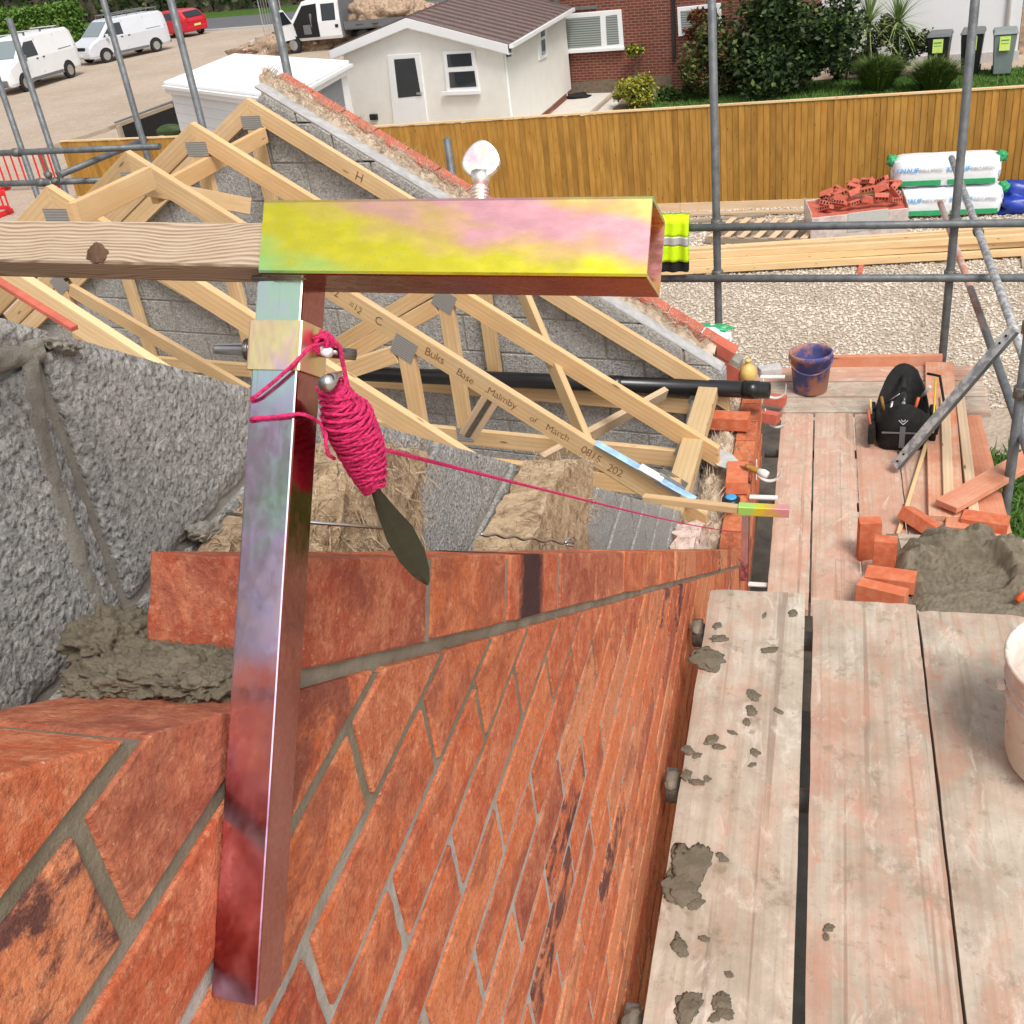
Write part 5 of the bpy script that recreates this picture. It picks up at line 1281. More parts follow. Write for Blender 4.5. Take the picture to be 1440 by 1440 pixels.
sheet('soil_margin', [(-.9, 6.2), (.15, 6.2), (.15, 11), (-.9, 11)], .012, 'brown_soil')  # mid-brown strip showing in the gap beside the far wall
sheet('gravel_bed', [(-7, 7.5), (8, 7.5), (8, 19.3), (-7, 20.0)], .006, 'ground')
rr = random.Random(5); b = MB()
OC = [(1, 0, 0), (-1, 0, 0), (0, 1, 0), (0, -1, 0), (0, 0, 1), (0, 0, -1)]; OF = [(0, 2, 4), (2, 1, 4), (1, 3, 4), (3, 0, 4), (2, 0, 5), (1, 2, 5), (3, 1, 5), (0, 3, 5)]
vs = []; fs = []
for i in range(42000):
    x, y = rr.uniform(-3.6, 4.6), rr.uniform(11.3, 19.5); s = rr.uniform(.010, .026); a = rr.uniform(0, 6.3); ca, sa = math.cos(a), math.sin(a); o_ = len(vs)
    for q in OC:
        px_, py_, pz_ = q[0] * s * rr.uniform(.8, 1.5), q[1] * s * rr.uniform(.7, 1.1), q[2] * s * rr.uniform(.5, .9)
        vs.append((x + px_ * ca - py_ * sa, y + px_ * sa + py_ * ca, .012 + pz_ + rr.uniform(0, .008)))
    fs += [tuple(o_ + k_ for k_ in f) for f in OF]
me = bpy.data.meshes.new('gravel_stones'); me.from_pydata(vs, [], fs); me.update()
link('gravel_stones', me, 'gravel', None, label='pale beige gravel stones between scaffold and fence', cat='gravel', kind='stuff')

def blades(rr, n, fn, h, w, lean):
    vs, fs = [], []
    for i in range(n):
        x, y, z = fn(rr); hh = h * rr.uniform(.5, 1.2); a = rr.uniform(0, 6.28); dx, dy = math.cos(a) * w, math.sin(a) * w; lx, ly = rr.gauss(0, lean) * hh, rr.gauss(0, lean) * hh; o_ = len(vs)
        vs += [(x - dx, y - dy, z), (x + dx, y + dy, z), (x + lx, y + ly, z + hh)]; fs.append((o_, o_ + 1, o_ + 2))
    me = bpy.data.meshes.new('blades'); me.from_pydata(vs, [], fs); me.update(); return me
link('lawn_grass', blades(rr, 14000, lambda r: (r.uniform(-5.0, 6), r.uniform(27.0, 31), .02), .09, .012, .5), 'grass', None, label='short green lawn grass beyond the fence', cat='grass', kind='stuff')
link('rough_grass', blades(rr, 9000, lambda r: (r.uniform(1.2, 3.6), r.uniform(4.5, 10.3), .01), .13, .012, .6), 'grass', None, label='rough grass on the ground right of the scaffold', cat='grass', kind='stuff')

# ================================================================== close-boarded fences
def fence(label, a, b_, h, pitch, name='timber_fence', mat='fence_wood', cap='pine_light', posts=True):
    a, b_ = Vector((*a, 0)), Vector((*b_, 0)); L = (b_ - a).length; d = (b_ - a).normalized(); nrm = Vector((d.y, -d.x, 0)); n = int(L / pitch)
    if nrm.y > 0: nrm = -nrm
    t = thing(name, label, 'fence', tuple(a)); me = None
    for i in range(n):
        c = a + d * (i + .5) * pitch + nrm * .012
        if me is None: me = MB().prism([(-h / 2 + .075, -pitch * .60, -.004), (-h / 2 + .075, pitch * .60, -.004), (-h / 2 + .075, pitch * .60, .016), (-h / 2 + .075, -pitch * .60, .002)], (h - .15, 0, 0)).mesh('fence_board')
        o = link('fence_board', me, mat if i % 7 else 'fence_wood', t)
        xx = Vector((0, 0, 1)); zz = nrm; yy = zz.cross(xx); ct = c + Vector((0, 0, h / 2 + .06)) - a
        o.matrix_basis = Matrix(((xx.x, yy.x, zz.x, ct.x), (xx.y, yy.y, zz.y, ct.y), (xx.z, yy.z, zz.z, ct.z + random.gauss(0, .004)), (0, 0, 0, 1)))
    seg = 3.0; k_ = 0.
    while k_ < L - .01:
        e = min(L, k_ + seg); beam('capping_rail', a + d * k_ + Vector((0, 0, h + .012)) + nrm * .008, a + d * (e - .004) + Vector((0, 0, h + .012)) + nrm * .008, .07, .032, cap, t)
        beam('gravel_board', a + d * k_ + Vector((0, 0, .075)) + nrm * .022, a + d * (e - .004) + Vector((0, 0, .075)) + nrm * .022, .025, .15, 'pine_pale', t)
        if posts: beam('post', a + d * k_ - nrm * .06, a + d * k_ - nrm * .06 + Vector((0, 0, h - .02)), .1, .1, 'fence_dark', t)
        k_ += seg
    return t
fence('long new golden-brown close-boarded timber fence with pale capping rail', (-11.4, 20.25), (5.0, 19.08), 1.79, .105)
fence('short close-boarded timber fence at far left behind the truss apexes', (-17.6, 23.05), (-13.0, 22.3), 1.45, .125)
rl = thing('post_and_rail', 'weathered low post-and-rail barrier at far left beside the sandy track', 'rail fence', (-19.4, 26, 0))
for p in ((-19.75, 24.9), (-18.9, 27.4), (-18.7, 31)): beam('post', (*p, 0), (*p, 1.0), .11, .11, 'old_wood', rl, up=(1, 0, 0))
beam('top_rail', pt(50, 214, 'z', .95), pt(152, 182, 'z', .95), .08, .10, 'old_wood', rl); beam('top_rail', pt(152, 181, 'z', .95), pt(242, 148, 'z', .95), .08, .10, 'old_wood', rl)
bxk = thing('black_container', 'low black open container beside the white garage', 'container', tuple(pt(205, 198, 'z', 0)))
q0, q1 = pt(168, 192, 'z', .35), pt(250, 160, 'z', .45); beam('front_panel', q0, q1, .05, .75, 'black_matt', bxk); beam('rim', q0 + Vector((0, 0, .40)), q1 + Vector((0, 0, .40)), .09, .05, 'trim_grey', bxk)
link('contents', lump((0, 0, 0), (.5, .25, .16), 3, .3, 3, 3), 'leaf_dark', bxk, loc=pt(240, 183, 'z', .4) - Vector(bxk['_w']))
# red plastic pedestrian barriers
def barrier(label, c, rz, w=2.0, h=1.0):
    t = local('plastic_barrier', label, 'barrier', c, rz)
    MB().box((0, 0, h - .07), (w, .05, .14)).build('top_bar', 'red_plastic', t, bevel=.02); MB().box((0, 0, .2), (w, .05, .10)).build('bottom_bar', 'red_plastic', t, bevel=.02)
    n = 11
    for i in range(n): MB().box((-w / 2 + .04 + (w - .08) * i / (n - 1), 0, (h + .1) / 2), (.05, .035, h - .34)).build('upright', 'red_plastic', t, bevel=.01)
    for s in (-1, 1): MB().box((s * w * .35, 0, .06), (.08, .55, .12)).build('foot', 'red_plastic', t, bevel=.02)
barrier('red plastic barrier with upright slats at the left edge', (-20.3, 24.7, 0), R(-4), 2.5, 1.05)
barrier('lower red plastic barrier partly hidden at the left edge below the first', (-19.7, 22.2, 0), R(-8), 1.7, .62)

# ================================================================== materials stacked by the fence
def soft_pack(label, c, rz, L=1.55, w=.5, h=.46):
    t = local('insulation_pack', label, 'insulation pack', c, rz); bm = bmesh.new(); bmesh.ops.create_cube(bm, size=1)
    bmesh.ops.subdivide_edges(bm, edges=bm.edges[:], cuts=12, use_grid_fill=True)
    for v in bm.verts:
        x, y, z = v.co * 2; p = v.co * 3 + Vector((c[0], c[2] * 7, 0))
        f = 1 - .10 * max(0, abs(x) - .85) / .15; r_ = 1 - .10 * (y * y * z * z)
        v.co = Vector((x * L / 2 + .012 * noise.noise(p * 2.5), (y * w / 2 * r_ + .012 * noise.noise(p * 3)) * f, (z * h / 2 * r_ + .012 * noise.noise(p * 3 + Vector((9, 0, 0)))) * f + h / 2))
    me = bpy.data.meshes.new('film'); bm.to_mesh(me); bm.free()
    for p in me.polygons: p.use_smooth = True
    link('film', me, 'pack_white', t)
    for x0, x1 in ((-.74, -.06), (.04, .74)): MB().box(((x0 + x1) / 2, -w / 2 - .004, .075), (x1 - x0, .014, .085)).build('green_band', 'pack_green', t, bevel=.005)
    for s in (-1, 1):
        link('tied_end', lump((0, 0, 0), (.09, .10, .09), c[0] + s, .5, 5, 3), 'pack_green', t, loc=(s * (L / 2 + .03), -.05, h - .06)); link('puckered_end', lump((0, 0, 0), (.05, .17, .16), c[0] * 3 + s, .45, 5, 3), 'pack_white', t, loc=(s * (L / 2 + .005), 0, h / 2))
    mm = lambda x, z: Matrix.Translation((x, -w / 2 - .0145, z)) @ Matrix.Rotation(R(90), 4, 'X')
    for x in (-.57, .19):
        text('KNAUF', .105, 'pack_blue', t, mm(x, h * .60), 'lettering', bold=.001, ext=.003); text('INSULATION', .066, 'print_grey', t, mm(x + .355, h * .595), 'lettering', ext=.003, spacing=.9)
    text('mineral wool', .055, 'print_grey', t, mm(-.35, h * .36), 'lettering', ext=.003) if False else None
soft_pack('lower white and green wrapped insulation pack lettered in blue by the fence', (2.02, 18.62, 0.03), R(-2)); soft_pack('upper white and green wrapped insulation pack lettered in blue on top of another', (1.95, 18.68, .50), R(-3))
cr = thing('brick_crate', 'white plastic-wrapped crate of red bricks by the fence', 'crate', (.62, 18.0, 0))
cq = [(-.10, 17.25), (1.35, 17.62), (1.30, 18.55), (-.22, 18.35)]
for i in range(4):
    a_, b_ = cq[i], cq[(i + 1) % 4]; beam('wrap_side', (*a_, .22), (*b_, .20 + .06 * (i % 2)), .02, .44 + .05 * (i % 2), 'wrap_film', cr, bevel=.006)
beam('clear_film_patch', (.45, 17.375, .3), (1.05, 17.53, .3), .012, .30, 'reflective', cr)
MB().prism([(x, y, .02) for x, y in cq], (0, 0, .38)).build('brick_fill', 'lintel_red', cr)
PBR = MB()
PBR.box((0, 0, 0), (.215, .1025, .065))
pb_me = PBR.mesh('brick_body', .004); pb_me.materials.append(M['brick_far_loose'] if 'brick_far_loose' in M else M['lintel_red'])
rr = random.Random(21)
hole = MB(); [hole.box((-.075 + .05 * i, -.0515, .0), (.028, .002, .04)) for i in range(4)]; hole_me = hole.mesh('perforations'); hole_me.materials.append(M['black_hole'])
for i in range(30):
    u, v = (i % 6 + .5) / 6, (i // 6 + .5) / 5; x = cq[0][0] + .12 + u * 1.25; y = 17.55 + v * .8 + u * .2; z = .46 + .26 * math.exp(-((u - .6) ** 2 * 5 + (v - .6) ** 2 * 4)) + rr.uniform(-.02, .04)
    t = local('piled_brick', 'small red perforated brick piled in the plastic-wrapped crate', 'brick', (x, y, z), rr.uniform(-.7, .7), 'bricks piled in the crate'); t.rotation_euler = (rr.gauss(0, .5), rr.gauss(0, .4), rr.uniform(-1.2, 1.2))
    link('brick_body', pb_me, None, t); link('perforations', hole_me, None, t)
# pallet and timbers
pl = local('wooden_pallet', 'weathered wooden pallet lying on the gravel by the fence', 'pallet', (-.85, 17.85, 0), R(-12))
for i in range(7): beam('deck_slat', (-.75 + .25 * i, -.5, .13), (-.75 + .25 * i + .1, .5, .15), .10, .022, 'pine_pale', pl)
for y in (-.46, 0, .46): beam('bearer', (-.85, y, .065), (.9, y, .065), .09, .09, 'old_wood', pl)
for i, (x0, y0, x1, y1, z, w, lab) in enumerate(((-2.4, 19.2, .1, 19.0, .05, .14, 'pale board lying along the foot of the fence'), (-2.2, 18.75, -.9, 18.95, .04, .12, 'short pale board in front of the fence foot'), (-1.9, 18.4, -.4, 18.55, .03, .1, 'old grey board just behind the pallet'))):
    t = thing('loose_timber', lab, 'timber', (x0, y0, 0)); beam('board', (x0, y0, z), (x1, y1, z), w, .04, ('pine_pale', 'old_wood', 'old_wood')[i], t)
k_ = 0
for lay, row in ((0, 5), (1, 4), (2, 2)):
    for r_ in range(row):
        y = 15.9 + .20 * r_ + .07 * lay + rr.uniform(-.03, .03); z = .10 + .10 * lay; x0 = -2.35 + rr.uniform(-.25, .25); L = 6.2 + rr.uniform(-.6, .6)
        t = thing('sawn_timber', 'long pale sawn timber on the gravel, %s from the front in the %s layer' % (('first', 'second', 'third', 'fourth', 'fifth')[r_], ('bottom', 'middle', 'top')[lay]), 'timber', (x0, y, 0), 'long timbers stacked on the gravel')
        beam('length', (x0, y, z), (x0 + L, y + .43 + rr.uniform(-.08, .08), z + rr.uniform(-.01, .01)), .075, .095, 'pine_light', t)
for x in (-1.6, .6, 2.8): beam('bearer', (x, 15.75, .028), (x + .12, 16.9, .028), .07, .05, 'lintel_red' if x == .6 else 'old_wood', None, label='%s bearer under the stacked timbers' % {-1.6: 'leftmost wooden', .6: 'red-stained middle', 2.8: 'rightmost wooden'}[x], cat='timber')
tp_ = thing('blue_tarpaulin', 'crumpled blue tarpaulin at the right edge by the fence', 'tarpaulin', (3.45, 18.7, 0)); link('tarp_sheet', lump((0, 0, 0), (.75, .4, .42), 31, .45, 4, 4, .05), 'tarp_blue', tp_, loc=(0, 0, .05))

# ================================================================== neighbours' buildings
def fquad(name, pxs, p0, ang, d0, d1, mat, parent, bevel=0):
    a = R(ang); n = Vector((math.sin(a), -math.cos(a), 0)); P = [ptp(x, y, p0, ang) + n * d0 for x, y in pxs]
    return MB().prism(P, n * (d1 - d0)).build(name, mat, parent, bevel)
def bx_poly(name, base, z0, z1, mat, parent): return MB().prism([(x, y, z0) for x, y in base], (0, 0, z1 - z0)).build(name, mat, parent)
FR, BR_, FL = Vector((-7.19, 25.94)), Vector((-7.02, 32.3)), Vector((-12.04, 27.93)); BL = FL + BR_ - FR
an = thing('cream_bungalow', 'cream rendered bungalow extension with brown ribbed roof and white bargeboard', 'building', (FR.x, FR.y, 0))
fang = math.degrees(math.atan2(FR.y - FL.y, FR.x - FL.x)); P0 = (FR.x, FR.y, 0)
apex = ptp(578, 30, P0, fang); fdir = Vector((math.cos(R(fang)), math.sin(R(fang)), 0)); fn_ = Vector((fdir.y, -fdir.x, 0)); side = Vector(((BR_ - FR).x, (BR_ - FR).y, 0)).normalized(); DL = (BR_ - FR).length
ez = 2.30
V3 = lambda v, z: Vector((v.x, v.y, z))
MB().prism([V3(FL, .18), V3(FR, .18), V3(FR, ez), apex, V3(FL, ez)], side * DL).build('rendered_wall', 'render_cream', an)
MB().prism([V3(FL, 0) - fdir * -.01, V3(FR, 0) + fdir * .012 + fn_ * .0, V3(FR, .18) + fdir * .012, V3(FL, .18)], side * DL).build('brick_plinth', 'brick_far', an)
def roof_slope(nm, e0, ap, n, mat):
    down = (e0 - ap).normalized(); e = e0 + down * .28; L = (e - ap).length; t = 0.06; up = down.cross(side).normalized(); up = up if up.z > 0 else -up
    a0 = ap - side * .18 + up * .05; e0_ = e - side * .18 + up * .05; LL = DL + .1
    ro = MB().prism([a0, e0_, e0_ + up * t, a0 + up * t], side * LL).build(nm, mat, an)
    for i in range(n):
        p = side * (LL * (i + .5) / n); MB().prism([a0 + p + up * t, e0_ + p + up * t, e0_ + p + up * (t + .045), a0 + p + up * (t + .045)], side * .05).build('roof_rib', 'tyre' if False else mat, ro)
    return ro
roof_slope('roof', V3(FR, ez), apex, 14, 'roof_brown'); roof_slope('roof', V3(FL, ez), apex, 14, 'roof_brown')
for a_, b_ in ((apex, V3(FR, ez)), (apex, V3(FL, ez))):
    d = (b_ - a_).normalized(); off = fn_ * .16; up = Vector((0, 0, 1)); e = b_ + d * .30
    MB().prism([a_ + off + up * .10, e + off + up * .10, e + off - up * .12, a_ + off - up * .12], fn_ * .03).build('bargeboard', 'white_pvc', an)
    MB().prism([a_ - up * .121, e - up * .121, e - up * .10, a_ - up * .10], fn_ * .19).build('soffit', 'white_pvc', an)
gd = (V3(FR, ez) - apex).normalized() * .30; g_ = V3(FR, ez) + gd; beam('gutter', g_ - side * .18 + Vector((.03, 0, .06)), g_ + side * (DL - .1) + Vector((.03, 0, .06)), .10, .09, 'white_pvc', an)
dr = fquad('door', [(546, 77), (592, 74), (604, 180), (556, 182)], P0, fang, .0, .05, 'white_pvc', an, .01)
fquad('door_glass', [(556, 83), (585, 81), (594, 134), (562, 137)], P0, fang, .052, .058, 'glass', dr); fquad('handle', [(589, 129), (596, 129), (596, 132), (589, 132)], P0, fang, .06, .09, 'steel', dr)
wi = fquad('window', [(624, 72), (668, 70), (676, 128), (630, 130)], P0, fang, .0, .05, 'white_pvc', an, .008)
for q in ([(630, 76), (664, 74), (666, 92), (632, 94)], [(633, 101), (669, 99), (672, 121), (635, 123)]): fquad('window_pane', q, P0, fang, .052, .058, 'glass', wi)
fquad('sill', [(624, 128), (678, 126), (678, 131), (624, 133)], P0, fang, .05, .12, 'white_pvc', wi)
fquad('vent', [(522, 160), (531, 160), (532, 168), (523, 168)], P0, fang, .0, .08, 'black_plastic', an)
sang = math.degrees(math.atan2(side.y, side.x))
def sq_(name, pxs, d0, d1, mat, parent):
    n = Vector((side.y, -side.x, 0)); P = [ptp(x, y, P0, sang) + n * d0 for x, y in pxs]; return MB().prism(P, n * (d1 - d0)).build(name, mat, parent)
ws = sq_('side_window', [(755, 30), (767, 25), (768, 80), (757, 85)], .0, .04, 'white_pvc', an); sq_('window_pane', [(757, 35), (763, 33), (764, 50), (759, 53)], .042, .05, 'glass', ws); sq_('window_pane', [(759, 57), (764, 55), (765, 75), (760, 78)], .042, .05, 'glass', ws)
sq_('wall_lamp', [(709, 66), (714, 65), (714, 80), (710, 80)], .0, .09, 'black_plastic', an)
beam('corner_pipe', V3(FR, .1) + Vector((.03, .06, 0)), V3(FR, 2.25) + Vector((.03, .06, 0)), .05, .05, 'white_pvc', an, up=(1, 0, 0))
# red-brown brick house
H0 = (-7.4, 32.55, 0); HANG = -14.0; hd = Vector((math.cos(R(HANG)), math.sin(R(HANG)), 0)); hn = Vector((math.sin(R(HANG)), -math.cos(R(HANG)), 0))
bh = local('brick_house', 'red-brown brick house with white windows behind the shrubs', 'building', H0, R(HANG))
wl = MB().prism([(-.2, 0, 0), (7.0, 0, 0), (7.0, 0, 5.4), (-.2, 0, 5.4)], (0, 3.0, 0)).build('brick_wall', 'brick_far', bh)
bhw = thing_world = bh
def hquad(name, pxs, d0, d1, mat, parent, bevel=0):
    inv = Matrix.Translation(H0) @ Matrix.Rotation(R(HANG), 4, 'Z'); inv = inv.inverted(); P = [inv @ (ptp(x, y, H0, HANG) + hn * d0) for x, y in pxs]
    return MB().prism(P, (0, -(d1 - d0), 0)).build(name, mat, parent, bevel)
wi = hquad('window', [(788, 20), (874, 13), (878, 66), (791, 73)], .0, .06, 'white_pvc', bh, .01)
hquad('window_pane', [(794, 26), (845, 22), (847, 64), (796, 68)], .062, .068, 'glass_blind', wi); hquad('window_pane', [(853, 22), (869, 20), (872, 61), (855, 63)], .062, .068, 'glass_blind', wi); hquad('sill', [(788, 71), (880, 65), (880, 69), (788, 75)], .06, .14, 'white_pvc', wi)
wi = hquad('window', [(953, 10), (1014, 4), (1016, 45), (955, 51)], .0, .06, 'white_pvc', bh, .01)
hquad('window_pane', [(958, 15), (982, 13), (983, 44), (960, 47)], .062, .068, 'glass_blind', wi); hquad('window_pane', [(990, 12), (1009, 10), (1011, 40), (991, 43)], .062, .068, 'glass', wi)
hquad('lintel_strip', [(783, 12), (840, 8), (840, 12), (783, 16)], .0, .05, 'trim_grey', bh)  # thin dark grey strip above the left window
hquad('drain_pipe', [(945, -20), (949, -20), (951, 85), (947, 85)], .0, .07, 'black_plastic', bh); hquad('drain_pipe', [(780, -10), (785, -10), (789, 120), (784, 122)], .0, .09, 'trim_grey', bh)
hquad('rendered_base', [(782, 118), (945, 105), (945, 135), (782, 140)], .0, .03, 'soil', bh)
# white house on the right
WH0 = (-.9, 33.1, 0); wha = -9.0; wh = local('white_house', 'plain white rendered house wall behind the wheelie bins', 'building', WH0, R(wha))
MB().prism([(0, 0, 0), (5.85, 0, 0), (5.85, 0, 5.6), (0, 0, 5.6)], (0, 4, 0)).build('rendered_wall', 'render_white', wh); MB().prism([(5.86, .8, 0), (12, .8, 0), (12, .8, 5), (5.86, .8, 5)], (0, 3, 0)).build('side_wall', 'debris', wh)
pipe('drain_pipe', (5.55, -.05, .05), (5.55, -.05, 5.4), .05, 'white_pvc', wh); MB().box((2.95, -.02, .12), (5.9, .05, .24)).build('plinth', 'stone_grey', wh); MB().box((1.6, -.01, 2.9), (.9, .04, .5)).build('wall_panel', 'white_dirty', wh)  # small off-white panel set on the rendered wall
# white garage at left
gFL, gFR, gBR, gBL = Vector((-15.72, 25.13)), Vector((-10.67, 21.29)), Vector((-11.02, 25.83)), Vector((-16.07, 29.67))
gr = thing('white_garage', 'low white garage with flat white roof behind the truss apexes', 'building', (gFL.x, gFL.y, 0))
inset = lambda f: [((gFL + (gFR + gBR + gBL + gFL) / 4 * 0).x, 0) for _ in ()]
cg = (gFL + gFR + gBR + gBL) / 4; wallp = [cg + (p - cg) * .955 for p in (gFL, gFR, gBR, gBL)]
MB().prism([(p.x, p.y, 0) for p in wallp], (0, 0, 2.05)).build('wall', 'white_paint', gr)
zt_ = {0: 2.30, 1: 2.30, 2: 2.30, 3: 2.30}
ro = MB().prism([(p.x, p.y, 2.24) for p in (gFL, gFR, gBR, gBL)], (0, 0, .05)).build('roof', 'roof_white', gr)
n = 46
for i in range(n):
    a_ = gFR.lerp(gBR, (i + .5) / n); b_ = gFL.lerp(gBL, (i + .5) / n); MB().tube([(a_.x, a_.y, 2.287), (b_.x, b_.y, 2.287)], .022, 6).build('corrugation', 'roof_white', ro)
for a_, b_ in ((gFL, gFR), (gFR, gBR)):
    beam('fascia', (a_.x, a_.y, 2.13), (b_.x, b_.y, 2.13), .04, .2, 'white_pvc', gr); 
    n2 = Vector((-(b_ - a_).y, (b_ - a_).x)).normalized() * -.05; beam('gutter', (a_.x + n2.x, a_.y + n2.y, 2.19), (b_.x + n2.x, b_.y + n2.y, 2.19), .08, .07, 'white_pvc', gr)
for c_ in range(8):
    a_, b_ = wallp[0], wallp[1]; dd = (b_ - a_).normalized(); nn_ = Vector((dd.y, -dd.x)); beam('block_joint', (a_.x + nn_.x * .002, a_.y + nn_.y * .002, .22 + .225 * c_), (b_.x + nn_.x * .002, b_.y + nn_.y * .002, .22 + .225 * c_), .008, .012, 'white_dirty', gr, bevel=0)
gang = math.degrees(math.atan2((wallp[2] - wallp[1]).y, (wallp[2] - wallp[1]).x)); gn = Vector(((wallp[2] - wallp[1]).y, -(wallp[2] - wallp[1]).x, 0)).normalized()
P = [ptp(x, y, (wallp[1].x, wallp[1].y, 0), gang) + gn * .0 for x, y in ((441, 118), (476, 100), (487, 172), (455, 190))]
MB().prism(P, gn * .04).build('door', 'grey_door', gr)

# ================================================================== wheelie bins
def bin_(label, loc, rz, mat, lid):
    t = local('wheelie_bin', label, 'wheelie bin', loc, rz); MB().hexa([(-.20, -.24, .06), (.20, -.24, .06), (.20, .22, .06), (-.20, .22, .06)], [(-.26, -.32, .97), (.26, -.32, .97), (.26, .32, .97), (-.26, .32, .97)]).build('bin_body', mat, t, bevel=.02)
    MB().hexa([(-.29, -.35, .975), (.29, -.35, .975), (.29, .35, .975), (-.29, .35, .975)], [(-.25, -.30, 1.06), (.25, -.30, 1.06), (.25, .33, 1.07), (-.25, .33, 1.07)]).build('lid', lid, t, bevel=.015)
    for s in (-1, 1): 
        m = MB().tube([(s * .21 - .025, .24, .1), (s * .21 + .025, .24, .1)], .1, 16); m.build('wheel', 'tyre', t)
    MB().box((0, -.325, .78), (.24, .02, .32), Matrix.Rotation(R(-5), 3, 'X')).build('label_panel', 'label_yellow', t)
    for i in range(3): MB().box((0, -.338 + .004 * i, .86 - .08 * i), (.18, .004, .018)).build('label_print', 'pack_green', t)
bin_('black wheelie bin with yellow label, leftmost of three', (2.83, 30.75, 0), R(-12), 'bin_black', 'trim_grey'); bin_('black wheelie bin half hidden by the scaffold pole, middle of three', (3.60, 30.75, 0), R(-10), 'bin_black', 'trim_grey'); bin_('grey-green wheelie bin with yellow label, rightmost of three', (4.28, 30.3, 0), R(-6), 'bin_grey', 'bin_grey')

# ================================================================== shrubs, palms, hedges
def foliage_mesh(rr, n, fn, size, asp=.55):
    vs, fs = [], []
    for i in range(n):
        p = fn(rr); s = size * rr.uniform(.6, 1.4); u = Vector((rr.gauss(0, 1), rr.gauss(0, 1), rr.gauss(0, .7))).normalized(); w = u.cross(Vector((rr.gauss(0, 1), rr.gauss(0, 1), rr.gauss(0, 1)))).normalized() * s * asp * .5; u = u * s
        o_ = len(vs); vs += [tuple(p), tuple(p + u * .5 + w), tuple(p + u), tuple(p + u * .5 - w)]; fs.append((o_, o_ + 1, o_ + 2, o_ + 3))
    me = bpy.data.meshes.new('foliage'); me.from_pydata(vs, [], fs); me.update(); return me
def clumpy(c, rad, ncl, seed, lo=0.0):
    r0 = random.Random(seed); cl = []
    for i in range(ncl):
        d = Vector((r0.gauss(0, 1), r0.gauss(0, 1), r0.gauss(0, 1))).normalized() * r0.uniform(.45, 1.0); cl.append((Vector((d.x * rad[0], d.y * rad[1], d.z * rad[2])), r0.uniform(.16, .34)))
    def fn(rr):
        q, s = rr.choice(cl); d = Vector((rr.gauss(0, 1), rr.gauss(0, 1), rr.gauss(0, 1))).normalized() * (rr.uniform(0, 1) ** .4) * s * min(rad[0], rad[2]) * 1.5
        p = Vector(c) + q + d; p.z = max(p.z, lo); return p
    return fn
def shrub(name, label, c, rad, layers, ncl=26, seed=1, stems=4, core=True, cat='shrub'):
    base = Vector((c[0], c[1], 0)); t = thing(name, label, cat, tuple(base)); rr = random.Random(seed)
    for i in range(stems):
        a = rr.uniform(0, 6.28); MB().tube([base + Vector((.1 * math.cos(a), .1 * math.sin(a), 0)), base + Vector((rad[0] * .3 * math.cos(a), rad[1] * .3 * math.sin(a), c[2] * .6)), Vector(c) + Vector((rad[0] * .6 * math.cos(a), rad[1] * .6 * math.sin(a), rad[2] * .3))], .03, 6, rs=[.04, .025, .01]).build('stem', 'bark', t)
    fn = clumpy(c, rad, ncl, seed, .03)
    for mat, n, size in layers:
        me = foliage_mesh(rr, n, fn, size); o = link('foliage', me, mat, t); o.location = -base
    return t
shrub('dark_shrub', 'large dark evergreen shrub in front of the white house', (-.75, 29.9, 1.55), (1.6, .95, 1.6), (('leaf_dark', 9500, .15), ('leaf_mid', 2600, .14)), 40, 3)
shrub('olive_shrub', 'olive green shrub with reddish tips at the corner of the brick house', (-2.75, 30.0, .95), (.95, .7, .9), (('leaf_olive', 3600, .12), ('leaf_red', 700, .12), ('leaf_dark', 2200, .12)), 24, 4)
shrub('red_shrub', 'small reddish-leaved bush below the second brick house window', (-3.0, 31.0, 1.6), (.55, .4, .5), (('leaf_red', 1500, .11), ('leaf_olive', 700, .11)), 14, 6)
shrub('yellow_bush', 'rounded yellow-green bush beside the pale patio', (-4.75, 29.6, .45), (.48, .45, .42), (('leaf_yellow', 2400, .09), ('leaf_mid', 700, .09)), 24, 5)
shrub('wall_plant', 'small round lime green plant hanging on the brick house wall', (-5.02, 31.6, 1.15), (.22, .2, .24), (('leaf_yellow', 420, .10), ('leaf_mid', 420, .10)), 10, 8, stems=1)
shrub('low_plants', 'low green plants along the foot of the dark shrub', (-3.8, 30.2, .22), (.5, .35, .22), (('leaf_mid', 900, .1), ('leaf_dark', 600, .1)), 14, 9)
shrub('brown_bush', 'dark brownish bush between palms and bins', (1.75, 31.3, .75), (1.1, .6, .62), (('leaf_dark', 2600, .10), ('leaf_olive', 1400, .10)), 24, 10)
shrub('small_bush', 'dark small bush right of the large evergreen shrub', (.55, 31.3, .35), (.5, .4, .35), (('leaf_dark', 1200, .10), ('leaf_mid', 500, .1)), 14, 12)
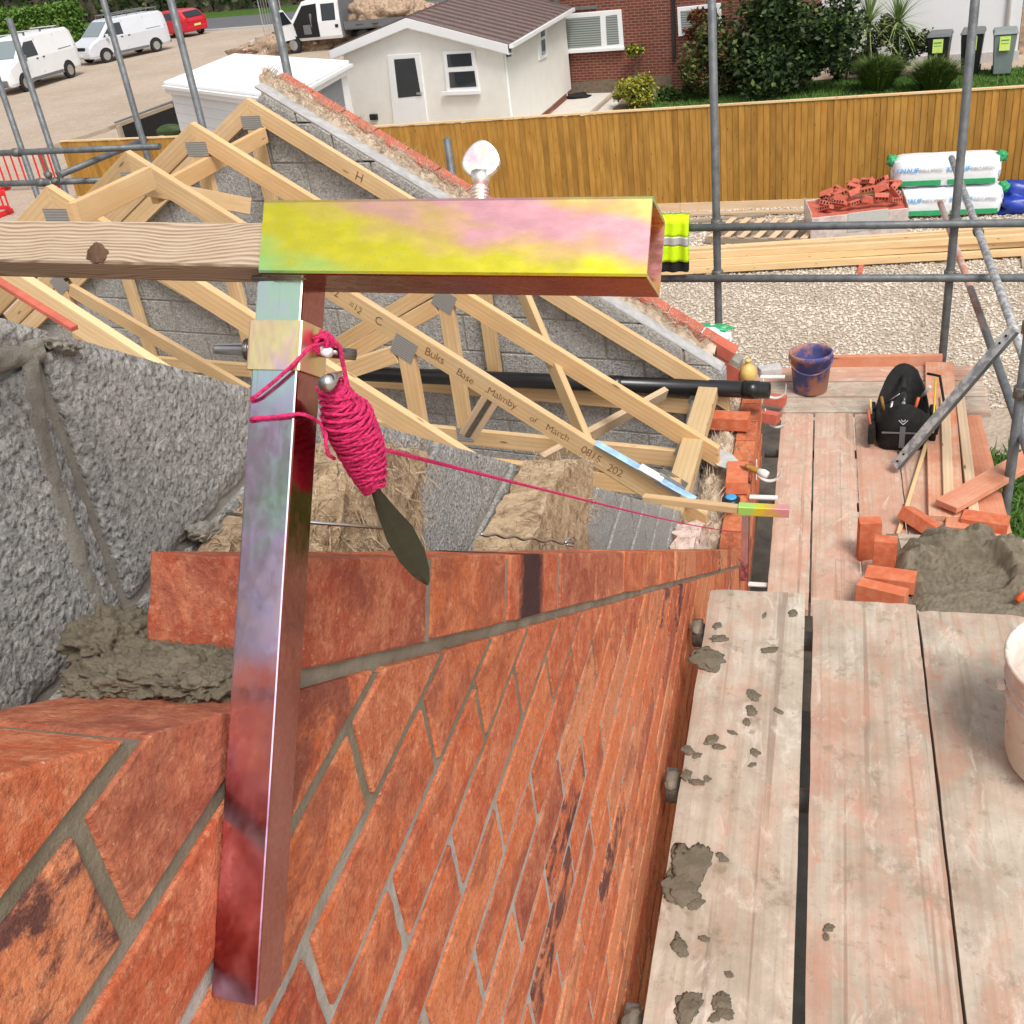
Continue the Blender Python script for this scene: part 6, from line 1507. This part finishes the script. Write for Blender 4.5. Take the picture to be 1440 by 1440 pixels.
def grass_mound(label, c, r_, h, seed):
    t = thing('ornamental_grass', label, 'grass clump', (*c, 0)); rr = random.Random(seed); vs, fs = [], []
    for i in range(1500):
        a = rr.uniform(0, 6.28); d = rr.uniform(0, 1) ** .6; hh = h * rr.uniform(.6, 1.1) * (1 - .3 * d); w = .012; x, y = .3 * d * r_ * math.cos(a), .3 * d * r_ * math.sin(a); ex, ey = d * r_ * math.cos(a), d * r_ * math.sin(a); tx, ty = -math.sin(a) * w, math.cos(a) * w; o_ = len(vs)
        vs += [(x - tx, y - ty, 0), (x + tx, y + ty, 0), (ex * .8 + tx, ey * .8 + ty, hh * .8), (ex * .8 - tx, ey * .8 - ty, hh * .8), (ex * 1.2, ey * 1.2, hh * rr.uniform(.8, 1.1))]; fs += [(o_, o_ + 1, o_ + 2, o_ + 3), (o_ + 3, o_ + 2, o_ + 4)]
    me = bpy.data.meshes.new('blades'); me.from_pydata(vs, [], fs); me.update(); link('blades', me, 'leaf_mid', t)
grass_mound('bushy green grass clump, left one in front of the palms', (1.35, 29.5), .75, .95, 1); grass_mound('bushy green grass clump, right one below the black bins', (2.62, 29.0), .72, .85, 2)
def palm(label, x, y, h, seed, nl=90, ll=.95):
    t = thing('cordyline_palm', label, 'palm', (x, y, 0)); MB().tube([(x, y, 0), (x + .03, y, h * .5), (x, y, h)], .06, 8, rs=[.07, .055, .05]).build('trunk', 'bark', t); rr = random.Random(seed); vs, fs = [], []
    for i in range(nl):
        a = rr.uniform(0, 6.28); el_ = rr.uniform(-.5, 1.45); L = ll * rr.uniform(.75, 1.1); d = Vector((math.cos(a) * math.cos(el_), math.sin(a) * math.cos(el_), math.sin(el_))); s = Vector((-math.sin(a), math.cos(a), 0)) * .025; o_ = len(vs)
        for j in range(5): u = j / 4; p = d * L * u + Vector((0, 0, -.30 * L * u * u * math.cos(el_))); w = s * (1 - u * .95); vs += [tuple(p - w), tuple(p + w)]
        for j in range(4): fs.append((o_ + 2 * j, o_ + 2 * j + 1, o_ + 2 * j + 3, o_ + 2 * j + 2))
    me = bpy.data.meshes.new('fronds'); me.from_pydata(vs, [], fs); me.update(); link('crown', me, 'leaf_palm', t, loc=(0, 0, h))
p_ = pt(1222, 32, 'y', 31.2); palm('spiky green palm, left of the pair before the white house', p_.x, p_.y, p_.z, 1, 110, 1.25); p_ = pt(1263, 30, 'y', 31.4); palm('spiky green palm, right of the pair before the white house', p_.x, p_.y, p_.z, 2, 110, 1.2)
def hedge(name, label, o, d, L, w, h, mats, n, size, seed):
    d = Vector((*d, 0)).normalized(); q = Vector((-d.y, d.x, 0)); o = Vector((*o, 0)); t = thing(name, label, 'hedge', tuple(o)); rr = random.Random(seed)
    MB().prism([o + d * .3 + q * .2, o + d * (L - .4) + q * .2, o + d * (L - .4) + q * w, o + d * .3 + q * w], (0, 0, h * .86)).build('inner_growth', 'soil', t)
    def fn(r):
        s = r.uniform(0, L); f = r.random(); b_ = .5 * noise.noise(Vector((s * .35, f * 3, seed)))
        if f < .12: p = o + d * (L - r.uniform(0, .4)) + q * r.uniform(0, w) + Vector((0, 0, r.uniform(0, h)))
        elif f < .65: p = o + d * s - q * (b_ * .5 + r.uniform(0, .35)) + Vector((0, 0, r.uniform(0, h)))
        else: p = o + d * s + q * r.uniform(0, w) + Vector((0, 0, h * .86 + r.uniform(0, .14 * h) + .4 * b_))
        return p
    for mat, k_ in mats: 
        me = foliage_mesh(rr, int(n * k_), fn, size, .7); ob = link('foliage', me, mat, t); ob.location = -o
hedge('tall_hedge', 'tall dark hedge along the far side of the road', (-32 + 2.6 - 75, 66 + 9.6 + 20), (.965, -.262), 135, 3, 5.5, (('leaf_dark', .8), ('leaf_mid', .2)), 16000, .5, 1)
hp = pt(-60, 78, 'z', 0); hedge('trimmed_hedge', 'bright green trimmed hedge behind the nearer white van', (hp.x, hp.y), (.93, .0), 9.2, 2.0, 2.3, (('leaf_hedge', .8), ('leaf_mid', .2)), 9000, .22, 2)

# ================================================================== vehicles
def vehicle(name, label, cat, loc, rz, mat, L, W, stations, zmid, wt, wheels, r_w=.33):
    t = local(name, label, cat, loc, rz); b = MB(); w = W / 2
    def sec(x, zb, zt):
        f = 1 - .10 * max(0, (abs(x) - L / 2 + .35) / .35) ** 2; zm = min(zmid, zt - .10); k_ = min(1, max(0, (zt - zm) / .8)); wtop = w * (1 - (1 - wt) * k_)
        half = [(w * f * .95, zb), (w * f, zb + .12), (w * f, zm), (wtop * f, zt - .07), (wtop * f - .09, zt)]
        return [Vector((x, -y, z)) for y, z in half[::-1]][::-1] + [Vector((x, y, z)) for y, z in half[::-1]]
    S = [sec(*s) for s in stations]; n = len(S[0])
    for s in S: b.v += s
    for i in range(len(S) - 1):
        for q in range(n): b.f.append((i * n + q, i * n + (q + 1) % n, (i + 1) * n + (q + 1) % n, (i + 1) * n + q))
    b.f += [tuple(range(n)), tuple(range((len(S) - 1) * n + n - 1, (len(S) - 1) * n - 1, -1))]
    me = b.mesh('body'); bm = bmesh.new(); bm.from_mesh(me); bmesh.ops.recalc_face_normals(bm, faces=bm.faces); bm.to_mesh(me); bm.free(); link('body', me, mat, t)
    def ztop(x):
        for a, c in zip(stations, stations[1:]):
            if a[0] <= x <= c[0] or c[0] <= x <= a[0]: u = (x - a[0]) / (c[0] - a[0]); return a[2] + (c[2] - a[2]) * u
        return stations[-1][2]
    def hw(x, z):
        zt = ztop(x); zm = min(zmid, zt - .10); f = 1 - .10 * max(0, (abs(x) - L / 2 + .35) / .35) ** 2
        if z <= zm: return w * f
        k_ = min(1, max(0, (zt - zm) / .8)); return (w + (w * (1 - (1 - wt) * k_) - w) * min(1, (z - zm) / max(.01, zt - .07 - zm))) * f
    def side_panel(nm, pts, m, off=.012, parent=t, sides=(1, -1)):
        for s in sides:
            P = [Vector((x, s * (hw(x, z) + off), z)) for x, z in pts]; MB().prism(P, (0, -s * .02, 0)).build(nm, m, parent)
    for i, (x, s) in enumerate([(x, s) for x in wheels for s in (1, -1)]):
        c = Vector((x, s * (w - .10), r_w)); whl = local('wheel', None, None, c); whl.parent = t; del whl['_w']
        whl.name = 'wheel'
        MB().lathe([(r_w * .6, -.1), (r_w * .95, -.1), (r_w, -.06), (r_w, .06), (r_w * .95, .1), (r_w * .6, .1)], (0, 0, 0), 22, Matrix.Rotation(R(90), 3, 'X')).build('tyre', 'tyre', whl, smooth=False)
        MB().lathe([(.05, -.108), (r_w * .62, -.102), (r_w * .62, .102), (.05, .108)], (0, 0, 0), 18, Matrix.Rotation(R(90), 3, 'X')).build('rim', 'alloy', whl)
        ang_ = [math.pi * k_ / 14 for k_ in range(15)]; pa = [(x + (r_w + .07) * math.cos(a), stations[0][1] if False else max(.2, r_w + (r_w + .07) * math.sin(a))) for a in ang_]
        P = [Vector((px_, s * (w + .004), pz_)) for px_, pz_ in pa]; MB().prism(P, (0, -s * .02, 0)).build('wheel_arch', 'black_matt', t)
        whl.location = c + Vector((0, s * .03, 0))
    return t, side_panel, hw, ztop
def quad_on(t, nm, pts, m, th=.012): return MB().prism(pts, (0, 0, th)).build(nm, m, t)
vst = [(-2.45, .38, 1.55), (-2.38, .32, 1.86), (-2.2, .30, 1.95), (-.5, .30, 1.98), (.75, .30, 1.96), (.95, .30, 1.90), (1.75, .30, 1.22), (2.25, .28, 1.02), (2.42, .30, .86), (2.5, .36, .62)]
def van(label, loc, rz, mat, rack, dirty=False):
    t, sp, hw, zt = vehicle('panel_van', label, 'van', loc, rz, mat, 5.0, 1.92, vst, 1.12, .86, (1.6, -1.45))
    sp('door_window', [(.30, 1.20), (1.52, 1.20), (1.36, 1.36), (.86, 1.76), (.30, 1.76)], 'glass'); sp('lower_trim', [(-1.0, .32), (1.15, .32), (1.15, .44), (-1.0, .44)], 'trim_grey'); sp('door_handle', [(.38, 1.06), (.50, 1.06), (.50, 1.11), (.38, 1.11)], 'black_plastic', .02); sp('door_handle', [(-.05, 1.06), (.07, 1.06), (.07, 1.11), (-.05, 1.11)], 'black_plastic', .02)
    sp('door_gap', [(.195, .5), (.21, .5), (.21, 1.82), (.195, 1.82)], 'trim_grey', .008); sp('door_gap', [(-1.1, .5), (-1.085, .5), (-1.085, 1.82), (-1.1, 1.82)], 'trim_grey', .008); sp('slide_rail', [(-2.3, 1.20), (-1.1, 1.20), (-1.1, 1.23), (-2.3, 1.23)], 'trim_grey', .012)
    x0, x1 = 1.0, 1.70; z0, z1 = zt(x0) + .012, zt(x1) + .012
    MB().prism([(x0, -hw(x0, z0 - .1) + .12, z0), (x1, -.82, z1), (x1, .82, z1), (x0, hw(x0, z0 - .1) - .12, z0)], (.012, 0, .014)).build('windscreen', 'glass_light', t)
    for s in (-1, 1):
        MB().hexa([(2.22, s * .60, .72), (2.44, s * .55, .72), (2.36, s * .84, .72), (2.1, s * .885, .72)], [(2.12, s * .62, .98), (2.34, s * .57, .90), (2.26, s * .84, .95), (1.95, s * .89, 1.02)]).build('headlight', 'lamp_clear', t); MB().box((1.35, s * 1.06, 1.22), (.12, .2, .24)).build('wing_mirror', mat if not dirty else 'trim_grey', t, bevel=.03)
    MB().box((2.46, 0, .78), (.06, .95, .16)).build('grille', 'black_matt', t, bevel=.01); MB().box((2.44, 0, .46), (.16, 1.7, .28)).build('front_bumper', 'trim_grey' if dirty else mat, t, bevel=.05); MB().box((2.53, 0, .47), (.01, .52, .11)).build('number_plate', 'white_pvc', t); MB().box((-2.46, 0, .45), (.12, 1.75, .22)).build('rear_bumper', 'trim_grey', t, bevel=.04)
    if rack:
        for s in (-1, 1):
            rk = MB().tube([(-2.2, s * .72, 2.14), (.7, s * .72, 2.14)], .025, 8).build('roof_rack', 'trim_grey', t)
        for x in (-2.1, -1.5, -.9, -.3, .3, .68): MB().tube([(x, -.72, 1.95), (x, -.72, 2.14), (x, .72, 2.14), (x, .72, 1.95)], .02, 6).build('rack_bar', 'trim_grey', t)
    else:
        for x in (-1.8, -.6, .5): MB().box((x, 0, 2.06), (.05, 1.45, .04)).build('roof_bar', 'stone_grey', t); [MB().box((x, s * .7, 2.03), (.08, .05, .12)).build('bar_foot', 'trim_grey', t) for s in (-1, 1)]
    return t
k = N('glass_light'); k.col((.20, .24, .25)); k.set(.08, 0, .6); M['glass_light'] = k.m
v1 = van('older white panel van with grey bumpers at the left edge', (-35.85, 46.3, 0), R(-90), 'van_white', False, True); v1.scale = (1.12, 1.08, 1.12)
van('silver-white panel van with black roof rack parked beside the red car', (-36.1, 54.7, 0), R(-116), 'van_silver', True)
cst = [(-1.95, .40, .85), (-1.88, .30, 1.05), (-1.55, .26, 1.36), (-1.1, .24, 1.46), (.2, .24, 1.48), (.45, .24, 1.43), (1.15, .24, 1.00), (1.7, .25, .86), (1.92, .30, .70), (1.97, .36, .55)]
t, sp, hw, zt = vehicle('hatchback_car', 'small red hatchback car behind the silver-white van', 'car', (-37.6, 63.0, 0), R(160), 'car_red', 3.95, 1.72, cst, .92, .80, (1.22, -1.2), .30)
sp('side_window', [(-1.35, .98), (-.15, .98), (-.15, 1.36), (-1.15, 1.34)], 'glass'); sp('side_window', [(-.05, .98), (.95, .98), (.45, 1.32), (-.05, 1.36)], 'glass'); sp('door_gap', [(-.11, .4), (-.09, .4), (-.09, .97), (-.11, .97)], 'black_matt', .008)
MB().prism([(-1.90, -.62, 1.06), (-1.90, .62, 1.06), (-1.60, .55, 1.36), (-1.60, -.55, 1.36)], (-.02, 0, .012)).build('rear_window', 'glass', t); MB().prism([(.5, -.58, 1.43), (1.1, -.66, 1.05), (1.1, .66, 1.05), (.5, .58, 1.43)], (.012, 0, .014)).build('windscreen', 'glass', t)
for s in (-1, 1): MB().box((-1.90, s * .70, .92), (.14, .2, .22)).build('tail_light', 'lamp_red', t, bevel=.02); MB().box((1.82, s * .62, .68), (.16, .3, .14)).build('headlight', 'lamp_clear', t, bevel=.03)
MB().box((-1.96, 0, .45), (.08, 1.5, .24)).build('rear_bumper', 'car_red', t, bevel=.03); MB().box((-2.005, 0, .62), (.01, .5, .11)).build('number_plate', 'label_yellow', t)
# ladder rack standing beyond the red car
# white crew-cab tipper with its door open
tst = [(-1.5, .55, 2.02), (-1.45, .5, 2.12), (.15, .5, 2.16), (.45, .5, 2.08), (1.05, .5, 1.42), (1.62, .5, 1.20), (1.78, .5, 1.0), (1.85, .5, .7)]
TL = pt(446, 74, 'z', 0); t, sp, hw, zt = vehicle('tipper_truck', 'white crew-cab tipper truck with its door open', 'truck', (TL.x, TL.y + 1.2, 0), R(172), 'van_white', 3.6, 1.9, tst, 1.25, .86, (1.15, -2.6), .36)
sp('door_opening', [(-.35, .62), (.85, .62), (.95, 1.249), (-.35, 1.249)], 'black_hole', .02, sides=(1,)); sp('door_opening', [(-.35, 1.25), (.93, 1.25), (.40, 1.93), (-.35, 1.98)], 'black_hole', .02, sides=(1,)); sp('rear_window', [(-1.25, 1.30), (-.62, 1.30), (-.62, 1.90), (-1.25, 1.90)], 'glass', .012)
sp('window_seal', [(-1.29, 1.26), (-.58, 1.26), (-.58, 1.94), (-1.29, 1.94)], 'black_plastic', .006); sp('rear_marker', [(-1.38, .95), (-1.22, .95), (-1.22, 1.08), (-1.38, 1.08)], 'black_plastic', .02)
MB().box((.25, .80, .95), (.5, .35, .5)).build('seat', 'trim_grey', t, bevel=.06); MB().box((0.0, .80, 1.3), (.14, .35, .6)).build('seat_back', 'trim_grey', t, bevel=.05)
dm = Matrix.Translation((.95, .98, 0)) @ Matrix.Rotation(R(-100), 4, 'Z')
P = [dm @ Vector((x, 0, z)) for x, z in ((0, .62), (-1.1, .62), (-1.1, 1.9), (-.5, 1.9), (0, 1.3))]; MB().prism(P, dm.to_3x3() @ Vector((0, .06, 0))).build('open_door', 'van_white', t); MB().prism([dm @ Vector((x, -.02, z)) for x, z in ((-.1, 1.28), (-1.0, 1.28), (-1.0, 1.82), (-.5, 1.82))], dm.to_3x3() @ Vector((0, .1, 0))).build('door_glass', 'glass', t)
MB().prism([(.5, -.68, 2.07), (1.02, -.76, 1.46), (1.02, .76, 1.46), (.5, .68, 2.07)], (.012, 0, .014)).build('windscreen', 'glass_light', t); MB().box((1.2, 1.12, 1.45), (.1, .16, .32)).build('wing_mirror', 'black_plastic', t, bevel=.03)
MB().box((1.84, 0, .62), (.1, 1.7, .3)).build('front_bumper', 'trim_grey', t, bevel=.04)
MB().box((-1.62, 0, 1.35), (.06, 1.95, 1.6)).build('headboard', 'trim_grey', t); 
for s in (-1, 1): MB().box((-3.2, s * .98, 1.0), (3.0, .05, .3)).build('drop_side', 'trim_grey', t)
link('rubble_load', lump((0, 0, 0), (1.5, .95, .8), 5, .5, 5, 4, .1), 'debris', t, loc=(-3.2, 0, 1.1))
MB().box((-3.2, 0, .85), (3.0, 1.95, .1)).build('load_bed', 'trim_grey', t)
MB().box((-3.2, 0, .55), (3.2, .8, .2)).build('chassis', 'black_matt', t)
def heap(name, label, c, size, mat, seed, n=26, bs=.16, bits=('debris', 'lintel_red', 'old_wood', 'stone_grey')):
    t = thing(name, label, 'rubble', tuple(c)); link('heap_body', lump((0, 0, 0), size, seed, .4, 5, 4, .05), mat, t); rr = random.Random(seed)
    for bt_ in bits:
        b = MB()
        for i in range(n):
            a = rr.uniform(0, 6.28); d = rr.uniform(0, 1) ** .5; x, y = d * size[0] * math.cos(a), d * size[1] * math.sin(a); z = size[2] * math.sqrt(max(0, 1 - d * d)) * .95
            b.box((x, y, z), (bs * rr.uniform(.6, 2.2), bs * rr.uniform(.4, 1), bs * rr.uniform(.3, .7)), Matrix.Rotation(rr.uniform(0, 3), 3, (rr.gauss(0, 1), rr.gauss(0, 1), rr.gauss(0, 1))))
        o = b.build('rubble_bits', bt_, t, kind='stuff'); o.location = Vector(c)
        o.location = Vector((0, 0, 0)); 
        for v in o.data.vertices: v.co += Vector(c)
    return t
h1 = pt(405, 72, 'z', 0); heap('rubble_heap', 'brown rubble heap in front of the white tipper truck', (h1.x, h1.y, 0), (2.6, 1.2, .75), 'debris', 3)
h2 = pt(530, 48, 'z', .2); heap('rubble_heap', 'reddish brown rubble heap behind the bungalow roof', (h2.x, h2.y, 0), (4.2, 2.0, 1.6), 'debris', 7, 60, .26)
mp_ = thing('mesh_fence_panel', 'thin wire mesh site fence panel beside the tipper truck', 'mesh fence', tuple(pt(375, 55, 'z', 0)))
m0, m1 = pt(374, 56, 'z', 0), pt(402, 50, 'z', 0)
MB().tube([m0, m0 + Vector((0, 0, 2)), m1 + Vector((0, 0, 2)), m1], .03, 6).build('frame', 'tube_pale', mp_)
for i in range(1, 8): q = m0.lerp(m1, i / 8); MB().tube([q, q + Vector((0, 0, 2))], .012, 4).build('wire', 'tube_pale', mp_)
rb = thing('white_trough', 'pale concrete blocks beside the bungalow plinth', 'blocks', tuple(pt(775, 150, 'z', 0)))
for i, (px, py) in enumerate(((770, 147), (782, 140), (790, 133))): c = pt(px, py, 'z', .12); MB().box(c, (.25, .55, .26), Matrix.Rotation(.2 * i, 3, 'Z')).build('block', 'stone_grey', rb, bevel=.02)
dk = thing('black_mat', 'small black object lying on the patio', 'mat', tuple(pt(812, 136, 'z', .05))); link('mat_body', lump((0, 0, 0), (.4, .2, .1), 2, .3, 3, 3, .04), 'black_matt', dk)
KB = [ptp(0, 0, (0, 0, 0), 0)] if False else None
beam('lawn_edging', pt(832, 160, 'z', .05), pt(868, 128, 'z', .05), .09, .12, 'old_wood', None, label='wooden edging between patio and soil bed', cat='edging')
sheet('flower_bed', [(-5.3, 27), (-4.6, 27), (-4.3, 31.6), (-5.3, 31.9)], .028, 'soil')

for o in scene.objects:
    if '_w' in o: del o['_w']
